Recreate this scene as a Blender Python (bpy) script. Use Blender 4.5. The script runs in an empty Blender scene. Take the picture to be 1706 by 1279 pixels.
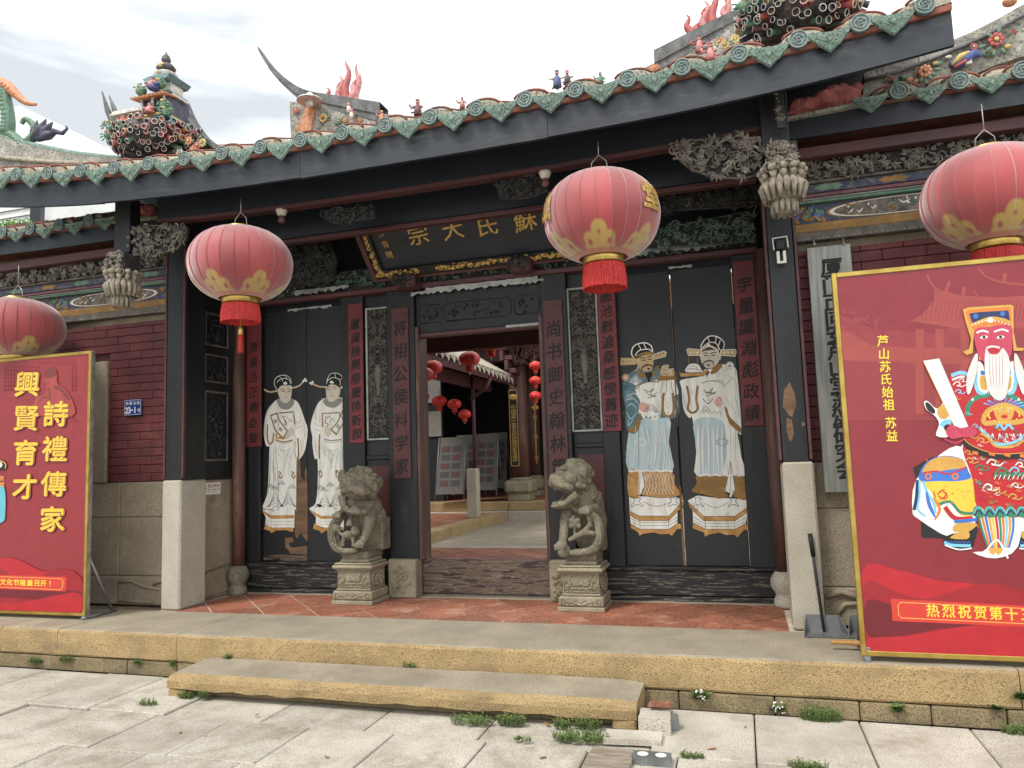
import bpy, bmesh, math, random
from mathutils import Vector, Matrix
from mathutils.geometry import delaunay_2d_cdt
R = math.radians
SC = bpy.context.scene
COL = SC.collection
rnd = random.Random(7)

# ------------------------------------------------------------------ camera
F, YAW, PITCH, ROLL, CD, CH = 1233.97, .294918, .100762, -.0342759, 6.39662, 1.223
W0, H0 = 1706.0, 1279.0
fw = Vector((-math.sin(YAW)*math.cos(PITCH), math.cos(YAW)*math.cos(PITCH), math.sin(PITCH)))
r0 = Vector((math.cos(YAW), math.sin(YAW), 0)); u0 = r0.cross(fw)
rt = r0*math.cos(ROLL)+u0*math.sin(ROLL); up = -r0*math.sin(ROLL)+u0*math.cos(ROLL)
CAMP = Vector((0, -CD, CH))
cd = bpy.data.cameras.new('camera'); cam = bpy.data.objects.new('camera', cd); COL.objects.link(cam)
m = Matrix((rt, up, -fw)).transposed().to_4x4(); m.translation = CAMP
cam.matrix_world = m
cd.sensor_width = 36; cd.lens = F/W0*36; cd.clip_start = .05; cd.clip_end = 2000
SC.camera = cam

def at(px, py, Y=None, X=None, Z=None):
    d = fw*F+rt*(px-W0/2)-up*(py-H0/2)
    if Y is not None: t = (Y-CAMP.y)/d.y
    elif X is not None: t = (X-CAMP.x)/d.x
    else: t = (Z-CAMP.z)/d.z
    return CAMP+d*t

# ------------------------------------------------------------------ light
SUN_EL, SUN_AZ = R(56), R(212)      # azimuth clockwise from +Y
w = bpy.data.worlds.new('World'); SC.world = w; w.use_nodes = True
nt = w.node_tree; nt.nodes.clear()
def N(nt, t, **k):
    n = nt.nodes.new(t)
    for a, b in k.items():
        if a == 'i':
            for q, v in b.items(): n.inputs[q].default_value = v
        else: setattr(n, a, b)
    return n
out = N(nt, 'ShaderNodeOutputWorld'); bg = N(nt, 'ShaderNodeBackground', i={'Strength': .12})
sky = N(nt, 'ShaderNodeTexSky', sky_type='NISHITA', sun_disc=False, sun_elevation=SUN_EL, sun_rotation=SUN_AZ)
tc = N(nt, 'ShaderNodeTexCoord')
mp = N(nt, 'ShaderNodeMapping'); mp.inputs['Scale'].default_value = (1, 1, 2.2)
mp.inputs['Location'].default_value = (.9, .35, .1)
n1 = N(nt, 'ShaderNodeTexNoise', i={'Scale': 1.5, 'Detail': 6, 'Roughness': .52, 'Distortion': .4})
rp = N(nt, 'ShaderNodeValToRGB')
rp.color_ramp.elements[0].position = .40; rp.color_ramp.elements[0].color = (3.3, 3.5, 3.62, 1)
rp.color_ramp.elements[1].position = .56; rp.color_ramp.elements[1].color = (8.5, 8.6, 8.7, 1)
mx = N(nt, 'ShaderNodeMix', data_type='RGBA'); mx.inputs[0].default_value = .93
L = nt.links.new
L(tc.outputs['Generated'], mp.inputs[0]); L(mp.outputs[0], n1.inputs['Vector']); sx = N(nt, 'ShaderNodeSeparateXYZ'); L(tc.outputs['Generated'], sx.inputs[0]); ma = N(nt, 'ShaderNodeMath', operation='MULTIPLY_ADD'); ma.inputs[1].default_value = .42; L(sx.outputs['X'], ma.inputs[0]); L(n1.outputs[0], ma.inputs[2]); mb_ = N(nt, 'ShaderNodeMath', operation='ADD'); mb_.inputs[1].default_value = .17; L(ma.outputs[0], mb_.inputs[0]); L(mb_.outputs[0], rp.inputs[0])
L(sky.outputs[0], mx.inputs[6]); L(rp.outputs[0], mx.inputs[7]); L(mx.outputs[2], bg.inputs[0]); L(bg.outputs[0], out.inputs[0])
sl = bpy.data.lights.new('sun', 'SUN'); sl.energy = 1.5; sl.angle = R(14); sl.color = (1, .95, .86)
so = bpy.data.objects.new('sun', sl); COL.objects.link(so)
sd = Vector((math.sin(SUN_AZ)*math.cos(SUN_EL), math.cos(SUN_AZ)*math.cos(SUN_EL), math.sin(SUN_EL)))
so.rotation_euler = sd.to_track_quat('Z', 'Y').to_euler()
vs = SC.view_settings; vs.view_transform = 'Standard'; vs.look = 'None'; vs.gamma = 1; vs.exposure = 1.0; vs.use_curve_mapping = False

# ------------------------------------------------------------------ materials
def c(r, g, b):
    f = lambda x: (x/255/12.92) if x <= 10 else ((x/255+.055)/1.055)**2.4
    return (f(r), f(g), f(b), 1)
def pm(name, c1, c2=None, scale=6, rough=.75, bump=.15, bscale=40, bdist=.004, metal=0, c3=None, spk=0, stretch=(1, 1, 1), c4=None, s4=2, lo=.35, hi=.65, sheen=0, detail=6, emit=None, vary=.0):
    m = bpy.data.materials.new(name); m.use_nodes = True; nt = m.node_tree; nt.nodes.clear(); l = nt.links.new
    o = N(nt, 'ShaderNodeOutputMaterial'); p = N(nt, 'ShaderNodeBsdfPrincipled', i={'Roughness': rough, 'Metallic': metal})
    l(p.outputs[0], o.inputs[0])
    if sheen: p.inputs['Sheen Weight'].default_value = sheen
    tc = N(nt, 'ShaderNodeTexCoord'); mp = N(nt, 'ShaderNodeMapping'); mp.inputs['Scale'].default_value = stretch
    geo = N(nt, 'ShaderNodeNewGeometry')
    l(geo.outputs['Position'], mp.inputs[0]); V = mp.outputs[0]
    if c2 is None: c2 = tuple(x*.7 for x in c1[:3])+(1,)
    n = N(nt, 'ShaderNodeTexNoise', i={'Scale': scale, 'Detail': detail, 'Roughness': .62}); l(V, n.inputs['Vector'])
    r = N(nt, 'ShaderNodeValToRGB'); r.color_ramp.elements[0].position = lo; r.color_ramp.elements[1].position = hi
    r.color_ramp.elements[0].color = c2; r.color_ramp.elements[1].color = c1
    l(n.outputs[0], r.inputs[0]); colr = r.outputs[0]
    def mixin(fac_out, colour, cur, lo, hi):
        rr = N(nt, 'ShaderNodeMapRange', i={'From Min': lo, 'From Max': hi}); l(fac_out, rr.inputs[0])
        mm = N(nt, 'ShaderNodeMix', data_type='RGBA'); l(rr.outputs[0], mm.inputs[0]); l(cur, mm.inputs[6])
        mm.inputs[7].default_value = colour; return mm.outputs[2]
    if c3 is not None and spk:      # fine speckle
        n3 = N(nt, 'ShaderNodeTexNoise', i={'Scale': spk, 'Detail': 2, 'Roughness': .6}); l(geo.outputs['Position'], n3.inputs['Vector'])
        colr = mixin(n3.outputs[0], c3, colr, .5, .66)
    if c4 is not None:              # large stains
        n4 = N(nt, 'ShaderNodeTexNoise', i={'Scale': s4, 'Detail': 8, 'Roughness': .7}); l(V, n4.inputs['Vector'])
        colr = mixin(n4.outputs[0], c4, colr, .54, .72)
    if vary:
        oi = N(nt, 'ShaderNodeObjectInfo'); hs = N(nt, 'ShaderNodeHueSaturation')
        mr = N(nt, 'ShaderNodeMapRange', i={'To Min': 1-vary, 'To Max': 1+vary}); l(oi.outputs['Random'], mr.inputs[0])
        l(mr.outputs[0], hs.inputs['Value']); l(colr, hs.inputs['Color']); colr = hs.outputs[0]
    l(colr, p.inputs['Base Color'])
    if emit: p.inputs['Emission Color'].default_value = emit[0]; p.inputs['Emission Strength'].default_value = emit[1]
    if bump:
        nb = N(nt, 'ShaderNodeTexNoise', i={'Scale': bscale, 'Detail': 5, 'Roughness': .65}); l(V, nb.inputs['Vector'])
        b = N(nt, 'ShaderNodeBump', i={'Strength': min(1, bump*2), 'Distance': bdist*2}); l(nb.outputs[0], b.inputs['Height']); l(b.outputs[0], p.inputs['Normal'])
    return m
def peel(name, paint, wood, white, thr, stretch=(.5, 1, 5), scale=5, rough=.5, ww=.08):
    """old paint flaking off along the grain: paint, pale primer rim, bare wood"""
    m = bpy.data.materials.new(name); m.use_nodes = True; nt = m.node_tree; nt.nodes.clear(); l = nt.links.new
    o = N(nt, 'ShaderNodeOutputMaterial'); p = N(nt, 'ShaderNodeBsdfPrincipled', i={'Roughness': rough}); l(p.outputs[0], o.inputs[0])
    g = N(nt, 'ShaderNodeNewGeometry'); mp = N(nt, 'ShaderNodeMapping'); mp.inputs['Scale'].default_value = stretch; l(g.outputs['Position'], mp.inputs[0])
    n = N(nt, 'ShaderNodeTexNoise', i={'Scale': scale, 'Detail': 9, 'Roughness': .68, 'Distortion': .3}); l(mp.outputs[0], n.inputs['Vector'])
    r = N(nt, 'ShaderNodeValToRGB'); r.color_ramp.interpolation = 'LINEAR'; e = r.color_ramp.elements
    e[0].position = thr; e[0].color = paint; e[1].position = thr+.012; e[1].color = white
    q = e.new(thr+ww); q.color = white; q = e.new(thr+ww+.01); q.color = wood; q = e.new(min(1, thr+ww+.2)); q.color = tuple(x*.55 for x in wood[:3])+(1,)
    l(n.outputs[0], r.inputs[0])
    n2 = N(nt, 'ShaderNodeTexNoise', i={'Scale': 14, 'Detail': 7, 'Roughness': .7}); l(mp.outputs[0], n2.inputs['Vector'])
    mr = N(nt, 'ShaderNodeMapRange', i={'From Min': .3, 'From Max': .7, 'To Min': .6, 'To Max': 1.35}); l(n2.outputs[0], mr.inputs[0])
    hs = N(nt, 'ShaderNodeHueSaturation'); l(mr.outputs[0], hs.inputs['Value']); l(r.outputs[0], hs.inputs['Color']); l(hs.outputs[0], p.inputs['Base Color'])
    b = N(nt, 'ShaderNodeBump', i={'Strength': .7, 'Distance': .006}); b.invert = True
    l(n.outputs[0], b.inputs['Height']); l(b.outputs[0], p.inputs['Normal'])
    return m
def flat(name, col, rough=.6): return pm(name, col, tuple(x*.86 for x in col[:3])+(1,), 9, rough, .05, 60, .001)

WH = (.42, .4, .36, 1)
M = {}
M['slab'] = pm('granite_paving', c(190, 184, 172), c(164, 157, 144), 3.5, .85, .35, 90, .003, c3=c(122, 116, 106), spk=150, c4=c(128, 119, 102), s4=2.1, vary=.10)
def stains(m):
    nt = m.node_tree; l = nt.links.new; p = [n for n in nt.nodes if n.type == 'BSDF_PRINCIPLED'][0]; src = p.inputs['Base Color'].links[0].from_socket
    g = N(nt, 'ShaderNodeNewGeometry'); n = N(nt, 'ShaderNodeTexNoise', i={'Scale': .9, 'Detail': 9, 'Roughness': .72, 'Distortion': .6}); l(g.outputs['Position'], n.inputs['Vector'])
    mr = N(nt, 'ShaderNodeMapRange', i={'From Min': .56, 'From Max': .70, 'To Max': .55}); l(n.outputs[0], mr.inputs[0]); mm = N(nt, 'ShaderNodeMix', data_type='RGBA'); l(mr.outputs[0], mm.inputs[0]); l(src, mm.inputs[6]); mm.inputs[7].default_value = c(104, 95, 78)
    v = N(nt, 'ShaderNodeTexVoronoi', i={'Scale': 2.6, 'Randomness': 1}); l(g.outputs['Position'], v.inputs['Vector']); m2 = N(nt, 'ShaderNodeMapRange', i={'From Min': .02, 'From Max': .045, 'To Min': .6, 'To Max': 0}); l(v.outputs['Distance'], m2.inputs[0])
    m3 = N(nt, 'ShaderNodeMix', data_type='RGBA'); l(m2.outputs[0], m3.inputs[0]); l(mm.outputs[2], m3.inputs[6]); m3.inputs[7].default_value = c(86, 80, 70); l(m3.outputs[2], p.inputs['Base Color'])
stains(M['slab'])
M['ground'] = pm('joint_earth', c(70, 66, 58), c(48, 45, 40), 9, .95, .4, 50, .006)
M['asph'] = pm('far_street', c(175, 170, 160), c(150, 146, 138), 2, .9, .3, 60, .004)
M['kerb'] = pm('yellow_granite', c(178, 153, 108), c(154, 132, 94), 4, .88, .6, 110, .005, c3=c(118, 96, 66), spk=120, c4=c(136, 116, 84), s4=1.6)
M['kerbtop'] = pm('trodden_granite', c(160, 150, 130), c(138, 129, 112), 3, .8, .4, 90, .003, c3=c(112, 104, 92), spk=140, c4=c(124, 115, 99), s4=1.3)
stains(M['kerbtop']); stains(M['kerb'])
M['kerblow'] = pm('mossy_granite', c(150, 132, 98), c(116, 104, 78), 5, .9, .6, 90, .005, c3=c(86, 78, 60), spk=120, c4=c(80, 76, 60), s4=3)
M['pier'] = pm('speckled_granite', c(186, 180, 164), c(170, 163, 147), 4, .85, .5, 130, .003, c3=c(104, 98, 88), spk=190)
M['wallstone'] = pm('brown_granite', c(160, 148, 126), c(132, 121, 102), 3, .85, .45, 80, .004, c3=c(106, 96, 80), spk=130, c4=c(116, 103, 82), s4=2.2)
M['lion'] = pm('carved_stone', c(142, 134, 114), c(100, 95, 80), 9, .88, .8, 70, .006, c3=c(92, 86, 72), spk=90, c4=c(78, 74, 60), s4=11)
M['plinth'] = pm('plinth_stone', c(160, 151, 128), c(132, 124, 102), 5, .85, .5, 90, .004, c3=c(120, 110, 92), spk=120, c4=c(128, 118, 96), s4=6)
M['tile'] = pm('terracotta_floor', c(152, 88, 62), c(118, 72, 54), 4, .62, .25, 60, .002, c3=c(150, 112, 94), spk=38, c4=c(176, 146, 130), s4=4.2, vary=.2)
M['mortar'] = pm('mortar', c(200, 184, 168), c(170, 152, 136), 12, .9, .3)
M['black'] = peel('black_lacquer', c(18, 21, 24), c(96, 76, 58), (.25, .24, .22, 1), .69, (2.2, 1, .5), 6, .5, .02)
M['blackboard'] = pm('black_paint', c(21, 24, 27), c(14, 16, 18), 3, .55, .25, 30, .002, stretch=(3, 1, .4), c4=c(44, 42, 40), s4=5)
M['fascia'] = pm('dusty_blue_black_paint', c(38, 43, 51), c(28, 32, 39), 2.5, .38, .2, 20, .002, stretch=(.5, 1, 3), c4=c(66, 68, 70), s4=3.5)
M['fascia2'] = pm('blue_black_paint', c(36, 42, 50), c(28, 33, 40), 2.5, .45, .2, 20, .002, stretch=(.5, 1, 3))
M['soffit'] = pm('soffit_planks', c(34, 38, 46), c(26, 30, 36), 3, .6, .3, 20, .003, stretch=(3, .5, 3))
M['redbeam'] = pm('faded_red_paint', c(88, 48, 48), c(64, 38, 40), 4, .55, .25, 30, .002, stretch=(.6, 1, 3), c4=c(66, 48, 50), s4=3)
M['couplet'] = pm('couplet_red', c(118, 44, 44), c(92, 37, 38), 5, .6, .2, 40, .001, c4=c(96, 38, 38), s4=4)
M['couplet_d'] = pm('couplet_red_old', c(92, 45, 44), c(66, 36, 37), 5, .6, .2, 40, .001, c4=c(60, 42, 42), s4=5)
M['ink'] = flat('black_ink', c(14, 14, 15), .7)
M['sill'] = peel('flaking_black_sill', c(20, 20, 21), c(78, 66, 55), c(126, 116, 102), .56, (.3, 1, 4.5), 13, .6, .03)
M['sillb'] = peel('worn_brown_sill', c(50, 38, 33), c(96, 78, 64), c(148, 138, 124), .47, (.28, 1, 3.2), 13, .7, .014)
M['wood'] = pm('bare_wood', c(128, 98, 72), c(96, 72, 52), 5, .75, .5, 40, .003, stretch=(1, 1, 4))
M['brownpost'] = pm('brown_column', c(96, 62, 52), c(66, 46, 42), 5, .6, .3, 30, .002, stretch=(3, 3, .4), c4=c(120, 92, 70), s4=5)
M['carve'] = pm('grey_carved_wood', c(128, 120, 108), c(74, 70, 64), 14, .75, .6, 60, .006, c4=c(170, 162, 148), s4=12)
M['carved'] = pm('dark_carved_wood', c(54, 54, 52), c(30, 32, 33), 12, .7, .6, 60, .006, c4=c(104, 96, 84), s4=9)
M['pendant'] = pm('weathered_pendant', c(170, 160, 142), c(108, 100, 88), 10, .75, .6, 50, .006, stretch=(3, 3, 1), c4=c(74, 70, 64), s4=9)
M['lattice'] = pm('lattice_wood', c(112, 104, 92), c(72, 68, 62), 12, .7, .4, 50, .003)
M['paleframe'] = pm('pale_frame', c(170, 174, 168), c(130, 136, 132), 8, .6, .2)
M['brick'] = pm('red_painted_brick', c(98, 40, 42), c(78, 33, 36), 5, .65, .4, 50, .003, c4=c(112, 58, 54), s4=6, vary=.1)
M['brickgap'] = pm('brick_joint', c(88, 52, 50), c(62, 34, 35), 14, .9, .3)
M['plaster'] = pm('lichen_plaster', c(196, 188, 168), c(150, 142, 124), 9, .9, .7, 60, .008, c3=c(96, 92, 80), spk=60, c4=c(104, 98, 84), s4=9)
M['ridgep'] = pm('ridge_plaster', c(178, 174, 162), c(128, 126, 118), 8, .9, .6, 50, .006, c3=c(96, 94, 88), spk=50, c4=c(84, 82, 78), s4=5)
M['ridged'] = pm('ridge_grey', c(120, 122, 122), c(86, 88, 88), 10, .9, .6, 50, .006, c4=c(60, 60, 60), s4=6)
M['terra'] = pm('roof_terracotta', c(142, 84, 66), c(104, 62, 50), 9, .8, .4, 40, .004, c4=c(110, 96, 80), s4=6)
M['green'] = pm('green_glaze', c(156, 178, 164), c(112, 138, 126), 30, .45, 1, 70, .012, c3=c(70, 96, 86), spk=60, vary=.12)
M['disc'] = pm('grey_green_disc', c(104, 122, 120), c(76, 90, 90), 40, .55, .6, 70, .004)
M['discrelief'] = pm('disc_relief', c(140, 156, 150), c(108, 124, 120), 30, .55, .4)
M['redblob'] = pm('red_mortar', c(188, 112, 106), c(142, 74, 72), 9, .9, .7, 30, .012, c4=c(200, 140, 132), s4=6)
M['silk'] = pm('lantern_silk', c(166, 62, 64), c(146, 52, 54), 3, .62, .12, 60, .001, sheen=1.0)
M['gold'] = pm('brass', c(214, 186, 110), c(170, 140, 70), 9, .3, .1, 40, .001, metal=.75)
M['goldpaint'] = pm('gold_leaf', c(222, 190, 116), c(170, 130, 62), 30, .42, .4, 80, .003, metal=.35)
M['fringe'] = pm('red_fringe', c(206, 56, 50), c(160, 34, 34), 60, .6, .2)
M['silver'] = pm('bare_metal', c(178, 176, 170), c(130, 128, 124), 9, .4, .15, 60, .001, metal=.6)
M['galv'] = pm('galvanised_steel', c(132, 136, 136), c(104, 108, 108), 7, .5, .2, 40, .001, metal=.5)
M['darkpole'] = pm('dark_pole', c(54, 54, 52), c(36, 36, 36), 9, .6, .2)
M['bamboo'] = pm('bamboo', c(178, 136, 76), c(146, 104, 54), 9, .55, .2)
M['steelsign'] = pm('brushed_sign', c(142, 142, 134), c(108, 110, 106), 4, .42, .12, 60, .001, stretch=(8, 1, .5), metal=.35)
M['goldframe'] = pm('gold_aluminium', c(178, 154, 78), c(148, 122, 56), 7, .3, .08, 40, .001, metal=.6)
M['paintw'] = pm('old_white_paint', c(232, 230, 222), c(212, 210, 200), 6, .7, .25, 50, .002, stretch=(3, 1, .5), c4=c(164, 160, 150), s4=9)
M['paintb'] = pm('old_pale_blue_paint', c(186, 202, 204), c(160, 180, 184), 6, .7, .2, 50, .002, stretch=(3, 1, .4), c4=c(216, 222, 218), s4=5)
M['paintt'] = pm('old_teal_paint', c(92, 124, 128), c(72, 102, 108), 7, .7, .2, 50, .002, c4=c(170, 190, 188), s4=9)
M['paintg'] = pm('ochre_paint', c(150, 112, 56), c(122, 92, 44), 8, .65, .25, 50, .002, c4=c(178, 138, 82), s4=8)
M['paintgold'] = pm('ochre_light', c(190, 142, 78), c(160, 116, 60), 10, .65, .25, 50, .002, c4=c(214, 180, 126), s4=12)
M['skin'] = pm('painted_skin', c(206, 196, 178), c(188, 178, 160), 7, .7, .15)
M['skint'] = pm('painted_tan_skin', c(196, 170, 128), c(172, 146, 104), 7, .7, .15)
M['pinkhand'] = flat('painted_pink', c(208, 160, 148))
M['grey'] = flat('painted_grey', c(136, 134, 126))
M['leaf'] = pm('weed_green', c(112, 130, 72), c(78, 100, 52), 30, .6, .1)
M['foliage'] = pm('foliage', c(110, 150, 50), c(60, 100, 36), 20, .7, .1)
M['white'] = flat('white_enamel', c(220, 218, 210), .4)
M['dimboard'] = flat('shade_dimmed_board', c(92, 90, 86)); M['dimred'] = flat('dim_print_red', c(80, 48, 50)); M['dimnavy'] = flat('dim_print_grey', c(58, 58, 64)); M['ceramic'] = flat('dusty_ceramic', c(206, 200, 186), .4)  # display boards and prints coloured dark, gallery shade put into the colour
M['redprint'] = flat('poster_red', c(150, 38, 46), .42)
M['yellow'] = flat('yellow_print', c(222, 200, 60), .45)
M['glass'] = pm('dark_pane', c(40, 44, 46), c(30, 32, 36), 3, .15, 0)
M['farwall'] = pm('far_white_wall', c(214, 216, 212), c(196, 198, 196), 3, .8, .1)

# ------------------------------------------------------------------ mesh building
class MB:
    def __init__(s): s.v = []; s.f = []; s.m = []; s.mi = 0; s.sm = []; s.smooth = False
    def av(s, pts): b = len(s.v); s.v += [tuple(p) for p in pts]; return b
    def af(s, f): s.f.append(tuple(f)); s.m.append(s.mi); s.sm.append(s.smooth)
    def poly(s, pts): b = s.av(pts); s.af(range(b, b+len(pts)))
    def box(s, x0, x1, y0, y1, z0, z1, c=0.0):
        if c <= 0:
            b = s.av([(x, y, z) for x in (x0, x1) for y in (y0, y1) for z in (z0, z1)])
            for q in ((0, 1, 3, 2), (4, 6, 7, 5), (0, 4, 5, 1), (2, 3, 7, 6), (0, 2, 6, 4), (1, 5, 7, 3)): s.af([b+i for i in q])
            return
        c = min(c, abs(x1-x0)*.45, abs(y1-y0)*.45, abs(z1-z0)*.45)
        idx = {}
        for i, (x, sx) in enumerate(((x0, 1), (x1, -1))):
            for j, (y, sy) in enumerate(((y0, 1), (y1, -1))):
                for k, (z, sz) in enumerate(((z0, 1), (z1, -1))):
                    idx[i, j, k] = s.av([(x, y+sy*c, z+sz*c), (x+sx*c, y, z+sz*c), (x+sx*c, y+sy*c, z)])
        for i in (0, 1):
            s.af([idx[i, 0, 0], idx[i, 0, 1], idx[i, 1, 1], idx[i, 1, 0]])
            s.af([idx[0, i, 0]+1, idx[0, i, 1]+1, idx[1, i, 1]+1, idx[1, i, 0]+1])
            s.af([idx[0, 0, i]+2, idx[0, 1, i]+2, idx[1, 1, i]+2, idx[1, 0, i]+2])
        for i in (0, 1):
            for j in (0, 1):
                s.af([idx[i, j, 0], idx[i, j, 1], idx[i, j, 1]+1, idx[i, j, 0]+1])
                s.af([idx[i, 0, j], idx[i, 1, j], idx[i, 1, j]+2, idx[i, 0, j]+2])
                s.af([idx[0, i, j]+1, idx[1, i, j]+1, idx[1, i, j]+2, idx[0, i, j]+2])
                for k in (0, 1): s.af([idx[i, j, k], idx[i, j, k]+1, idx[i, j, k]+2])
    def prism(s, pts, d):      # pts: planar loop of Vectors, extruded by d
        d = Vector(d); n = len(pts); b = s.av(pts); s.av([Vector(p)+d for p in pts])
        s.af(range(b, b+n)); s.af(range(b+2*n-1, b+n-1, -1))
        for i in range(n): j = (i+1) % n; s.af((b+i, b+j, b+n+j, b+n+i))
    def tube(s, pts, r, n=6, cap=True):
        pts = [Vector(p) for p in pts]; k = len(pts); rr = r if isinstance(r, (list, tuple)) else [r]*k
        b = len(s.v); ref = Vector((0.13, .91, .37)).normalized(); old = s.smooth; s.smooth = True
        for i, p in enumerate(pts):
            t = (pts[min(i+1, k-1)]-pts[max(i-1, 0)])
            t = t.normalized() if t.length > 1e-9 else Vector((0, 0, 1))
            a = ref-t*ref.dot(t)
            if a.length < .05: a = Vector((1, 0, 0))-t*t.x
            a.normalize(); q = t.cross(a)
            s.av([p+(a*math.cos(2*math.pi*j/n)+q*math.sin(2*math.pi*j/n))*rr[i] for j in range(n)])
        for i in range(k-1):
            for j in range(n):
                s.af((b+i*n+j, b+i*n+(j+1) % n, b+(i+1)*n+(j+1) % n, b+(i+1)*n+j))
        s.smooth = old
        if cap: s.af([b+j for j in range(n)][::-1]); s.af([b+(k-1)*n+j for j in range(n)])
    def ball(s, p, r, nu=8, nv=5, M3=None):
        p = Vector(p); r = (r, r, r) if not isinstance(r, (tuple, list)) else r
        old = s.smooth; s.smooth = True
        def q(a, b_):
            v = Vector((math.cos(a)*math.cos(b_)*r[0], math.sin(a)*math.cos(b_)*r[1], math.sin(b_)*r[2]))
            return p+(M3@v if M3 else v)
        b = s.av([q(0, -math.pi/2)])
        for i in range(1, nv): s.av([q(2*math.pi*j/nu, -math.pi/2+math.pi*i/nv) for j in range(nu)])
        t = s.av([q(0, math.pi/2)])
        for j in range(nu):
            k = (j+1) % nu; s.af((b, b+1+k, b+1+j)); s.af((t, t-nu+j, t-nu+k))
            for i in range(nv-2): s.af((b+1+i*nu+j, b+1+i*nu+k, b+1+(i+1)*nu+k, b+1+(i+1)*nu+j))
        s.smooth = old
    def lathe(s, cx, cy, prof, n=24, cap=True):
        old = s.smooth; s.smooth = True; b = len(s.v); k = len(prof)
        for r, z in prof: s.av([(cx+r*math.cos(2*math.pi*j/n), cy+r*math.sin(2*math.pi*j/n), z) for j in range(n)])
        for i in range(k-1):
            for j in range(n): s.af((b+i*n+j, b+i*n+(j+1) % n, b+(i+1)*n+(j+1) % n, b+(i+1)*n+j))
        s.smooth = old
        if cap: s.af([b+j for j in range(n)][::-1]); s.af([b+(k-1)*n+j for j in range(n)])
    def add(s, o):
        b = len(s.v); s.v += o.v; s.f += [tuple(i+b for i in f) for f in o.f]; s.m += [s.mi]*len(o.f); s.sm += o.sm
WP = {}
def wloc(o): return WP.get(o.name, Vector((0, 0, 0)))
def finish(me, recalc=True):
    if recalc:
        bm = bmesh.new(); bm.from_mesh(me); bmesh.ops.recalc_face_normals(bm, faces=bm.faces); bm.to_mesh(me); bm.free()
def part(name, mb, mat, parent=None, label=None, recalc=True, origin=None, kind=None):
    mats = mat if isinstance(mat, (list, tuple)) else [mat]
    xs = [v[0] for v in mb.v]; ys = [v[1] for v in mb.v]; zs = [v[2] for v in mb.v]
    o0 = Vector(origin) if origin is not None else Vector(((min(xs)+max(xs))/2, (min(ys)+max(ys))/2, min(zs) if parent is None else (min(zs)+max(zs))/2))
    me = bpy.data.meshes.new(name); me.from_pydata([(v[0]-o0.x, v[1]-o0.y, v[2]-o0.z) for v in mb.v], [], mb.f)
    for q in mats: me.materials.append(M[q] if isinstance(q, str) else q)
    me.polygons.foreach_set('material_index', mb.m); me.polygons.foreach_set('use_smooth', mb.sm); me.update()
    finish(me, recalc)
    o = bpy.data.objects.new(name, me); COL.objects.link(o); WP[o.name] = o0
    if parent is not None: o.parent = parent; o.location = o0-wloc(parent)
    else: o.location = o0
    if label: o['label'] = label
    if kind: o['kind'] = kind
    return o
def thing(name, label, cat, loc, group=None):
    o = bpy.data.objects.new(name, None); COL.objects.link(o); o.location = loc; WP[o.name] = Vector(loc); o.empty_display_size = .1
    o['label'] = label; o['category'] = cat
    if group: o['group'] = group
    return o
def tag(o, label=None, cat=None, group=None, kind=None):
    if label: o['label'] = label
    if cat: o['category'] = cat
    if group: o['group'] = group
    if kind: o['kind'] = kind
    return o
def inst(src, parent, wl, rot=None, scale=None):
    c_ = src.copy(); COL.objects.link(c_); c_.parent = parent; c_.location = Vector(wl)-wloc(parent) if parent is not None else wl
    WP[c_.name] = Vector(wl)
    if rot: c_.rotation_euler = rot
    if scale: c_.scale = scale
    return c_
def smooth_pts(p, n=4, closed=True):
    k = len(p); o = []
    P = lambda i: p[i % k] if closed else p[max(0, min(k-1, i))]
    for i in range(k if closed else k-1):
        a, b, c_, d = P(i-1), P(i), P(i+1), P(i+2)
        for j in range(n):
            t = j/n
            o.append(tuple(.5*((2*b[q])+(-a[q]+c_[q])*t+(2*a[q]-5*b[q]+4*c_[q]-d[q])*t*t+(-a[q]+3*b[q]-3*c_[q]+d[q])*t**3) for q in range(len(b))))
    if not closed: o.append(tuple(p[-1]))
    return o
# text ---------------------------------------------------------------
_tc = {}
def glyph(ch, bold=.012):
    k = (ch, bold)
    if k in _tc: return _tc[k]
    cu = bpy.data.curves.new('writing', 'FONT'); cu.body = ch; cu.offset = bold; cu.resolution_u = 2
    o = bpy.data.objects.new('writing', cu); COL.objects.link(o)
    dg = bpy.context.evaluated_depsgraph_get(); me = bpy.data.meshes.new_from_object(o.evaluated_get(dg))
    v = [(a.co.x, a.co.y) for a in me.vertices]; f = [tuple(p.vertices) for p in me.polygons]
    if v:
        x0 = min(a[0] for a in v); x1 = max(a[0] for a in v); y0 = min(a[1] for a in v); y1 = max(a[1] for a in v)
        cx, cy = (x0+x1)/2, (y0+y1)/2; v = [(a[0]-cx, a[1]-cy) for a in v]; wd = x1-x0
    else: wd = .3
    bpy.data.objects.remove(o); bpy.data.curves.remove(cu); bpy.data.meshes.remove(me)
    if v and bold > 0 and (wd > 1.12 or y1-y0 > 1.12): _tc[k] = glyph(ch, 0 if bold < .006 else bold*.4); return _tc[k]
    _tc[k] = (v, f, wd); return _tc[k]
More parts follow.
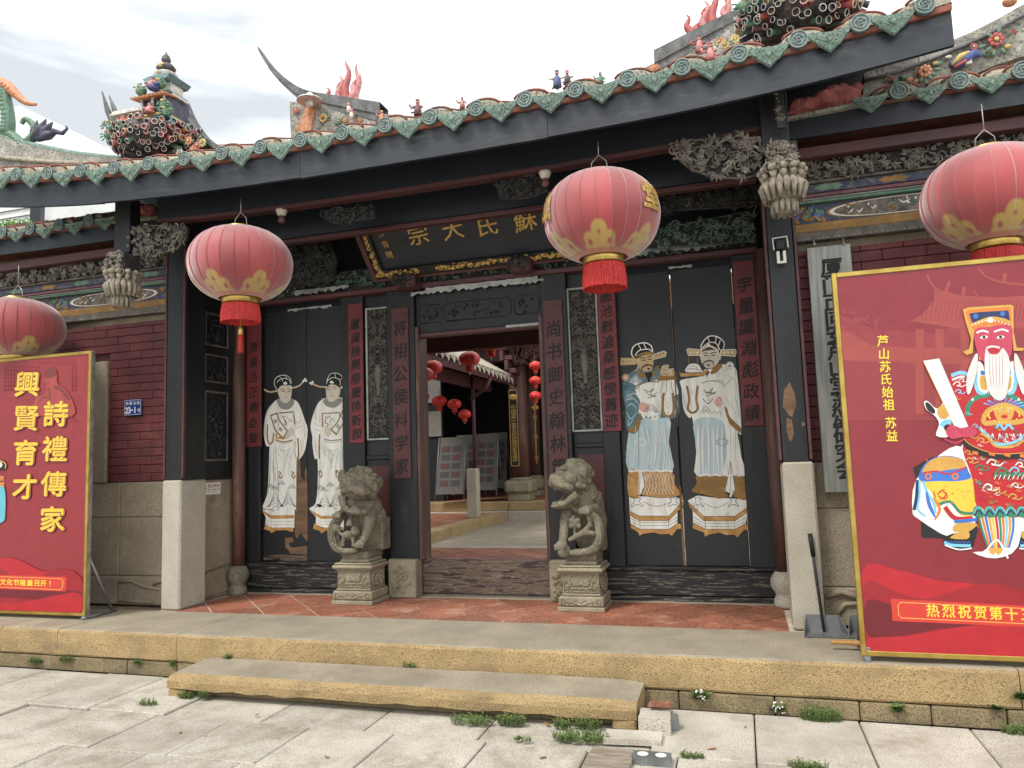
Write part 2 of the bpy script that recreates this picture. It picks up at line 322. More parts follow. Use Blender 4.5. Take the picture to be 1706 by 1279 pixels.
def put(mb, ch, pos, size, ux=Vector((1, 0, 0)), uy=Vector((0, 0, 1)), bold=.012, sx=1.0, shear=0.0):
    """one written character; heavier strokes come from a few slightly shifted brush passes"""
    v, f, wd = glyph(ch, 0); ux = Vector(ux); uy = Vector(uy); pos = Vector(pos); nr = ux.cross(uy).normalized()
    bb = bold*.8; passes = [(0, 0)] if bold < .004 else [(0, 0), (-bb, 0), (bb, 0), (0, bb*.8), (0, -bb*.8)]
    for k, (ox, oy) in enumerate(passes):
        b = mb.av([pos+nr*(k*2.2e-5)+ux*((a[0]+ox+shear*a[1])*size*sx)+uy*((a[1]+oy+.10*a[0]*(shear != 0))*size) for a in v])
        for q in f: mb.af([b+i for i in q])
    return wd*size*sx
# flat painted art on a plane ------------------------------------------
class Art:
    """flat paint on a vertical plane: shapes traced in crop pixels, placed on the true plane"""
    def __init__(s, ox, oy, sc, Y, mats): s.o = (ox, oy, sc); s.Y = Y; s.mb = MB(); s.k = 1; s.mats = mats; s.clip = None
    def P(s, p, lift=0): return at(s.o[0]+p[0]/s.o[2], s.o[1]+p[1]/s.o[2], Y=s.Y)
    def _lift(s, v): return (v[0], s.Y-.0010-s.k*.00005, v[2])
    def fill(s, pts, mat, sm=3):
        s.mb.mi = s.mats.index(mat); q = smooth_pts(pts, sm) if sm > 1 else pts
        q3 = [s._lift(s.P(p)) for p in q]
        try:
            vv, _, ff, *_r = delaunay_2d_cdt([Vector((a[0], a[2])) for a in q3], [], [list(range(len(q3)))], 1, 1e-6)
            b = s.mb.av([(v.x, q3[0][1], v.y) for v in vv])
            for f in ff: s.mb.af([b+i for i in f])
        except Exception: s.mb.poly(q3)
        s.k += 1
    def line(s, pts, w, mat, closed=False, sm=4, taper=False):
        s.mb.mi = s.mats.index(mat); q = smooth_pts(pts, sm, closed) if sm > 1 and len(pts) > 2 else list(pts)
        if closed: q = q+[q[0]]
        n = len(q); Lp = []; Rp = []
        for i in range(n):
            a = q[max(i-1, 0)]; b = q[min(i+1, n-1)]; dx, dy = b[0]-a[0], b[1]-a[1]; l = math.hypot(dx, dy) or 1
            ww = w/2*(1 if not taper else (.35+.65*math.sin(math.pi*min(1, max(0, i/(n-1))))))
            Lp.append((q[i][0]-dy/l*ww, q[i][1]+dx/l*ww)); Rp.append((q[i][0]+dy/l*ww, q[i][1]-dx/l*ww))
        b0 = s.mb.av([(lambda v: (v[0], v[1]-1.2e-6*(j % n), v[2]))(s._lift(s.P(p))) for j, p in enumerate(Lp+Rp)])
        for i in range(n-1): s.mb.af((b0+i, b0+i+1, b0+n+i+1, b0+n+i))
        s.k += .4
    def dot(s, p, r, mat, n=10):
        s.mb.mi = s.mats.index(mat); s.mb.poly([s._lift(s.P((p[0]+r*math.cos(6.283*i/n), p[1]+r*math.sin(6.283*i/n)))) for i in range(n)]); s.k += .2
    def text(s, ch, p, size, mat, rot=0, bold=.01):
        s.mb.mi = s.mats.index(mat); a = s.P(p); b = s.P((p[0]+size*math.cos(rot), p[1]+size*math.sin(rot))); sz = (b-a).length
        ux = (b-a).normalized(); uy = Vector((-ux.z, 0, ux.x)); h = (s.P((p[0], p[1]-size))-a).length; put(s.mb, ch, s._lift(a), h, ux, uy, bold, sz/h); s.k += .4
def spiral(cx, cz, r, t0, turns, Y, n=14):
    return [(cx+r*(1-i/n*.85)*math.cos(t0+turns*6.283*i/n), Y, cz+r*(1-i/n*.85)*math.sin(t0+turns*6.283*i/n)) for i in range(n+1)]
def scrollwork(mb, x0, x1, z0, z1, Y, n, seed, th=.008, depth=.02, axis='x', inside=None):
    """carved tendrils, leaves and knobs filling a rectangle (axis 'y' = on a wall of constant x)"""
    r = random.Random(seed); k0 = len(mb.v)
    for i in range(n):
        for _ in range(20):
            cx = r.uniform(x0, x1); cz = r.uniform(z0, z1)
            if inside is None or inside(cx, cz): break
        k = r.random(); s = th*r.uniform(2.2, 5); y = Y-r.uniform(0, depth)
        if k < .30: mb.tube(spiral(cx, cz, s*.9, r.uniform(0, 6), r.choice((-1, 1))*r.uniform(.8, 1.3), y, 9), [th*(.85-.06*j) for j in range(10)], 5)
        elif k < .88:       # sprays of pointed, curling leaves
            a = r.uniform(0, 6.28); L_ = s*r.uniform(.9, 1.7); cv = r.choice((-1, 1))*r.uniform(.3, .9)
            for da, ll in ((0, 1), (.75, .75), (-.75, .7)):
                pts = [(cx+L_*ll*t*math.cos(a+da+cv*t), y-th*1.2*math.sin(3.1*t), cz+L_*ll*t*math.sin(a+da+cv*t)) for t in (0, .3, .62, .85, 1)]
                mb.tube(pts, [th*.35, th*.95, th*.8, th*.4, th*.05], 5, False)
        else: mb.ball((cx, y, cz), th*r.uniform(1.2, 2.2), 6, 4)
def clipx(poly, axis, val, keep_less):
    o = []
    for i in range(len(poly)):
        a, b = poly[i], poly[(i+1) % len(poly)]; ia = (a[axis] <= val) == keep_less or a[axis] == val; ib = (b[axis] <= val) == keep_less or b[axis] == val
        if ia: o.append(a)
        if ia != ib:
            t = (val-a[axis])/(b[axis]-a[axis]); o.append((a[0]+t*(b[0]-a[0]), a[1]+t*(b[1]-a[1])))
    return o

# ================================================================== THE SETTING
ZS = -.31; CX = -2.26
mb = MB(); mb.box(-60, 60, -60, 60, ZS-.3, ZS-.028); street = part('street', mb, 'asph', kind='structure')
# granite paving: courses parallel to the platform, each slab its own piece
rr = random.Random(3)
def slab(x0, x1, y0, y1, dz=0, name='paving_slab'):
    mb = MB(); g = .004; j = lambda: rr.uniform(-.002, .002)
    mb.box(x0+g, x1-g, y0+g, y1-g, ZS-.06, ZS+dz, .006)
    o = part(name, mb, 'slab', street)
    o.rotation_euler = (rr.uniform(-.0035, .0035), rr.uniform(-.0035, .0035), rr.uniform(-.0015, .0015)); return o
rows = [(-2.40, -1.70, [-8.9, -8.0, -7.4, -6.6, -5.9, -5.32, -4.74, -4.20, -3.6, -2.9, -2.2, -1.5, -.55, -.02, .54, 1.09, 1.65, 2.2, 2.8, 3.4, 4.0]),
        (-2.95, -2.40, [-8.6, -7.9, -7.3, -6.5, -5.9, -5.3, -4.70, -4.16, -3.62, -3.085, -2.525, -1.98, -1.425, -.86, -.40, -.02, .30, .80, 1.35, 1.9, 2.5, 3.1]),
        (-3.50, -2.95, [-8.4, -7.7, -7.0, -6.4, -5.8, -5.15, -4.45, -3.78, -3.2, -2.6, -2.02, -1.45, -.9, -.33, .25, .8, 1.4, 2.0, 2.7])]
y = -3.5
while y > -5.6:
    s = rr.uniform(0, .5); rows.append((y-.55, y, [-7.5+s+i*.58 for i in range(17)])); y -= .55
for y0, y1, xs in rows:
    for a, b in zip(xs, xs[1:]):
        mid = (a+b)/2; dz = rr.uniform(-.002, .004)
        if y1 == -1.70 and -3.62 < mid < -.55: dz = -.012
        if y1 == -2.40 and (-4.75 < mid < -4.10): dz = -.014
        slab(a, b, y0, y1, dz)
mb = MB(); mb.box(-9.2, 4.2, -5.7, -1.6, ZS-.027, ZS-.02); part('joint_sand', mb, 'ground', street)
# platform: base courses and long kerb stones
mb = MB(); mb.box(-12, 7, -1.60, 0.02, ZS, -.02); plat = part('platform', mb, 'kerblow', kind='structure')
def px_x(px, py, Z, Yv): return at(px, py, Y=Yv).x
ups = [-11, -8.6, -6.1, at(2, 1044, Y=-1.68).x, at(95, 1090, Y=-1.68).x, at(294, 1070, Y=-1.68).x, at(1698, 1120, Y=-1.68).x, 3.6, 6.5]
for a, b in zip(ups, ups[1:]):
    mb = MB(); n = max(1, int((b-a)/.16)); xs = [a+.003+(b-a-.006)*i/n for i in range(n+1)]
    prof = [(-1.60, -.205), (-1.668, -.203), (-1.677, -.19), (-1.68, -.10), (-1.677, -.022), (-1.667, -.006), (-1.65, 0), (-1.3, -.002), (-.935, 0), (-.935, -.1)]
    ids = []
    for x in xs:
        ids.append(mb.av([(x, p[0]+rr.uniform(-.004, .004)*(1 if 0 < k < 7 else 0), p[1]+rr.uniform(-.0035, .0035)*(1 if 1 < k < 7 else 0)) for k, p in enumerate(prof)]))
    for i in range(n):
        for k in range(len(prof)-1):
            mb.mi = 1 if k >= 5 else 0; mb.af((ids[i]+k, ids[i]+k+1, ids[i+1]+k+1, ids[i+1]+k))
    mb.mi = 0; mb.af([ids[0]+k for k in range(len(prof))]); mb.af([ids[-1]+k for k in range(len(prof))][::-1])
    part('kerb_stone', mb, ['kerb', 'kerbtop'], plat)
lows = [-11, -9, -7.4, -5.93, -4.6, at(294, 1120, Y=-1.67).x, -2.4, -.9, -.45, at(1292, 1190, Y=-1.67).x, at(1433, 1190, Y=-1.67).x, at(1553, 1200, Y=-1.67).x, at(1680, 1207, Y=-1.67).x, 2.3, 3.6, 5]
for a, b in zip(lows, lows[1:]):
    mb = MB(); mb.box(a+.003, b-.003, -1.668-rr.uniform(0, .006), -1.61, ZS-.01, -.212, .008); part('base_stone', mb, 'kerblow', plat)
# long front step with an undercut
step = thing('granite_step', 'long low granite step with undercut front below the platform', 'step', (-2.25, -1.9, ZS))
mb = MB(); a, b = -3.86, -.65; n = 24; xs = [a+(b-a)*i/n for i in range(n+1)]
prof = [(-1.69, -.26), (-2.05, -.26), (-2.088, -.255), (-2.092, -.21), (-2.085, -.182), (-2.04, -.163), (-1.69, -.150)]
ids = []
for i, x in enumerate(xs):
    e = .05 if i in (0, n) else 0
    ids.append(mb.av([(x, p[0]+rr.uniform(-.004, .004)+(e*.3 if 0 < k < 6 else 0), p[1]+(-.012 if e and k > 3 else 0)+(rr.uniform(-.014, .004) if k in (1, 2) else rr.uniform(-.002, .002))) for k, p in enumerate(prof)]))
for i in range(n):
    for k in range(len(prof)-1):
        mb.mi = 1 if k >= 5 else 0; mb.af((ids[i]+k, ids[i]+k+1, ids[i+1]+k+1, ids[i+1]+k))
    mb.mi = 0; mb.af((ids[i], ids[i]+len(prof)-1, ids[i+1]+len(prof)-1, ids[i+1]))
mb.af([ids[0]+k for k in range(len(prof))]); mb.af([ids[-1]+k for k in range(len(prof))][::-1])
part('step_slab', mb, ['kerb', 'kerbtop'], step)
for x0, x1 in ((-3.855, -3.72), (-.79, -.655)):
    mb = MB(); mb.box(x0, x1, -2.075, -1.70, ZS-.01, -.262, .01); part('step_foot', mb, 'kerb', step)
mb = MB(); mb.box(-3.715, -.795, -2.0, -1.72, ZS-.01, -.262, .01); part('step_core', mb, 'kerblow', step)

# porch floor: diamond laid terracotta
mb = MB(); mb.box(-5.0, .40, -.933, .25, -.3, -.006); porch = part('porch_floor', mb, 'mortar', kind='structure')
D = .525; k = 0
def floor_tiles(parent, x0, x1, y0, y1, z, D, offx=0, mat='tile'):
    for i in range(int((x0-x1)/D)-3, int((x1-x0)/D)*2+4):
        for j in range(-2, int((y1-y0)/D)*2+4):
            cx = x0+offx+i*D+(j % 2)*D/2; cy = y0+j*D/2; h = D/2-.011
            p = [(cx-h, cy), (cx, cy-h), (cx+h, cy), (cx, cy+h)]
            for ax, v, kl in ((0, x1, True), (0, x0, False), (1, y1, True), (1, y0, False)):
                if p: p = clipx(p, ax, v, kl)
            if len(p) < 3: continue
            ar = abs(sum(p[q][0]*p[(q+1) % len(p)][1]-p[(q+1) % len(p)][0]*p[q][1] for q in range(len(p))))/2
            if ar < .003: continue
            mb = MB(); mb.prism([Vector((a[0], a[1], z-.012)) for a in p], (0, 0, .012+rr.uniform(0, .0025))); part('floor_tile', mb, mat, parent)
floor_tiles(porch, -4.80, .24, -.925, -.03, 0.0, D, .11)
mb = MB(); mb.box(-4.85, .26, -.07, .02, -.02, .006, .004); part('threshold_strip', mb, 'kerbtop', porch)

# ================================================================== GATEHOUSE
gh = thing('gatehouse', 'old temple gatehouse with black painted doors and curving tiled roof', 'temple', (CX, 0, 0))
def P(name, mb, mat, parent=None, label=None): return part(name, mb, mat, parent or gh, label)
OL, OR = -2.875, -1.63        # doorway
# sills and door stones
mb = MB(); mb.box(-4.79, -3.16, -.012, .12, .05, .27, .008); mb.box(-4.79, -3.16, -.02, .1, 0, .045, .006); P('door_sill', mb, 'sill')
mb = MB(); mb.box(-4.79, -3.16, -.03, .1, .272, .30, .006); P('sill_cap', mb, 'sill')
mb = MB(); mb.box(-1.44, .23, -.012, .12, .05, .255, .008); mb.box(-1.44, .23, -.02, .1, 0, .045, .006); P('door_sill', mb, 'sill')
mb = MB(); mb.box(-1.44, .23, -.03, .1, .257, .285, .006); P('sill_cap', mb, 'sill')
mb = MB(); mb.box(OL+.005, OR-.005, .0, .10, .02, .325, .012); P('threshold_board', mb, 'sillb', None, 'high worn brown threshold board in the doorway')
for x0, x1, sd in ((-3.155, OL, 1), (OR, -1.445, 2)):
    mb = MB(); mb.box(x0, x1-.003, -.13, .16, 0, .345, .012); o = P('door_stone', mb, 'plinth')
    mb = MB(); scrollwork(mb, x0+.04, x1-.04, .06, .3, -.132, 26, 40+sd, .007, .006); P('stone_relief', mb, 'plinth', o)
# wall planks: posts on the door plane
def strip(name, x0, x1, z0, z1, y, mat, t=.04, ch=.004, parent=None): 
    mb = MB(); mb.box(x0, x1, y, y+t, z0, z1, ch); return P(name, mb, mat, parent)
ZL = 2.86
strip('wall_post', -4.80, -4.60, .30, ZL, -.02, 'blackboard', .1)
strip('wall_post', -3.665, -3.43, .30, ZL, -.02, 'blackboard', .1)
strip('wall_post', -3.16, OL, .346, ZL, -.05, 'blackboard', .16)
strip('wall_post', OR, -1.40, .346, ZL, -.05, 'blackboard', .16)
strip('wall_post', -1.13, -.985, .286, ZL, -.02, 'blackboard', .1)
strip('wall_post', .02, .23, .286, ZL, -.02, 'blackboard', .1)
strip('wall_panel', -3.43, -3.16, .30, ZL, .02, 'blackboard', .05)
strip('wall_panel', -1.40, -1.13, .286, ZL, .02, 'blackboard', .05)
strip('door_reveal', OL, OL+.035, .33, 2.5, -.04, 'brownpost', .2); strip('door_reveal', OR-.035, OR, .33, 2.5, -.04, 'brownpost', .2)
# low red panels by the lions
for a, b, zb, zt in ((at(612, 760, Y=0).x, at(650, 760, Y=0).x, .45, 1.20), (at(961, 745, Y=0).x, at(1007, 745, Y=0).x, .45, 1.24)):
    strip('red_panel', a, b, zb, zt, .004, 'couplet_d', .015, .002)
    strip('panel_rail', a-.01, b+.02, zt+.06, zt+.10, -.004, 'blackboard', .02, .006)
# transom over the doorway
strip('transom', OL, OR, 2.44, ZL, 0, 'blackboard', .08)
for a, b in ((OL+.03, OL+.26), (OL+.29, OR-.30), (OR-.27, OR-.03)):
    mb = MB(); z0, z1 = 2.53, 2.70; e = .03
    q = [(a+e, z0), (b-e, z0), (b, z0+e), (b, z1-e), (b-e, z1), (a+e, z1), (a, z1-e), (a, z0+e)]
    mb.tube([(x, -.004, z) for x, z in q+[q[0]]], .006, 4); P('transom_moulding', mb, 'fascia')
    mb = MB(); scrollwork(mb, a+.04, b-.04, z0+.03, z1-.03, 0, int((b-a)*40), int(a*100), .006, .006); P('transom_carving', mb, 'blackboard')
mb = MB(); mb.box(OL, OR, .0, .10, 2.40, 2.438, .004); P('transom_rail', mb, 'redbeam')
mb = MB(); mb.box(-1.98, -1.66, -.02, .0, 2.415, 2.44, .003); P('pale_strip', mb, 'paleframe')

# doors
LB = -.008
LEAF = [(-4.595, -4.095, 'L'), (-4.09, -3.67, 'L'), (-.98, -.50, 'R'), (-.49, .017, 'R')]
leaves = []
for a, b, s in LEAF:
    mb = MB(); z0 = .302 if s == 'L' else .288
    mb.box(a, b, .03, .075, z0, 2.80, .004)
    leaves.append(P('door_leaf', mb, 'black'))
LY = .03
mb = MB(); mb.box(-.515, -.497, .018, .03, .29, .95, .003); mb.box(-.500, -.492, .020, .03, 1.45, 2.7, .001); P('door_batten', mb, 'wood')
# patches where the paint has come off (worn wood on the left leaf)
GA = ['paintw', 'grey', 'paintgold', 'ink', 'wood', 'skin', 'black', 'paintg', 'sillb']
A = Art(430, 600, 4.261, LY, GA)
A.fill([(276, 700), (296, 706), (300, 740), (306, 830), (320, 840), (330, 862), (333, 785), (348, 790), (352, 1230), (345, 1280), (300, 1225), (284, 1260), (262, 1235), (262, 1050), (268, 900)], 'wood', 2)
A.fill([(190, 1262), (240, 1256), (256, 1285), (215, 1300), (235, 1330), (350, 1318), (350, 1380), (230, 1372), (215, 1345), (195, 1330)], 'wood', 1)
A.fill([(38, 1392), (160, 1378), (300, 1384), (350, 1380), (350, 1425), (170, 1425), (150, 1405), (38, 1420)], 'sillb', 1)
# --- left figure
A.fill([(190, 292), (250, 280), (290, 310), (330, 420), (352, 500), (332, 640), (292, 705), (274, 712), (270, 1050), (262, 1056), (150, 1062), (35, 1055), (62, 960), (75, 820), (80, 640), (84, 612), (58, 605), (40, 520), (52, 400), (75, 340), (110, 300), (138, 280)], 'paintw')
A.fill([(133, 292), (150, 272), (240, 272), (258, 300), (225, 345), (165, 345)], 'grey')
A.fill([(140, 208), (160, 180), (232, 176), (239, 230), (226, 285), (195, 304), (165, 290), (147, 250)], 'skin')
A.fill([(140, 210), (120, 178), (120, 140), (145, 114), (190, 106), (226, 126), (236, 172), (200, 178), (160, 182)], 'ink')
A.line([(140, 212), (118, 178), (119, 140), (143, 114), (190, 105), (226, 126), (235, 165)], 4, 'paintw')
A.line([(135, 160), (150, 140), (188, 128), (222, 140), (230, 165)], 4, 'paintw'); A.line([(150, 115), (168, 128), (175, 150)], 3, 'paintw'); A.line([(185, 106), (200, 118), (206, 140)], 3, 'paintw')
A.fill([(178, 165), (195, 150), (208, 165), (198, 173), (186, 173)], 'paintw', 2)
for pts in ([(45, 212), (85, 228), (135, 220)], [(236, 200), (285, 188), (322, 155)]):
    A.line(pts, 8, 'paintgold')
    q = smooth_pts(pts, 5, False)
    for i in range(0, len(q), 1): A.dot((q[i][0], q[i][1]-5), 4, 'paintw', 7)
for dx, dy in ((0, 0), (12, 4), (-8, 6), (4, -9)): A.dot((330+dx, 142+dy), 8, 'paintw', 8)
for s_ in (-1, 1):
    A.line([(158 if s_ < 0 else 208, 208), (172 if s_ < 0 else 222, 203), (190 if s_ < 0 else 232, 212)], 4.5, 'ink'); A.line([(164 if s_ < 0 else 210, 222), (178 if s_ < 0 else 220, 218), (190 if s_ < 0 else 230, 224)], 4.5, 'ink')
A.line([(200, 215), (204, 245), (197, 250)], 2.2, 'grey'); A.line([(186, 266), (198, 263), (212, 268)], 3.5, 'grey'); A.line([(160, 290), (195, 306), (228, 286)], 2.5, 'grey')
A.line([(150, 375), (250, 366), (256, 400), (262, 455)], 10, 'paintg', sm=1); A.line([(128, 520), (130, 548), (180, 556), (205, 530)], 14, 'paintgold', sm=1)
A.line([(178, 395), (190, 430), (205, 450), (190, 460), (196, 420)], 5, 'ink'); A.line([(205, 400), (225, 425), (240, 430)], 4, 'grey'); A.line([(165, 390), (180, 405), (200, 395)], 4, 'grey'); A.line([(215, 440), (235, 425), (248, 440)], 3, 'grey')
A.fill([(84, 390), (136, 368), (152, 420), (214, 502), (184, 560), (158, 545), (118, 500)], 'paintg', 1)
A.fill([(95, 398), (130, 382), (146, 428), (202, 502), (180, 545), (164, 533), (128, 492)], 'paintw', 1)
A.text('晉', (124, 434), 30, 'ink', .7); A.text('爵', (160, 492), 30, 'ink', .8)
A.fill([(212, 500), (232, 478), (255, 492), (256, 520), (225, 545), (205, 560), (190, 556)], 'skin')
A.line([(122, 562), (180, 580), (246, 566)], 9, 'paintg'); A.line([(122, 572), (180, 590), (246, 576)], 2, 'ink')
A.line([(68, 455), (66, 555), (84, 594), (104, 575), (112, 515)], 10, 'paintg'); A.line([(282, 552), (288, 640), (286, 700)], 12, 'paintg'); A.line([(265, 575), (262, 650), (272, 698)], 5, 'grey')
folds = [[(100, 315), (75, 350), (60, 400)], [(258, 380), (262, 430), (300, 440)], [(250, 480), (290, 440), (308, 420)], [(256, 500), (290, 470), (318, 470)], [(120, 600), (135, 650), (165, 690)], [(145, 600), (190, 660), (235, 690)], [(130, 615), (160, 640), (225, 640)], [(235, 620), (205, 680), (170, 820)], [(250, 640), (228, 700), (215, 830)], [(110, 620), (112, 800), (110, 1010)], [(122, 620), (140, 800), (142, 1040)], [(90, 640), (86, 800), (70, 960)], [(240, 500), (262, 540), (258, 600)], [(300, 560), (310, 620), (300, 680)], [(320, 440), (335, 500), (328, 560)], [(60, 420), (52, 480), (58, 540)]]
for f_ in folds: A.line(f_, 2.6, 'grey', taper=True)
for f_ in folds[9:12]: A.line(f_, 2, 'ink', taper=True)
for cx_ in (158, 250): A.line([(cx_-14, 790), (cx_+4, 800), (cx_-10, 820), (cx_+6, 838), (cx_+14, 815)], 8, 'paintg')
def waves(A, x0, x1, y0, y1):
    for cx_ in (x0+.28*(x1-x0), x0+.75*(x1-x0)):
        for k_ in range(5): d = k_*17; A.line([(cx_-44-d*.3, y1), (cx_, y0+50+d*1.4), (cx_+44+d*.3, y1)], 2.4, 'ink', sm=1)
    for cx_, cy_ in ((x0+20, y0+20), ((x0+x1)/2, y0), (x1-20, y0+25), ((x0+x1)/2-45, y0+35)):
        for k_ in range(3): A.line([(cx_-30+k_*9, cy_+16), (cx_, cy_-14+k_*9), (cx_+30-k_*9, cy_+16)], 2.2, 'ink')
waves(A, 70, 262, 870, 1040)
A.line([(36, 1050), (90, 1060), (120, 1035), (150, 1050), (120, 1078), (98, 1060)], 3, 'ink')
A.fill([(35, 1060), (100, 1066), (262, 1054), (258, 1190), (110, 1192), (52, 1172), (56, 1112), (36, 1078)], 'paintw', 1)
A.fill([(36, 1066), (96, 1100), (258, 1098), (258, 1122), (94, 1126), (40, 1086)], 'paintgold', 1)
for zz in (1145, 1166): A.line([(55, zz-12), (98, zz), (258, zz-2)], 2, 'grey', sm=1)
A.fill([(48, 1160), (106, 1188), (250, 1186), (252, 1214), (236, 1218), (200, 1204), (130, 1208), (95, 1226), (85, 1212), (38, 1196), (52, 1180)], 'paintgold', 1)
A.line([(94, 1066), (94, 1190)], 2, 'grey', sm=1)
P('door_painting', A.mb, GA, leaves[0])
# --- second figure
A = Art(430, 600, 4.261, LY, GA)
A.fill([(480, 268), (580, 262), (615, 288), (632, 320), (634, 560), (634, 900), (634, 1050), (500, 1056), (415, 1052), (362, 1052), (410, 1010), (424, 850), (422, 705), (402, 700), (386, 600), (385, 540), (372, 470), (390, 390), (420, 315), (450, 282)], 'paintw')
A.fill([(460, 290), (485, 270), (580, 268), (598, 290), (550, 335), (490, 328)], 'grey')
A.fill([(483, 192), (505, 172), (575, 182), (580, 240), (548, 288), (508, 292), (486, 262)], 'skin')
A.fill([(484, 190), (490, 150), (515, 98), (560, 92), (600, 122), (604, 160), (580, 200), (560, 178), (510, 172)], 'ink')
A.line([(488, 165), (496, 125), (520, 95), (562, 92), (598, 118), (604, 160), (588, 200)], 4, 'paintw'); A.line([(488, 150), (530, 122), (580, 140), (582, 178)], 4, 'paintw'); A.line([(545, 93), (552, 125)], 3, 'paintw'); A.line([(600, 125), (580, 140)], 3, 'paintw')
A.fill([(508, 158), (522, 144), (540, 158), (525, 166)], 'paintw', 2)
for pts in ([(485, 194), (430, 188), (380, 165)], [(584, 198), (610, 200), (633, 194)]):
    A.line(pts, 8, 'paintgold')
    for p in smooth_pts(pts, 5, False): A.dot((p[0], p[1]-5), 4, 'paintw', 7)
for dx, dy in ((0, 0), (10, -6), (-9, 2), (4, 8)): A.dot((378+dx, 160+dy), 8, 'paintw', 8)
A.line([(486, 196), (500, 186), (516, 194)], 4.5, 'ink'); A.line([(530, 192), (550, 184), (566, 182)], 4.5, 'ink'); A.line([(488, 208), (500, 204), (512, 210)], 4.5, 'ink'); A.line([(530, 206), (544, 202), (558, 206)], 4.5, 'ink')
A.line([(520, 205), (514, 232), (522, 238)], 2.2, 'grey'); A.line([(508, 254), (522, 250), (538, 256)], 3.5, 'grey'); A.line([(500, 292), (530, 296), (560, 275)], 2.5, 'grey')
A.line([(458, 475), (456, 378), (578, 372), (580, 395)], 10, 'paintg', sm=1)
A.line([(486, 400), (478, 440), (498, 455), (486, 470)], 5, 'ink'); A.line([(500, 395), (530, 420), (545, 440)], 4, 'grey'); A.line([(475, 395), (495, 410), (515, 392)], 4, 'grey'); A.line([(505, 440), (528, 418), (548, 410)], 3, 'grey')
A.fill([(602, 344), (634, 362), (634, 405), (556, 535), (510, 490), (560, 440)], 'paintg', 1)
A.fill([(607, 358), (632, 372), (632, 394), (556, 518), (526, 490), (570, 440)], 'paintw', 1)
A.text('加', (605, 406), 32, 'ink', -.5); A.text('官', (567, 470), 32, 'ink', -.5)
A.fill([(470, 480), (490, 472), (512, 486), (520, 520), (500, 545), (475, 530)], 'skin')
A.line([(470, 560), (520, 570), (590, 562)], 9, 'grey'); A.line([(470, 576), (525, 584), (590, 576)], 2, 'ink')
A.line([(438, 525), (434, 610), (436, 700)], 11, 'paintg'); A.line([(604, 470), (610, 535), (633, 562)], 9, 'paintg'); A.line([(626, 600), (622, 700), (624, 860), (600, 1000)], 16, 'paintgold')
for f_ in [[(x+(395 if 0 else 330), y) for x, y in f] for f in folds[4:9]]+[[(415, 330), (405, 380), (415, 430)], [(400, 440), (420, 460), (470, 470)], [(395, 480), (420, 500), (465, 500)], [(590, 590), (586, 760), (580, 900), (560, 1000)], [(440, 600), (440, 760), (432, 960)], [(600, 600), (598, 760), (590, 930)], [(405, 560), (412, 620), (420, 680)]]: A.line(f_, 2.6, 'grey', taper=True)
for cx_ in (440, 560): A.line([(cx_-12, 795), (cx_+6, 780), (cx_-6, 812), (cx_+10, 830), (cx_+14, 790)], 8, 'paintg')
waves(A, 424, 600, 880, 1040)
A.line([(400, 1052), (430, 1030), (470, 1040), (430, 1060), (480, 1068), (560, 1050)], 3, 'ink'); A.fill([(412, 1020), (455, 1028), (440, 1045)], 'ink', 2)
A.fill([(362, 1050), (410, 1045), (560, 1056), (632, 1052), (630, 1190), (480, 1190), (410, 1168), (412, 1110), (385, 1085)], 'paintw', 1)
A.fill([(372, 1062), (448, 1104), (630, 1100), (630, 1124), (446, 1126), (390, 1090)], 'paintgold', 1)
A.fill([(402, 1158), (462, 1188), (630, 1184), (630, 1214), (600, 1204), (480, 1208), (450, 1230), (440, 1212), (390, 1194)], 'paintgold', 1)
for zz in (1145, 1164): A.line([(410, zz-14), (452, zz), (630, zz-2)], 2, 'grey', sm=1)
P('door_painting', A.mb, GA, leaves[1])
# --- third figure (teal robe)
GB = ['paintw', 'paintb', 'paintt', 'paintg', 'paintgold', 'ink', 'skint', 'skin', 'grey', 'pinkhand']
A = Art(1030, 540, 3.552, LY, GB)
A.fill([(125, 540), (300, 545), (300, 700), (316, 885), (66, 885), (62, 640), (100, 600)], 'paintb')
A.fill([(70, 288), (120, 262), (230, 256), (300, 285), (342, 325), (358, 420), (360, 525), (325, 560), (290, 552), (250, 556), (150, 556), (128, 600), (105, 645), (70, 642), (45, 595), (40, 480), (27, 410), (32, 330)], 'paintt')
A.fill([(100, 385), (140, 350), (200, 338), (246, 345), (248, 550), (160, 552), (120, 520), (132, 462)], 'paintw')
A.line([(105, 385), (140, 352), (190, 340), (240, 342)], 7, 'paintg')
A.fill([(125, 470), (150, 462), (180, 480), (178, 510), (148, 520), (124, 500)], 'pinkhand')
for k_ in range(4): A.line([(150+k_*12, 520), (190, 470+k_*11), (245-k_*8, 522)], 2.6, 'ink')
A.line([(150, 385), (180, 400), (210, 380), (190, 415), (225, 425), (175, 435)], 6, 'grey'); A.line([(165, 400), (195, 425), (230, 400)], 4, 'paintg'); A.line([(140, 545), (190, 552), (245, 540)], 10, 'ink'); 
for k_ in range(4): A.dot((152+k_*26, 545), 11, 'paintw')
A.fill([(244, 340), (270, 325), (325, 325), (340, 345), (356, 412), (300, 422), (240, 412)], 'paintw')
A.fill([(262, 405), (325, 405), (330, 520), (295, 545), (262, 515)], 'paintw')
A.line([(268, 405), (264, 500), (280, 540), (310, 542), (328, 505), (322, 405)], 14, 'paintg')
for f_ in ([(262, 340), (258, 380), (244, 410)], [(285, 330), (285, 380), (275, 420)], [(315, 335), (318, 380), (330, 412)]): A.line(f_, 2.5, 'ink')
for f_ in ([(278, 440), (295, 470), (308, 440)], [(280, 470), (296, 500), (310, 470)]): A.line(f_, 2, 'grey')
A.fill([(225, 315), (250, 306), (345, 306), (346, 328), (236, 336)], 'paintg', 1)
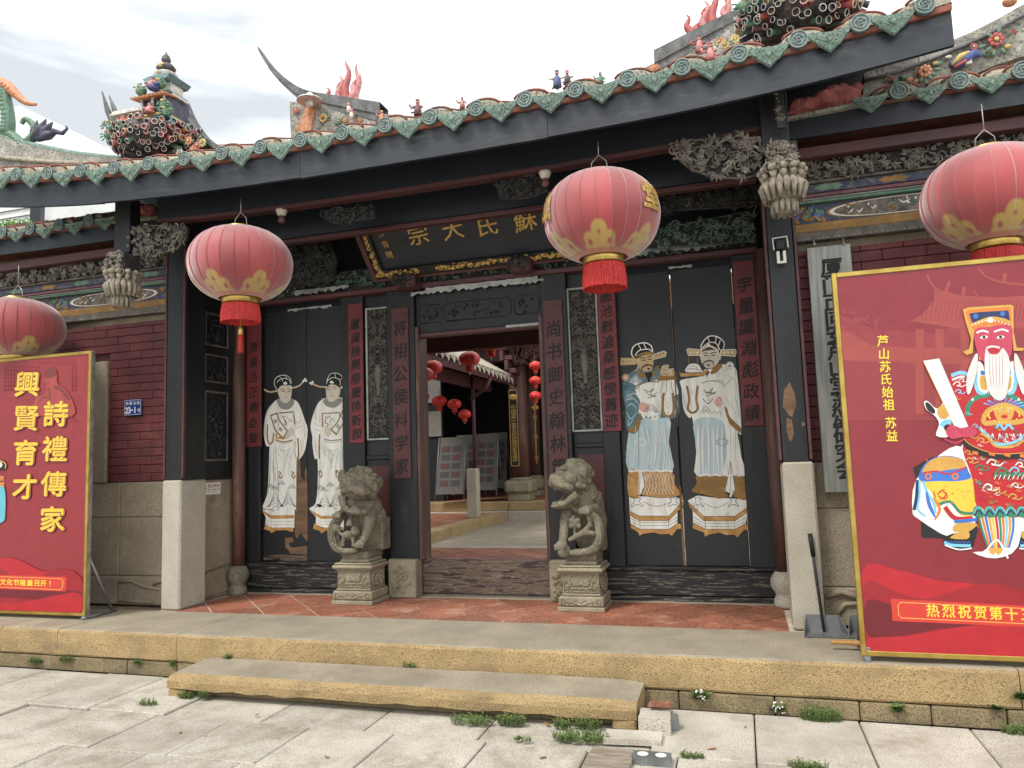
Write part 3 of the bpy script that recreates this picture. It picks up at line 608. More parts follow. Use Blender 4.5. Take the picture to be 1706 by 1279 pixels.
A.fill([(250, 300), (262, 250), (290, 238), (300, 262), (330, 268), (336, 304)], 'skint')
for p_ in ([(255, 250), (285, 270), (300, 240)], [(260, 285), (290, 290), (310, 262)], [(270, 240), (262, 275), (290, 300)], [(310, 300), (320, 262), (334, 270)]): A.line(p_, 3.4, 'paintw'); A.line([(a+4, b+4) for a, b in p_], 1.8, 'ink')
A.fill([(108, 268), (150, 288), (205, 285), (222, 248), (240, 250), (222, 296), (180, 316), (130, 312)], 'paintg')
A.fill([(108, 195), (195, 172), (208, 240), (192, 275), (145, 278), (112, 240)], 'skint')
A.line([(112, 270), (122, 232), (108, 220)], 10, 'skint')
A.fill([(104, 205), (82, 180), (86, 142), (112, 120), (160, 110), (196, 132), (204, 172), (150, 182)], 'ink')
A.line([(104, 210), (80, 180), (85, 142), (110, 118), (160, 110), (196, 130), (204, 170)], 7, 'paintw'); A.line([(100, 185), (125, 155), (180, 148), (200, 165)], 6, 'paintw'); A.line([(118, 118), (135, 150)], 5, 'paintw'); A.line([(150, 112), (165, 145)], 5, 'paintw')
A.line([(105, 192), (150, 172), (204, 168)], 12, 'paintg')
A.fill([(14, 198), (100, 200), (106, 238), (12, 244)], 'skint', 1); A.line([(14, 198), (100, 200), (106, 238), (12, 244)], 3, 'paintg', True, 1)
A.fill([(205, 180), (272, 158), (285, 166), (280, 190), (210, 208)], 'skint', 1); A.line([(205, 180), (272, 158), (285, 166), (280, 190), (210, 208)], 4, 'paintw', True, 1)
for x_ in (30, 50, 72, 225, 248, 266): A.dot((x_, 220 if x_ < 100 else 184-(x_-225)*.3), 5, 'paintg')
A.line([(128, 205), (145, 196), (160, 204)], 5, 'ink'); A.line([(172, 198), (190, 188), (202, 186)], 5, 'ink'); A.line([(136, 216), (148, 211), (160, 216)], 5.5, 'ink'); A.line([(176, 210), (188, 206), (198, 206)], 5.5, 'ink')
A.line([(168, 205), (166, 232), (176, 236)], 2.5, 'paintg'); A.line([(138, 282), (142, 256), (170, 242), (200, 246), (208, 274)], 9, 'ink', taper=True); A.dot((180, 262), 8, 'ink'); A.dot((180, 254), 5, 'pinkhand')
A.fill([(158, 288), (202, 286), (192, 320), (182, 344), (170, 320)], 'ink')
A.dot((44, 315), 22, 'skint'); A.dot((44, 315), 12, 'pinkhand'); A.dot((44, 315), 5, 'paintw')
for a_ in range(7): A.line([(105, 360), (105+46*math.cos(-2.6+a_*.33), 360+46*math.sin(-2.6+a_*.33))], 4, 'paintw', sm=1)
for p_ in ([(55, 420), (100, 410), (125, 440)], [(45, 450), (90, 440), (118, 470)], [(50, 490), (80, 470), (110, 500)], [(60, 560), (60, 600), (90, 560)], [(340, 430), (350, 480), (330, 540)], [(50, 520), (75, 560), (110, 520)]): A.line(p_, 6, 'paintb', taper=True)
A.fill([(60, 618), (95, 602), (124, 530), (136, 540), (122, 620), (92, 642), (64, 638)], 'paintg')
for x_ in (90, 150, 175, 215, 240, 270, 285):
    A.line([(x_+15*math.sin(x_), 600), (x_+10, 720), (x_-4, 865)], 6, 'paintw', taper=True); A.line([(x_+8, 610), (x_+14, 700), (x_+2, 850)], 2, 'grey', taper=True)
for a_ in range(8): A.line([(132+26*math.cos(a_*.785), 698+16*math.sin(a_*.785)), (132+40*math.cos(a_*.785+.3), 698+24*math.sin(a_*.785+.3)), (132+26*math.cos(a_*.785+.7), 698+16*math.sin(a_*.785+.7))], 3.5, 'paintw')
A.line([(122, 620), (122, 860)], 2, 'ink', sm=1)
def pedestal(A, T, out_top, band, foot, seam):
    A.fill(out_top, 'paintw', 1); A.line(out_top, 2.5, 'ink', True, 1); A.fill(band, 'paintgold', 1); A.line(band, 2.5, 'ink', True, 1); A.fill(foot, 'paintgold', 1); A.line(foot, 2.2, 'ink', True, 1)
    for s_ in seam: A.line(s_, 2, 'ink', sm=1)
pedestal(A, 0, [(62, 1012), (130, 1018), (330, 1015), (388, 1042), (352, 1110), (352, 1182), (300, 1214), (128, 1214), (72, 1186)], [(64, 1104), (124, 1134), (300, 1134), (388, 1044), (386, 1072), (300, 1162), (124, 1162), (66, 1128)], [(74, 1180), (130, 1212), (300, 1212), (350, 1178), (366, 1180), (386, 1208), (350, 1212), (318, 1252), (298, 1240), (250, 1244), (210, 1232), (150, 1240), (124, 1252), (118, 1232), (74, 1206)], [[(126, 1134), (130, 1212)], [(298, 1134), (298, 1212)], [(76, 1150), (126, 1172), (298, 1172), (352, 1140)], [(78, 1168), (126, 1190), (298, 1190), (352, 1160)]])
A.fill([(62, 868), (121, 872), (126, 1008), (108, 1028), (60, 1012)], 'paintgold'); A.fill([(141, 876), (317, 876), (335, 950), (377, 1006), (330, 1018), (240, 1024), (138, 1008), (156, 960)], 'paintgold')
for k_ in range(9): A.line([(150+k_*20, 882), (165+k_*20, 940), (150+k_*22, 1008)], 2, 'paintw'); A.line([(170+k_*17, 880), (150+k_*18, 940), (175+k_*19, 1008)], 2, 'paintw')
A.fill([(122, 870), (141, 874), (156, 955), (128, 1014), (120, 1010)], 'paintw', 1)
A.line([(62, 1014), (108, 1030), (124, 1010), (240, 1027), (332, 1020), (377, 1008)], 3, 'ink'); A.line([(130, 875), (124, 1010)], 2.5, 'ink', sm=1); A.line([(141, 875), (156, 958), (134, 1008)], 2.5, 'ink')
for cx_ in (112, 330):
    A.line([(cx_-40, 1080), (cx_-15, 1045), (cx_-22, 1028), (cx_+20, 1030), (cx_+12, 1048), (cx_+40, 1075)], 3, 'ink'); A.line([(cx_-30, 1082), (cx_, 1066), (cx_+34, 1080)], 3, 'ink')
A.line([(150, 1050), (230, 1078), (315, 1050)], 2.5, 'ink')
for k_ in range(22): A.dot((68+k_*11.8, 868+3*math.sin(k_*1.3)), 7, 'paintw', 8)
P('door_painting', A.mb, GB, leaves[2])
# --- fourth figure (white robe)
A = Art(1030, 540, 3.552, LY, GB)
A.fill([(560, 262), (600, 236), (690, 255), (706, 320), (716, 420), (728, 520), (731, 640), (718, 650), (706, 640), (718, 760), (745, 905), (470, 905), (462, 760), (440, 560), (420, 555), (386, 500), (375, 380), (370, 330), (490, 308), (510, 268)], 'paintw')
A.fill([(450, 568), (600, 560), (635, 640), (640, 780), (600, 880), (480, 885), (466, 740)], 'paintb'); A.fill([(655, 640), (705, 650), (736, 880), (700, 890), (690, 760)], 'paintw')
for x_ in (475, 500, 530, 560, 590, 615, 650, 680):
    A.line([(x_, 600), (x_+8*math.sin(x_), 730), (x_+4, 885)], 9, 'paintw', taper=True); A.line([(x_+12, 590), (x_+14, 700), (x_+10, 860)], 2, 'grey', taper=True)
A.line([(490, 350), (540, 335), (610, 345), (628, 370)], 5, 'grey')
A.fill([(440, 370), (470, 360), (478, 470), (470, 520), (440, 535), (415, 510), (405, 380)], 'paintw')
A.line([(406, 365), (420, 440), (412, 500), (440, 524), (470, 500), (462, 440), (470, 365)], 14, 'paintg')
A.line([(430, 385), (440, 420), (450, 385)], 2, 'grey')
A.fill([(576, 445), (596, 425), (615, 440), (612, 480), (590, 490), (570, 470)], 'pinkhand')
A.line([(505, 385), (530, 410), (560, 375), (545, 415), (580, 400), (520, 425)], 6, 'grey'); A.line([(515, 400), (545, 405), (575, 410)], 4, 'ink'); A.line([(500, 440), (530, 470), (560, 440)], 4, 'ink')
for k_ in range(4): A.line([(488+k_*8, 525), (515, 480+k_*11), (552-k_*8, 525)], 2.4, 'ink'); 
for k_ in range(5): A.dot((492+k_*26, 522+4*(k_ % 2)), 11, 'paintw'); A.line([(482+k_*26, 530), (492+k_*26, 512), (502+k_*26, 530)], 2, 'ink')
A.fill([(628, 492), (645, 500), (662, 550), (732, 618), (730, 645), (700, 628), (655, 580)], 'paintg')
A.fill([(490, 165), (590, 156), (597, 215), (562, 255), (520, 258), (492, 222)], 'skin')
A.line([(596, 160), (604, 180), (600, 210)], 10, 'skin')
A.fill([(494, 165), (490, 125), (530, 76), (580, 72), (624, 105), (620, 150), (600, 176), (590, 158), (530, 130)], 'ink')
A.line([(494, 160), (492, 122), (530, 75), (580, 72), (625, 105), (620, 150), (600, 176)], 7, 'paintw'); A.line([(498, 140), (530, 112), (575, 110), (600, 150)], 6, 'paintw'); A.line([(530, 76), (540, 108)], 5, 'paintw'); A.line([(580, 74), (575, 108)], 5, 'paintw'); A.line([(604, 95), (592, 130)], 5, 'paintw')
A.line([(498, 148), (540, 128), (595, 158)], 12, 'skin'); A.dot((534, 124), 9, 'paintw')
for q_ in ([(405, 150), (415, 143), (490, 152), (490, 184), (415, 186)], [(605, 152), (692, 148), (699, 158), (694, 190), (607, 184)]):
    A.fill(q_, 'skint', 1); A.line(q_, 4, 'paintw', True, 1)
for x_ in (425, 445, 468, 628, 650, 675): A.dot((x_, 167), 6, 'paintw')
A.line([(503, 176), (518, 168), (530, 176)], 5, 'ink'); A.line([(545, 176), (562, 166), (582, 170)], 5, 'ink'); A.line([(508, 187), (518, 183), (528, 188)], 5.5, 'ink'); A.line([(548, 186), (560, 182), (574, 186)], 5.5, 'ink')
A.line([(538, 178), (533, 206), (542, 210)], 2.5, 'grey'); A.line([(504, 252), (508, 226), (535, 216), (560, 222), (566, 250)], 8, 'ink', taper=True); A.dot((534, 232), 7, 'pinkhand'); A.dot((534, 243), 7, 'ink')
A.fill([(560, 262), (600, 232), (615, 250), (575, 290), (545, 292)], 'paintg'); A.fill([(518, 275), (540, 282), (530, 300), (524, 315)], 'ink')
A.fill([(400, 282), (412, 245), (440, 232), (475, 240), (490, 265), (500, 285)], 'paintw'); A.line([(405, 270), (430, 262), (470, 268), (495, 276)], 3, 'ink'); A.line([(420, 250), (445, 248), (470, 256)], 2.5, 'grey')
A.fill([(358, 278), (370, 288), (500, 284), (535, 262), (530, 284), (505, 306), (370, 312)], 'paintgold', 1); A.line([(358, 278), (370, 288), (500, 284), (535, 262), (530, 284), (505, 306), (370, 312)], 2.5, 'ink', True, 1)
A.line([(415, 195), (418, 235)], 5, 'paintg', sm=1); A.line([(468, 195), (470, 235)], 5, 'paintg', sm=1)
A.dot((660, 247), 26, 'paintw'); A.line([(660+20*math.cos(a_), 247+20*math.sin(a_)) if 1 else 0 for a_ in [x*.7 for x in range(9)]], 3, 'grey', True); A.dot((660, 247), 9, 'grey')
for p_ in ([(640, 300), (690, 330), (700, 400)], [(625, 380), (660, 330), (690, 320)], [(625, 420), (660, 470), (700, 540)], [(690, 420), (705, 480), (715, 560)], [(620, 460), (640, 520), (660, 545)], [(385, 400), (392, 460), (410, 520)], [(540, 340), (590, 330), (640, 350)]): A.line(p_, 2.6, 'grey', taper=True)
for a_ in range(8): A.line([(615+26*math.cos(a_*.785), 698+16*math.sin(a_*.785)), (615+40*math.cos(a_*.785+.3), 698+24*math.sin(a_*.785+.3)), (615+26*math.cos(a_*.785+.7), 698+16*math.sin(a_*.785+.7))], 3.5, 'grey')
pedestal(A, 0, [(410, 1042), (470, 1012), (560, 1024), (764, 1034), (768, 1110), (754, 1188), (690, 1214), (518, 1214), (442, 1182), (440, 1110)], [(412, 1050), (508, 1136), (690, 1136), (770, 1080), (770, 1110), (690, 1164), (508, 1164), (424, 1086)], [(446, 1176), (520, 1212), (690, 1212), (750, 1180), (768, 1188), (780, 1218), (745, 1216), (706, 1262), (688, 1246), (640, 1248), (600, 1234), (540, 1244), (512, 1258), (506, 1234), (438, 1206)], [[(512, 1136), (518, 1212)], [(690, 1136), (690, 1212)], [(440, 1140), (514, 1178), (690, 1178), (755, 1146)], [(440, 1160), (516, 1196), (690, 1196), (755, 1166)]])
A.fill([(470, 893), (642, 900), (642, 955), (628, 985), (655, 1020), (600, 1030), (520, 1012), (436, 990), (466, 940)], 'paintg'); A.fill([(672, 900), (746, 902), (764, 1032), (700, 1028), (676, 1000)], 'paintg')
A.fill([(664, 812), (680, 900), (692, 976), (676, 1000), (672, 1022), (656, 1022), (664, 1000), (630, 985), (650, 900)], 'paintw', 1); A.line([(664, 812), (650, 900), (632, 985), (655, 1020), (600, 1031), (436, 992)], 2.5, 'ink', sm=1); A.line([(664, 812), (680, 900), (692, 976), (672, 990)], 2.5, 'ink', sm=1); A.line([(666, 830), (664, 1000)], 2, 'ink', sm=1)
for cx_ in (472, 682):
    A.line([(cx_-34, 1080), (cx_-12, 1045), (cx_-18, 1028), (cx_+20, 1030), (cx_+12, 1048), (cx_+34, 1078)], 3, 'ink'); A.line([(cx_-28, 1082), (cx_, 1066), (cx_+30, 1080)], 3, 'ink')
A.line([(510, 1060), (580, 1085), (650, 1055)], 2.5, 'ink')
for k_ in range(24): A.dot((474+k_*11.6, 892+3*math.sin(k_*1.3)), 7, 'paintw', 8)
P('door_painting', A.mb, GB, leaves[3])

# couplet boards with black writing
def couplet(txt, x0, x1, z0, z1, y, mat, first, size, label, gapmul=1.0, ztop=None):
    mb = MB(); mb.box(x0, x1, y-.012, y, z0, z1, .002); o = P('couplet_board', mb, mat, None, label)
    n = len(txt); cxm = (x0+x1)/2; zt = ztop or (z1-first); st = (zt-(z0+size*.75))/(n-1)
    for i, ch in enumerate(txt): mb = MB(); put(mb, ch, (cxm+rnd.uniform(-.004, .004), y-.0135, zt-i*st), size*rnd.uniform(.95, 1.06), bold=.02+rnd.uniform(-.004, .006), sx=.94, shear=.08+rnd.uniform(-.03, .03)); P('character', mb, 'ink', o)
cxs = lambda a, b, py, Y=-.03: (at(a, py, Y=Y).x, at(b, py, Y=Y).x)
zz = lambda px, py, Y=-.03: at(px, py, Y=Y).z
a, b = cxs(411, 436, 740, -.025); couplet('清廉品正鼎臣聲', a, b, zz(423, 744), 2.78, -.025, 'couplet', .34, .115, 'red couplet board with black writing left of the left doors')
a, b = cxs(582, 606, 620, -.025); couplet('蘆廬幾興廢慶換新顔', a, b, zz(592, 738), 2.78, -.025, 'couplet', .2, .115, 'red couplet board with black writing right of the left doors')
a, b = cxs(655, 683, 660, -.055); couplet('将相公侯科学家', a, b, zz(670, 797), 2.69, -.055, 'couplet_d', .2, .155, 'darker red couplet board left of the doorway')
a, b = cxs(911, 943, 660, -.055); couplet('尚书御史翰林第', a, b, zz(930, 800), 2.62, -.055, 'couplet_d', .26, .155, 'darker red couplet board right of the doorway')
a, b = cxs(1002, 1032, 640, -.025); couplet('墨池數滄桑感懷舊迹', a, b, zz(1020, 718), 2.78, -.025, 'couplet', .16, .125, 'red couplet board with black writing left of the right doors')
a, b = cxs(1231, 1266, 600, -.025); couplet('宇量識淵彪政績', a, b, zz(1255, 709), 2.80, -.025, 'couplet', .2, .14, 'red couplet board with black writing at the right end')

# openwork carved lattice panels
def lattice(px0, px1, pyT, pyB, pym, seed):
    x0, x1 = cxs(px0, px1, pym, 0); zt = zz((px0+px1)/2, pyT, 0); zb = zz((px0+px1)/2, pyB, 0)
    mb = MB(); mb.box(x0, x1, .0, .018, zb, zt); o = P('lattice_panel', mb, 'ink')
    mb = MB(); t = .018
    mb.box(x0, x0+t, -.02, .0, zb, zt, .004); mb.box(x1-t, x1, -.02, .0, zb, zt, .004); mb.box(x0+t, x1-t, -.02, .0, zb, zb+t, .004); mb.box(x0+t, x1-t, -.02, .0, zt-t, zt, .004)
    P('lattice_frame', mb, 'paleframe', o)
    mb = MB(); r = random.Random(seed); cxm = (x0+x1)/2; hw = (x1-x0)/2-.03
    # symmetric openwork: mirrored tendrils either side of a central motif
    for i in range(150):
        dx = r.uniform(.01, hw); z = r.uniform(zb+.03, zt-.03); s = r.uniform(.014, .034); t0 = r.uniform(0, 6); tn = r.choice((-1, 1))*r.uniform(.5, 1.1)
        for sg in (-1, 1):
            mb.tube([(cxm+sg*(dx+s*(1-k/9*.8)*math.cos(t0+tn*6.283*k/9)), -.006, z+s*(1-k/9*.8)*math.sin(t0+tn*6.283*k/9)) for k in range(10) if abs(dx+s*math.cos(t0+tn*6.283*k/9)) < hw+.01], .0036, 4, False)
    for i in range(26):
        z = zb+.04+(zt-zb-.08)*i/25
        for sg in (-1, 1): mb.tube([(cxm+sg*hw*.2, -.005, z), (cxm+sg*hw*.6, -.008, z+.03), (cxm+sg*hw*1.02, -.005, z-.01)], .004, 4, False)
    zc = zb+(zt-zb)*.5
    mb.lathe(cxm, -.004, [(.004, zc-.22), (.02, zc-.20), (.018, zc-.15), (.035, zc-.08), (.042, zc), (.04, zc+.04), (.022, zc+.07), (.026, zc+.085), (.004, zc+.09)], 10)
    P('openwork', mb, 'lattice', o)
lattice(611, 650, 512, 733, 620, 5)
lattice(949, 1000, 478, 719, 600, 6)

# lintel and relief band
mb = MB(); mb.box(-4.80, .24, -.075, .03, 2.86, 2.905, .006); P('lintel_beam', mb, 'redbeam')
mb = MB(); mb.box(-4.80, .24, -.03, .06, 2.908, 3.12); P('relief_band', mb, 'carved')
M['greenpaint'] = pm('faded_green_relief', c(92, 112, 98), c(58, 76, 74), 9, .7, .5, 50, .004, c4=c(120, 104, 82), s4=8)
for i, (a, b) in enumerate(((-4.7, -3.75), (-3.7, -3.15), (-3.1, -1.45), (-1.40, -.6), (-.55, .18))):
    mb = MB(); scrollwork(mb, a, b, 2.93, 3.10, -.035, int((b-a)*75), 70+i, .011, .025); P('relief_carving', mb, 'greenpaint')
mb = MB(); mb.poly([(x, -.0785+.0, z) for x, z in ((-4.4, 2.872), (-4.35, 2.9), (-3.9, 2.902), (-3.6, 2.89), (-3.75, 2.87), (-4.1, 2.876))])
def ragged(x0, x1, z0, z1, y, seed):
    r = random.Random(seed); n = int((x1-x0)/.025); t = [(x0+(x1-x0)*i/n, z1+r.uniform(-.004, .004)) for i in range(n+1)]; b = [(x0+(x1-x0)*i/n, z0+r.uniform(0, (z1-z0)*.7)) for i in range(n+1)]
    mbb.poly([(x, y, z) for x, z in t+b[::-1]])
mbb = MB()
ragged(-4.15, -3.55, 2.907, 2.965, -.082, 1); ragged(-2.75, -1.65, 2.80, 2.855, -.052, 2); ragged(-2.9, -1.6, 2.79, 2.83, -.0525, 9); ragged(-4.3, -3.8, 2.775, 2.81, .024, 3); ragged(-.75, -.05, 2.915, 2.985, -.082, 4)
ragged(-1.02, -.93, 2.79, 2.835, .024, 5); ragged(-.5, -.3, 2.80, 2.83, .024, 6)
P('bare_plaster_patches', mbb, 'paleframe')
# wall up to the roof behind, beams, boards
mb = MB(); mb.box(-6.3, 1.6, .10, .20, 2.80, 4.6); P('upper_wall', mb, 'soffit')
def beam(name, y0, y1, z0, z1, mat, x0=-4.80, x1=.24, ch=.008):
    mb = MB(); mb.box(x0, x1, y0, y1, z0, z1, ch); return P(name, mb, mat)
beam('inner_beam', -.76, -.70, 3.257, 3.75, 'fascia2'); beam('red_purlin', -.775, -.69, 3.215, 3.255, 'redbeam')
# eave curve -------------------------------------------------------
def ze(x): return 3.648+.0034*abs(x-CX)**3.0
def curved(name, x0, x1, y0, y1, dz0, dz1, mat, n=36, parent=None, jag=0):
    mb = MB(); r = random.Random(5); ids = []
    for i in range(n+1):
        x = x0+(x1-x0)*i/n; z = ze(x)
        ids.append(mb.av([(x, y0, z+dz0), (x, y1, z+dz0), (x, y1, z+dz1), (x, y0, z+dz1)]))
    for i in range(n):
        for k in range(4): mb.af((ids[i]+k, ids[i]+(k+1) % 4, ids[i+1]+(k+1) % 4, ids[i+1]+k))
    mb.af([ids[0]+k for k in range(4)]); mb.af([ids[-1]+k for k in range(4)][::-1]); return P(name, mb, mat, parent)
XL, XR = -6.35, 1.345
for fa, fb, dzf in ((XL, -4.93, 0), (-4.927, -3.05, .004), (-3.047, -1.12, -.003), (-1.117, XR, .002)): curved('fascia_board', fa, fb, -1.675-abs(dzf), -1.645, -.262+dzf, -.055, 'fascia', 14)
curved('eave_lath', XL, XR, -1.70, -1.63, -.052, -.018, 'terra')
curved('eave_purlin_board', -4.79, .27, -1.22, -1.16, -.27, .10, 'fascia2')
curved('eave_purlin_lip', -4.79, .27, -1.235, -1.15, -.305, -.272, 'redbeam')
# soffit: planks following the roof
ROOFN = 26
def zr(y): t = y+1.7; return .40*t+.035*t*t
mb = MB(); ids = []
for i in range(37):
    x = XL+.01+(XR-XL-.02)*i/36
    ids.append(mb.av([(x, yy, ze(x)+zr(yy)*1.0-.05) for yy in (-1.64, -1.2, -.6, 0, .5)]))
for i in range(36):
    for k in range(4): mb.af((ids[i]+k, ids[i]+k+1, ids[i+1]+k+1, ids[i+1]+k))
P('soffit', mb, 'soffit')
for i in range(30):     # rafters
    x = -6.2+i*.25; mb = MB(); z = ze(x)
    mb.prism([Vector((x-.03, yy, z+zr(yy)-.115+d)) for yy, d in ((-1.6, 0), (-.8, 0), (.1, 0), (.1, .06), (-.8, .06), (-1.6, .06))], (.06, 0, 0)); P('rafter', mb, 'fascia2')

# roof surface: pan bed, cover rows with disc ends, drip tiles
mb = MB(); ids = []; ys = [-1.7, -1.4, -1.0, -.5, 0, .5, 1.0, 1.4, 2.0, 2.7]
def zroof(x, y):
    if y <= 1.4: return ze(x)+zr(y)
    return ze(x)+zr(1.4)-.5*(y-1.4)
for i in range(37):
    x = XL+(XR-XL)*i/36; ids.append(mb.av([(x, yy, zroof(x, yy)-.01) for yy in ys]))
for i in range(36):
    for k in range(len(ys)-1): mb.af((ids[i]+k, ids[i]+k+1, ids[i+1]+k+1, ids[i+1]+k))
roof = P('roof', mb, 'terra')
PX = -.205; pitch = .3505
r_ = random.Random(11)
def disc_mesh(x, y, z, rad, parent):
    mb = MB()
    mb.smooth = False
    n = 20
    a = mb.av([(x+rad*math.cos(6.283*i/n), y, z+rad*math.sin(6.283*i/n)) for i in range(n)]); b = mb.av([(x+rad*math.cos(6.283*i/n), y-.025, z+rad*math.sin(6.283*i/n)) for i in range(n)])
    for i in range(n): mb.af((a+i, a+(i+1) % n, b+(i+1) % n, b+i))
    mb.af([b+i for i in range(n)])
    mb.mi = 1
    for q in (.92, .55):
        mb.tube([(x+rad*q*math.cos(6.283*i/16), y-.027, z+rad*q*math.sin(6.283*i/16)) for i in range(17)], .0045, 4, False)
    for k in range(4):
        t0 = k*1.57+.4; mb.tube([(x+rad*.72*math.cos(t0), y-.027, z+rad*.72*math.sin(t0)), (x+rad*.3*math.cos(t0+.8), y-.028, z+rad*.3*math.sin(t0+.8)), (x+rad*.25*math.cos(t0-.9), y-.028, z+rad*.25*math.sin(t0-.9))], .004, 4, False)
    return part('eave_disc', mb, ['disc', 'discrelief'], parent)
def drip_mesh(x, y, z, wd, ht, parent, lean=0):
    mb = MB(); top = []; n = 14; front = []; pts = []
    for i in range(n+1):
        u = -1+2*i/n; pts.append((u, 0))
    edge = []
    for i in range(13):
        t = i/12; u = 1-2*t; d = (1-abs(u)**1.5)
        edge.append((u, -d*(1.0)-.05*(i % 2)*(0 < i < 12)-(.12 if i == 6 else 0)))
    loop = [(-1, .12), (-.5, .0), (0, -.06), (.5, 0), (1, .12)]+[(u, v) for u, v in edge[1:-1]]
    P3 = [Vector((x+u*wd/2, y-.012-.02*(1-u*u)+.02*(-v), z+v*ht+lean*u)) for u, v in loop]
    mb.prism(P3, (0, .014, 0))
    mb.mi = 1
    for sg in (-1, 1):
        for k in range(3):
            mb.tube([(x+sg*wd*(.08+.1*k), y-.036, z-.25*ht), (x+sg*wd*(.14+.1*k), y-.04, z-(.55-.1*k)*ht), (x+sg*wd*(.05+.09*k), y-.036, z-(.72-.14*k)*ht)], .0042, 4, False)
    mb.tube([tuple(p+Vector((0, -.004, .008))) for p in P3[5:]], .0035, 4, False)
    mb.ball((x, y-.036, z-.45*ht), (.016, .006, .02), 7, 4)
    return part('drip_tile', mb, ['green', 'green'], parent)
def cover_row(x, y0, zf, parent, n=2, rx=.125, rz=.088, L=.42, seed=0):
    for k in range(n):
        mb = MB(); ya = y0+k*L; yb = ya+L*.98; nn = 9; mb.smooth = True
        def ring(yy, s, dz): 
            w_ = 1.0
            return [(x+rx*s*math.cos(math.pi*j/nn)*(1.0), yy, zf(x, yy)-.005+dz+rz*s*math.sin(math.pi*j/nn)**.75+r_.uniform(-.004, .004)) for j in range(nn+1)]
        rings = [ring(ya, 1.0, 0), ring(ya+L*.33, .99, .002), ring(ya+L*.66, .97, 0), ring(yb, .93, -.004)]
        ids = [mb.av(q) for q in rings]
        for i in range(3):
            for j in range(nn): mb.af((ids[i]+j, ids[i]+j+1, ids[i+1]+j+1, ids[i+1]+j))
        mb.smooth = False; mb.af([ids[0]+j for j in range(nn+1)])
        mb.mi = 1            # the fired tile lip shows red along the crown
        lip = [(x+(rx+.004)*math.cos(math.pi*j/nn), ya+.004, zf(x, ya)+.004+(rz+.004)*math.sin(math.pi*j/nn)**.75) for j in range(1, nn)]
        mb.tube(lip, .009, 5)
        mb.tube([(x+rx*.35, ya+.005, zf(x, ya)+rz*1.02), (x+rx*.35, yb, zf(x, yb)+rz*.96)], .006, 4)
        part('cover_tile', mb, ['plaster', 'terra'], parent)
for i in range(-17, 5):
    x = PX+i*pitch
    zf = lambda xx, yy: zroof(xx, yy)+.0
    disc_mesh(x, -1.712, ze(x)+.005, .058, roof)
    cover_row(x+.03, -1.69, zf, roof, 3, .125, .078)
    xm = x+pitch/2
    if xm < XR: drip_mesh(xm+.0, -1.72, ze(xm)+.002, .25, .112, roof)

# main ridge with swallowtail ends, seen above the eave at the left
ZC = at(850, 190, Y=1.45).z
def ridge_curve(x):      # sags in the middle and sweeps up to the horns
    d = abs(x-CX); return ZC+.1*d**1.9
rg = None
mb = MB(); pts = []; n = 30
xs = [CX-2.6+5.2*i/n for i in range(n+1)]
ids = []
for x in xs:
    z = ridge_curve(x)
    ids.append(mb.av([(x, 1.37, z-.42), (x, 1.53, z-.42), (x, 1.53, z), (x, 1.37, z)]))
for i in range(n):
    for k in range(4): mb.af((ids[i]+k, ids[i]+(k+1) % 4, ids[i+1]+(k+1) % 4, ids[i+1]+k))
mb.af([ids[0]+k for k in range(4)]); mb.af([ids[-1]+k for k in range(4)])
ridge = P('ridge', mb, 'ridgep')
def horn(side):
    mb = MB(); base = [at(640, 184, Y=1.45), at(575, 172, Y=1.45), at(515, 160, Y=1.45), at(478, 136, Y=1.45), at(450, 108, Y=1.45), at(430, 78, Y=1.45)]
    q = smooth_pts([tuple(p) for p in base], 5, False); n = len(q)
    for dz, rad, w_ in ((0, .085, .10), (-.11, .065, .08)):
        prev = None
        for i, p in enumerate(q):
            t = i/(n-1); r1 = rad*(1-t)**.6+.008; ww = w_*(1-t)**.5+.012
            if dz and t > .8: break
            zz_ = p[2]+dz*(1-t); x_ = p[0] if side < 0 else 2*CX-p[0]
            id_ = mb.av([(x_, 1.45-ww, zz_-r1), (x_, 1.45+ww, zz_-r1), (x_, 1.45+ww, zz_+r1*.6), (x_, 1.45-ww, zz_+r1*.6)])
            if prev is not None:
                for k in range(4): mb.af((prev+k, prev+(k+1) % 4, id_+(k+1) % 4, id_+k))
            prev = id_
        mb.af([prev+k for k in range(4)])
    return P('swallowtail_horn', mb, 'ridged', ridge)
horn(-1); horn(1)
def wedge(side):
    mb = MB(); Lp = [at(484, 170, Y=1.41), at(486, 230, Y=1.41), at(625, 220, Y=1.41), at(640, 200, Y=1.41), at(560, 178, Y=1.41)]
    f_ = lambda p: Vector((p.x if side < 0 else 2*CX-p.x, 1.39, p.z)); mb.prism([f_(p) for p in Lp], (0, .12, 0)); P('ridge_end_panel', mb, 'ridgep', ridge)
wedge(-1); wedge(1)
def colm(name, col, rough=.5): 
    g_ = sum(col[:3])/3; col = tuple(x*.74+(.22*g_+.04*.5) for x in col[:3])+(1,)
    if name not in M: M[name] = pm(name, col, tuple(x*.6 for x in col[:3])+(1,), 25, rough, .5, 60, .004, c4=c(130, 126, 118), s4=14)
    return name
for nme, col in (('cp_red', c(196, 62, 58)), ('cp_orange', c(222, 132, 62)), ('cp_yellow', c(226, 196, 84)), ('cp_green', c(84, 138, 104)), ('cp_teal', c(96, 146, 150)), ('cp_blue', c(52, 84, 170)), ('cp_dark', c(70, 62, 66)), ('cp_white', c(226, 222, 208)), ('cp_maroon', c(120, 52, 62)), ('cp_pink', c(222, 128, 124)), ('cp_navy', c(48, 52, 84))): colm(nme, col)
CP = ['cp_red', 'cp_orange', 'cp_yellow', 'cp_green', 'cp_teal', 'cp_blue', 'cp_dark', 'cp_white', 'cp_maroon', 'cp_pink', 'cp_navy']
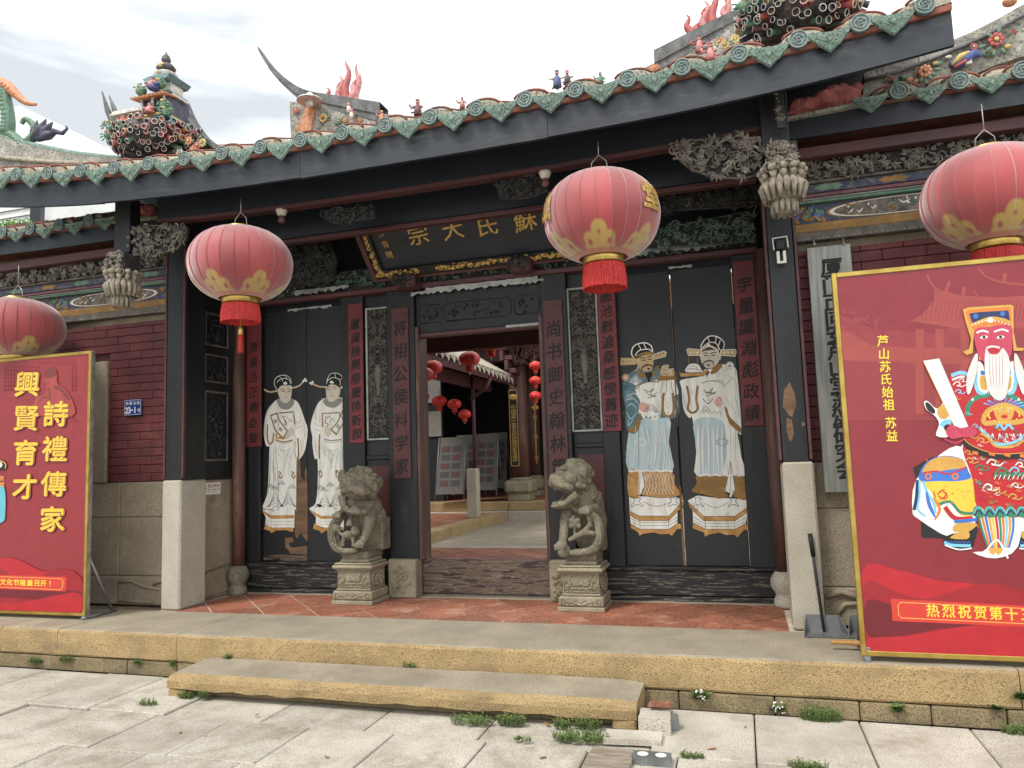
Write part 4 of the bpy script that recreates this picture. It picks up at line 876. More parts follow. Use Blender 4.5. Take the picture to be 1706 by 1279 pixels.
def flower(mb, p, r, col, cen=2, n=8, nx=0.0):
    mb.mi = col
    for k in range(n):
        a = 6.283*k/n; mb.ball((p[0]+r*.6*math.cos(a), p[1]-r*.15, p[2]+r*.6*math.sin(a)), (r*.34, r*.2, r*.34), 6, 4)
    mb.mi = cen; mb.ball((p[0], p[1]-r*.35, p[2]), (r*.3, r*.2, r*.3), 6, 4)
def leafs(mb, p, r, n, seed, col=3):
    q = random.Random(seed); mb.mi = col
    for k in range(n):
        a = q.uniform(0, 6.28); M3 = Matrix.Rotation(a, 3, 'Y'); d = q.uniform(.6, 1.2)*r
        mb.ball((p[0]+d*math.cos(a), p[1]-.01, p[2]-d*math.sin(a)), (r*.35, r*.1, r*.15), 6, 4, M3)
# end panel decoration: orange tablet, flowers, parasol
mb = MB(); yy = 1.38
tq = [at(512, 178, Y=yy), at(497, 222, Y=yy), at(520, 218, Y=yy), at(527, 182, Y=yy)]; mb.mi = 1; mb.prism([Vector((p.x, yy, p.z)) for p in tq], (0, -.03, 0))
for px, py, r, col in ((494, 184, .05, 0), (539, 197, .065, 2), (497, 214, .04, 1), (565, 202, .05, 3), (590, 190, .04, 9), (600, 200, .035, 1), (575, 200, .04, 1)):
    p = at(px, py, Y=yy-.02); flower(mb, p, r, col, 0 if col == 2 else 2); leafs(mb, p, r*1.2, 5, px)
p = at(516, 166, Y=1.22); mb.mi = 7; mb.lathe(p.x, p.y, [(.16, p.z-.02), (.15, p.z), (.07, p.z+.03), (.035, p.z+.08), (.004, p.z+.1)], 16); mb.ball((p.x, p.y, p.z-.05), (.05, .05, .05), 8, 5)
for px, py in ((581, 182), (586, 192)): 
    p = at(px, py, Y=1.30); mb.mi = 7; mb.ball(p, (.03, .03, .05)); mb.mi = 9; mb.ball(p+Vector((0, 0, .06)), .024)
P('ridge_figurines', mb, CP, ridge)
# flame ornament
def flame(cx, cy, cz, s, seed, mbx, cols=(0, 9)):
    q = random.Random(seed); mbx.smooth = True
    for k, (dx, h, lean) in enumerate(((-.35, .55, -.2), (-.1, .75, .1), (.15, 1.15, .05), (.4, 1.0, .15), (.05, .6, -.1), (.3, .7, .25), (-.3, .4, .1))):
        mbx.mi = cols[k % 2]; pts = []; n = 12
        for i in range(n): t = i/(n-1); pts.append((cx+s*(dx+lean*t+.07*math.sin(t*9+k)*(.3+t)), cy+s*.05*math.sin(k*2+t*3), cz+s*h*t*1.25))
        mbx.tube(pts, [s*(.15*(1-i/(n-1))**.8+.012) for i in range(n)], 6)
        for i in range(2, n-1, 2): mbx.ball((pts[i][0]+s*.09*(1 if i % 4 else -1)*(1-i/n), pts[i][1], pts[i][2]), s*.055*(1.2-i/n), 6, 4)
    mbx.smooth = False
mb = MB(); p = at(570, 172, Y=1.45); flame(p.x, 1.45, p.z-.04, .42, 4, mb); P('flame_ornament', mb, CP, ridge)
# small figures standing in the gutters between the tile rows
def figurine(px, py, Y, cols, s=.07, seed=0):
    mb = MB(); p = at(px, py, Y=Y); q = random.Random(seed)
    mb.mi = cols[0]; mb.lathe(p.x, p.y, [(s*.5, p.z-s), (s*.42, p.z-s*.3), (s*.3, p.z+s*.1), (s*.1, p.z+s*.4)], 8)
    mb.mi = cols[1]; mb.tube([(p.x-s*.25, p.y, p.z+s*.1), (p.x-s*.7, p.y-.01, p.z-s*.1), (p.x-s*.9, p.y-.02, p.z+s*.3)], s*.13, 5); mb.tube([(p.x+s*.25, p.y, p.z+s*.1), (p.x+s*.6, p.y-.01, p.z-s*.2)], s*.13, 5)
    mb.mi = 9; mb.ball((p.x, p.y, p.z+s*.55), s*.24); mb.mi = cols[2]; mb.ball((p.x, p.y, p.z+s*.75), (s*.26, s*.26, s*.16)); leafs(mb, (p.x, p.y, p.z-s*.6), s*.7, 5, seed, cols[2])
    P('roof_figurine', mb, CP, roof)
figurine(696, 178, -1.25, (8, 0, 6), .07, 1); figurine(770, 170, -1.3, (9, 0, 0), .045, 2); figurine(928, 130, -1.2, (5, 7, 6), .07, 3); figurine(945, 128, -1.1, (6, 7, 0), .06, 4)
figurine(1000, 130, -1.35, (3, 3, 4), .05, 5); figurine(1183, 85, -1.2, (9, 9, 0), .07, 6); figurine(1165, 72, -1.0, (9, 0, 6), .07, 7); figurine(636, 192, -.9, (1, 9, 2), .05, 8)
mb = MB(); p = at(1091, 118, Y=-1.3)
for k in range(7): a = .3+k*.42; mb.mi = 1; mb.tube([(p.x, p.y, p.z), (p.x+.045*math.cos(a), p.y-.01, p.z+.05*math.sin(a))], [.014, .004], 5)
P('orange_flower', mb, CP, roof)
# corner towers with fired tube ends
def tower(cx, cy, cz, seed, full=True, flip=1):
    mb = MB(); q = random.Random(seed)
    mb.mi = 6; mb.smooth = True
    mb.lathe(cx, cy, [(.12, cz-.14), (.24, cz-.09), (.33, cz-.02), (.36, cz+.08), (.30, cz+.12)], 18); mb.smooth = False
    o = P('tower_ornament', mb, CP)
    K = .63
    for row in range(6):
        rad = (.20, .27, .33, .355, .365, .37)[row]; n = int(rad*6.28/.062)
        for k in range(n):
            a = -math.pi+6.28*(k+q.uniform(-.25, .25))/n+row*.5
            if math.sin(a) > .25: continue
            zz_ = cz-.125+row*.044+q.uniform(-.016, .016); el = q.uniform(-.75, .1); a2 = a+q.uniform(-.35, .35)
            d = Vector((math.cos(a2), math.sin(a2), el)).normalized(); pos = Vector((cx+rad*math.cos(a), cy+rad*.8*math.sin(a), zz_))
            t = MB(); cc = q.choice((6, 6, 6, 6, 8, 10, 6, 3, 6, 8, 10, 6, 1)) if row < 2 else q.choice((6, 0, 3, 3, 8, 10, 2, 4, 1, 0, 0, 2)); L_ = q.uniform(.05, .10); rr3 = q.uniform(.019, .027)
            t.mi = cc; t.tube([pos-d*.03, pos+d*L_], [rr3*.95, rr3], 9, False); t.tube([pos+d*(L_-.02), pos+d*(L_-.018)], [rr3*.8, rr3*.8], 9, True)
            t.mi = 7; e1 = d.orthogonal().normalized(); e2 = d.cross(e1); t.tube([pos+d*L_+(e1*math.cos(v_*.698)+e2*math.sin(v_*.698))*rr3 for v_ in range(10)], rr3*.14, 4, False)
            part('tube_end', t, CP, o)
    def cot(name, fn):
        m_ = MB(); fn(m_); m_.v = [(v[0], v[1], cz+(v[2]-cz)*K-.03) for v in m_.v]; part(name, m_, CP, o, kind='stuff' if name == 'tower_figures' else None)
    def body(m_):
        zb = cz+.22
        m_.mi = 7; m_.box(cx-.33, cx-.06, cy-.15, cy+.12, zb, zb+.22); m_.mi = 1; m_.box(cx-.31, cx-.08, cy-.16, cy-.14, zb+.02, zb+.2)
        m_.mi = 7; m_.prism([Vector((cx-.37, cy-.2, zb+.22)), Vector((cx-.32, cy-.2, zb+.28)), Vector((cx-.04, cy-.2, zb+.27)), Vector((cx-.02, cy-.2, zb+.22))], (0, .36, 0))
        m_.mi = 10; m_.box(cx-.04, cx+.24, cy-.13, cy+.14, zb, zb+.46)
        for x_ in (cx-.03, cx+.09, cx+.22): m_.mi = 7; m_.tube([(x_, cy-.16, zb+.1), (x_, cy-.16, zb+.40)], .014, 6)
        m_.mi = 2; m_.box(cx-.08, cx+.26, cy-.2, cy+.14, zb+.10, zb+.13); m_.mi = 4; m_.box(cx-.1, cx+.27, cy-.19, cy+.13, zb+.06, zb+.098)
        m_.mi = 1
        for k_ in range(9): m_.tube([(cx-.09+k_*.043, cy-.22, zb+.395), (cx-.09+k_*.043, cy-.05, zb+.44)], .02, 5)
        m_.mi = 7; m_.box(cx-.08, cx+.27, cy-.1, cy+.1, zb+.44, zb+.47)
    cot('tower_storey', body)
    def upper(m_):
        zb = cz+.69
        m_.mi = 4; m_.box(cx-.02, cx+.26, cy-.14, cy+.1, zb, zb+.03); m_.mi = 7; m_.box(cx+.03, cx+.22, cy-.08, cy+.08, zb+.03, zb+.22)
        m_.mi = 4; m_.prism([Vector((cx-.03, cy-.16, zb+.25)), Vector((cx+.0, cy-.16, zb+.20)), Vector((cx+.24, cy-.16, zb+.20)), Vector((cx+.28, cy-.16, zb+.26)), Vector((cx+.2, cy-.16, zb+.28)), Vector((cx+.05, cy-.16, zb+.27))], (0, .28, 0))
        m_.mi = 7; m_.lathe(cx+.12, cy-.03, [(.09, zb+.28), (.06, zb+.31), (.11, zb+.36), (.08, zb+.40), (.05, zb+.42)], 10)
        m_.mi = 6; m_.lathe(cx+.12, cy-.03, [(.06, zb+.42), (.09, zb+.47), (.07, zb+.52), (.04, zb+.55)], 10); m_.mi = 2; m_.ball((cx+.12, cy-.11, zb+.36), (.035, .02, .03)); m_.ball((cx+.12, cy-.10, zb+.48), (.045, .02, .035))
        m_.mi = 6; m_.lathe(cx+.12, cy-.03, [(.03, zb+.55), (.045, zb+.60), (.035, zb+.66), (.012, zb+.70), (.003, zb+.74)], 8)
        m_.mi = 8; m_.ball((cx+.12, cy-.03, zb+.575), (.038, .038, .02))
    if full: cot('tower_top', upper)
    def figs(m_):
        for dx, dz, col in ((-.18, .30, 0), (-.05, .28, 7), (.0, .31, 5), (.12, .40, 9), (.14, .78, 9), (.16, .75, 5)):
            x_, z_ = cx+dx, cz+dz; m_.mi = col; m_.lathe(x_, cy-.22, [(.05, z_-.07), (.04, z_), (.02, z_+.04)], 8); m_.ball((x_-.04, cy-.24, z_), (.03, .02, .02)); m_.ball((x_+.04, cy-.24, z_-.01), (.03, .02, .02)); m_.mi = 9; m_.ball((x_, cy-.22, z_+.06), .022); m_.mi = 6; m_.ball((x_, cy-.22, z_+.08), (.022, .022, .014))
        for dx, dz, n_ in ((.27, .34, 16), (.25, .45, 9), (-.36, .3, 12), (-.38, .16, 8), (.2, .78, 9), (-.02, .74, 5)):
            leafs(m_, (cx+dx, cy-.2, cz+dz), .07, n_, int(dx*100+dz*10)); m_.mi = 3; m_.ball((cx+dx, cy-.18, cz+dz), (.06, .04, .07)); m_.mi = 2; m_.ball((cx+dx+.02, cy-.24, cz+dz+.02), .018)
    cot('tower_figures', figs)
    return o
TY = -1.0
tl = tower(at(255, 230, Y=TY).x, TY+.05, at(255, 236, Y=TY).z, 1)
tr = tower(2*CX-at(255, 230, Y=TY).x+.06, TY+.05, at(1290, 40, Y=TY).z+.03, 2)
# coping that runs down from each tower, and the pair of thin horns behind
def coping(pts, y, mat='ridged', th=.05, wd=.09, name='coping'):
    mb = MB(); q = smooth_pts([tuple(at(a, b, Y=y)) for a, b in pts], 5, False); prev = None; n = len(q)
    for i, p in enumerate(q):
        id_ = mb.av([(p[0], y-wd, p[2]-th), (p[0], y+wd, p[2]-th), (p[0], y+wd, p[2]), (p[0], y-wd, p[2])])
        if prev is not None:
            for k in range(4): mb.af((prev+k, prev+(k+1) % 4, id_+(k+1) % 4, id_+k))
        else: mb.af([id_+k for k in range(4)])
        prev = id_
    mb.af([prev+k for k in range(4)]); return P(name, mb, mat)
coping([(305, 165), (318, 195), (340, 225), (370, 246)], -.75)
mb = MB(); mb.prism([Vector(at(a, b, Y=-.72)) for a, b in ((300, 190), (318, 205), (345, 235), (370, 252), (290, 275))], (0, .1, 0)); P('coping_wall', mb, 'ridgep')
mb = MB(); flame(2*CX-at(570, 172, Y=1.45).x, 1.45, at(1174, 56, Y=1.45).z-.03, .42, 8, mb); P('flame_ornament', mb, CP)
for dx in (0, 12):
    mb = MB(); q = [at(170+dx, 152+dx*.6, Y=-.6), at(180+dx, 185, Y=-.6), at(195+dx, 215, Y=-.6), at(215+dx, 240, Y=-.6)]
    mb.tube(q, [.006, .03, .045, .05], 5); P('thin_horn', mb, 'ridged')
mb = MB()
for px, py, col in ((315, 235, 1), (330, 242, 0), (338, 238, 2), (322, 250, 1), (300, 255, 7)):
    p = at(px, py, Y=-1.05); flower(mb, p, .045, col); leafs(mb, p, .05, 4, px)
for px, py, col in ((1198, 70, 1), (1208, 75, 2), (1225, 66, 2), (1195, 76, 7)):
    p = at(px, py, Y=-1.0); flower(mb, p, .04, col); leafs(mb, p, .045, 4, px)
P('shard_flowers', mb, CP)
# low side ridge rising to the left with green coping and the phoenix on it
mb = MB(); y = -1.0
top = [at(a, b, Y=y) for a, b in ((-120, 205), (-60, 216), (0, 228), (60, 244), (120, 256), (180, 263), (240, 268))]
bot = [at(a, b, Y=y) for a, b in ((240, 285), (180, 290), (120, 296), (0, 300), (-60, 300), (-120, 300))]
mb.prism([Vector(p) for p in smooth_pts([tuple(p) for p in top], 3, False)]+[Vector(p) for p in bot], (0, .16, 0)); sr = P('side_ridge', mb, 'ridgep')
mb = MB(); mb.tube([tuple(p+Vector((0, .03, .012))) for p in top], .03, 6); part('green_coping', mb, 'green', sr)
mb = MB(); mb.tube([tuple(at(a, b, Y=y-.03)) for a, b in ((-120, 250), (0, 262), (90, 270), (200, 274))], .022, 5); part('ridge_moulding', mb, 'plaster', sr)
y = -.95
def PH(pts, rads, col, name, sc=None):
    m_ = MB(); q = smooth_pts([tuple(at(a, b, Y=y)) for a, b in pts], 4, False); n = len(q); rr2 = [rads[0]+(rads[1]-rads[0])*math.sin(math.pi*i/(n-1)) if len(rads) == 3 else rads[0]+(rads[1]-rads[0])*i/(n-1) for i in range(n)]
    m_.mi = col; m_.tube(q, rr2, 8)
    if sc is not None:
        m_.mi = sc
        for i in range(1, n-1): m_.ball((q[i][0], y-rr2[i]*.5, q[i][2]), (rr2[i]*.8, rr2[i]*.7, rr2[i]*.5), 6, 4)
    return part(name, m_, CP, sr)
ph = PH([(12, 222), (14, 200), (10, 170), (6, 150), (-8, 140)], (.07, .05), 3, 'phoenix_body', 3)
PH([(45, 250), (28, 232), (12, 222), (-10, 218), (-40, 215)], (.05, .05), 3, 'phoenix_tail', 3)
PH([(-12, 135), (10, 142), (28, 158), (42, 170), (60, 174)], (.075, .015), 1, 'phoenix_wing', 1); PH([(-12, 142), (-4, 160), (2, 172)], (.05, .03), 0, 'phoenix_crest', 9)
PH([(36, 206), (42, 198), (52, 204), (58, 215), (56, 226), (46, 236)], (.02, .045), 3, 'tail_curl', 3); PH([(44, 236), (54, 228), (60, 218)], (.04, .035), 0, 'tail_band', 0)
m_ = MB(); m_.mi = 10
for a, b in (((55, 235), (62, 200)), ((60, 232), (77, 198)), ((64, 232), (88, 203)), ((62, 232), (98, 218))):
    m_.tube([tuple(at(*a, Y=y)), tuple(at((a[0]+b[0])/2, (a[1]+b[1])/2, Y=y)), tuple(at(*b, Y=y))], [.03, .05, .005], 6)
m_.tube([tuple(at(q[0], q[1], Y=y)) for q in ((88, 218), (104, 222), (112, 214), (110, 210))], [.03, .02, .014, .01], 6); part('tail_fan', m_, CP, sr)

# ---- columns, piers and side reveals
MX = lambda x: 2*CX-x
for side in (-1, 1):
    X = (lambda x: x) if side > 0 else MX
    def bx(x0, x1, *a): x0, x1 = sorted((X(x0), X(x1))); m_ = MB(); m_.box(x0, x1, *a); return m_
    m_ = MB(); cx = X(.265); m_.lathe(cx, -.10, [(.062, .27), (.066, .9), (.064, 1.8), (.058, 2.86)], 16); col_ = P('column', m_, 'brownpost')
    m_ = MB(); m_.lathe(cx, -.11, [(.085, 0), (.09, .02), (.085, .06), (.07, .09), (.075, .11), (.105, .16), (.105, .21), (.085, .25), (.065, .275)], 20); b_ = part('column_base', m_, 'lion' if side < 0 else 'pier', col_)
    P('granite_pier', bx(.27, .475, -.90, -.56, 0, 1.135, .014), 'pier')
    P('reveal_stone', bx(.355, .50, -.56, -.03, 0, 1.12, .01), 'wallstone')
    P('pier_post', bx(.275, .45, -.885, -.60, 1.135, 3.5, .006), 'black')
    P('post_edging', bx(.252, .273, -.892, -.862, 1.15, 3.3, .003), 'redbeam'); P('post_edging', bx(.452, .473, -.892, -.862, 1.15, 3.3, .003), 'redbeam'); P('post_side', bx(.258, .273, -.86, -.60, 1.137, 3.3, .003), 'blackboard'); P('post_side', bx(.452, .468, -.86, -.6, 1.137, 3.3, .003), 'blackboard')
    P('reveal_wall', bx(.355, .42, -.598, -.03, 1.123, 3.4), 'blackboard')
    xw = X(.355)+(-.0 if side > 0 else .0)
    for z0, z1 in ((1.30, 1.98), (2.06, 2.34), (2.42, 2.75)):
        m_ = MB(); xi = X(.345); 
        for (ya, yb, za, zb_) in ((-.50, -.48, z0, z1), (-.18, -.16, z0, z1), (-.48, -.18, z0, z0+.02), (-.48, -.18, z1-.02, z1)):
            m_.box(min(xi, X(.354)), max(xi, X(.354)), ya, yb, za, zb_, .003)
        f_ = P('reveal_panel_frame', m_, 'lattice')
        m_ = MB(); t_ = MB(); scrollwork(t_, -.46, -.20, z0+.03, z1-.03, 0, int((z1-z0)*110), 5+int(z0*10), .008, .004)
        m_.v = [(X(.352)+(v[1]*.8)*side, v[0], v[2]) for v in t_.v]; m_.f = t_.f; m_.m = t_.m; m_.sm = t_.sm; part('panel_carving', m_, 'carved', f_)
# relief on the left reveal stone foot
m_ = MB(); m_.tube([(MX(.35), -.50, .03), (MX(.35), -.5, .2), (MX(.35), -.46, .27), (MX(.35), -.12, .30), (MX(.35), -.09, .05), (MX(.35), -.5, .03)], .012, 5); P('reveal_relief', m_, 'wallstone')
# carved wing boards under the purlin, pendants and capitals
def carved_board(poly_px, Y, mat, n, seed, th=.009, name='carved_bracket'):
    pts = [at(a, b, Y=Y) for a, b in poly_px]; m_ = MB(); m_.prism([Vector(p) for p in pts], (0, .03, 0)); o = P(name, m_, 'carved')
    xs_ = [p.x for p in pts]; zs_ = [p.z for p in pts]; pp = [(p.x, p.z) for p in pts]
    def inside(x, z):
        r_i = False; j = len(pp)-1
        for i in range(len(pp)):
            if (pp[i][1] > z) != (pp[j][1] > z) and x < (pp[j][0]-pp[i][0])*(z-pp[i][1])/(pp[j][1]-pp[i][1])+pp[i][0]: r_i = not r_i
            j = i
        return r_i
    m_ = MB(); scrollwork(m_, min(xs_), max(xs_), min(zs_), max(zs_), Y-.005, n, seed, th, .03, inside=inside)
    m_.tube([tuple(p+Vector((0, -.008, 0))) for p in pts+[pts[0]]], .008, 4); part('carving', m_, mat, o); return o
carved_board([(1116, 240), (1180, 232), (1268, 230), (1270, 292), (1232, 298), (1190, 296), (1150, 282), (1128, 262)], -1.3, 'carve', 120, 21, .012)
carved_board([(216, 384), (250, 376), (312, 378), (310, 398), (296, 414), (262, 424), (216, 428)], -1.3, 'carve', 90, 22, .012)
carved_board([(830, 300), (905, 286), (912, 318), (880, 330), (832, 330)], -1.15, 'carved', 60, 23, .009)
carved_board([(538, 352), (622, 344), (624, 362), (560, 372), (545, 366)], -1.15, 'carved', 50, 24, .009)
carved_board([(1092, 318), (1262, 292), (1266, 342), (1092, 352)], -.5, 'carved', 110, 25, .012)
carved_board([(1085, 385), (1256, 350), (1256, 402), (1085, 415)], -.2, 'greenpaint', 100, 26, .012)
carved_board([(476, 412), (548, 398), (560, 430), (556, 466), (480, 480)], -.3, 'carved', 80, 27, .012)
carved_board([(255, 470), (322, 484), (320, 492), (258, 482)], -.6, 'redbeam', 20, 28, .007)
for px, sd in ((1215, 1),):
    pass
def pendant(cx, cy, z0, sc, seed):
    """carved hanging lotus post end: block, petalled bell, smaller fluted bell"""
    m_ = MB(); m_.box(cx-.12*sc, cx+.12*sc, cy-.12*sc, cy+.12*sc, z0, z0+.24*sc, .01); o = P('hanging_post', m_, 'carved')
    m_ = MB(); scrollwork(m_, cx-.11*sc, cx+.11*sc, z0+.02, z0+.22*sc, cy-.122*sc, 60, seed, .010, .014); part('post_carving', m_, 'carve', o)
    m_ = MB(); n = 16
    for ring, (r0_, z1_, z2_, k_) in enumerate(((.145, z0+.02, z0-.07*sc, 12), (.155, z0-.03*sc, z0-.22*sc, 18), (.085, z0-.20*sc, z0-.33*sc, 13))):
        for i in range(k_):
            a = 6.283*i/k_+ring*.3; r1 = r0_*sc
            m_.tube([(cx+r1*.75*math.cos(a), cy+r1*.75*math.sin(a), z1_), (cx+r1*1.08*math.cos(a), cy+r1*1.08*math.sin(a), z1_*.6+z2_*.4), (cx+r1*(.95 if ring < 2 else 1.15)*math.cos(a), cy+r1*(.95 if ring < 2 else 1.15)*math.sin(a), z2_)], [.02*sc, .030*sc if ring < 2 else .022*sc, .012*sc], 7)
            if ring == 0: m_.ball((cx+r1*1.15*math.cos(a), cy+r1*1.15*math.sin(a), z1_+.005), (.034*sc, .034*sc, .03*sc))
    m_.lathe(cx, cy, [(.12*sc, z0), (.13*sc, z0-.2*sc), (.06*sc, z0-.22*sc), (.06*sc, z0-.33*sc)], 14)
    part('lotus_pendant', m_, 'pendant', o); return o
pz = at(1306, 292, Y=-1.4).z
pendant(at(1306, 330, Y=-1.4).x, -1.4, pz, .80, 31); pendant(at(205, 480, Y=-1.4).x, -1.4, at(205, 462, Y=-1.4).z, .80, 32)
for a, b in ((1288, 158), (1000, 0)):
    if a == 1288:
        m_ = MB(); p0 = at(1290, 158, Y=-1.45); p1 = at(1306, 214, Y=-1.45); m_.box(p0.x, p0.x+.055, -1.47, -1.44, p1.z, p0.z, .003); o = P('carved_strip', m_, 'carved'); t_ = MB(); scrollwork(t_, p0.x+.01, p0.x+.045, p1.z, p0.z, -1.472, 16, 3, .006, .006); part('carving', t_, 'carve', o)
m_ = MB(); p0 = at(1268, 160, Y=-1.3); m_.box(at(1266, 200, Y=-1.3).x, at(1312, 200, Y=-1.3).x, -1.34, -1.22, pz+.24, 3.62, .004); P('hanging_post_stem', m_, 'blackboard')
m_ = MB(); m_.box(at(196, 400, Y=-1.3).x, at(222, 400, Y=-1.3).x, -1.34, -1.22, at(205, 462, Y=-1.4).z+.24, 3.62, .004); P('hanging_post_stem', m_, 'blackboard')
m_ = MB(); q0 = at(1545, 30, Y=-1.68)
# bracket stubs holding the plaque
for px, py in ((678, 468), (868, 440)):
    p = at(px, py, Y=-.16); m_ = MB(); m_.box(p.x-.11, p.x+.11, -.24, -.05, p.z-.07, p.z+.05, .02); o = P('bracket_block', m_, 'redbeam'); t_ = MB(); scrollwork(t_, p.x-.09, p.x+.09, p.z-.06, p.z+.04, -.242, 22, px, .008, .01); part('carving', t_, 'carved', o)

# ---- name plaque leaning forward over the doorway
npq = thing('name_plaque', 'black name plaque with gilt characters and floral gilt border above the doorway', 'plaque', (CX, -.3, 2.98))
pb = Vector((0, -.14, 2.985)); tb = Vector((0, -.60, 3.44)); uy = (tb-pb).normalized(); nrm = Vector((0, -uy.z, uy.y)); nrm = Vector((0, uy.z*-1, uy.y)); 
nrm = Vector((1, 0, 0)).cross(uy); nrm = nrm if nrm.y < 0 else -nrm
XA, XB = -3.19, -1.33; HT = (tb-pb).length
def pq(u, v, d=0): return Vector((XA+(XB-XA)*u, pb.y, pb.z))+uy*(HT*v)+nrm*d
def pboard(u0, u1, v0, v1, d0, d1, mat, name):
    m_ = MB(); a = [pq(u0, v0, d0), pq(u1, v0, d0), pq(u1, v1, d0), pq(u0, v1, d0)]; m_.prism(a, nrm*(d1-d0)); return part(name, m_, mat, npq)
pboard(0, 1, 0, 1, -.03, 0, 'fascia2', 'plaque_board')
for a in ((0, 1, 0, .13), (0, 1, .87, 1), (0, .045, .13, .87), (.955, 1, .13, .87)): pboard(*a, 0.001, .03, 'blackboard', 'plaque_frame')
for u0, u1 in ((0, .0), ): pass
pboard(-.025, .0, -.03, 1.03, -.03, .045, 'redbeam', 'plaque_edge'); pboard(1.0, 1.025, -.03, 1.03, -.03, .045, 'redbeam', 'plaque_edge'); pboard(0, 1, -.04, -.001, -.03, .04, 'redbeam', 'plaque_edge')
m_ = MB(); r_ = random.Random(9)
def gilt(u0, v0, u1, v1, n):
    for i in range(n):
        t = (i+r_.random())/n; u = u0+(u1-u0)*t; v = v0+(v1-v0)*t; d = .034
        pts = []; s = r_.uniform(.018, .03); t0 = r_.uniform(0, 6); tn = r_.choice((-1, 1))
        c0 = pq(u, v, d)+uy*r_.uniform(-.015, .015)+Vector((r_.uniform(-.01, .01), 0, 0))
        m_.tube([c0+Vector((1, 0, 0))*s*(1-k*.09)*math.cos(t0+tn*k*.7)+uy*s*(1-k*.09)*math.sin(t0+tn*k*.7) for k in range(8)], .0045, 4, False)
        if i % 3 == 0: m_.ball(c0, (.016, .01, .013), 6, 4)
gilt(.0, .065, .235, .065, 26); gilt(.33, .065, 1, .065, 74); gilt(.022, .1, .022, .95, 30); gilt(.978, .1, .978, .95, 24)
part('gilt_border', m_, 'goldpaint', npq)
for ch, u, s_ in (('宗', .29, .205), ('大', .47, .205), ('氏', .645, .205), ('穌', .83, .205)): m_ = MB(); put(m_, ch, pq(u, .60 if ch != '大' else .61, .004), s_, Vector((1, 0, 0)), uy, .010, 1.05, .08); part('gilt_character', m_, 'goldpaint', npq)
for i, ch in enumerate('李少青題'): m_ = MB(); put(m_, ch, pq(.105, .86-i*.17, .004), .075, Vector((1, 0, 0)), uy, .003); part('gilt_character', m_, 'goldpaint', npq)

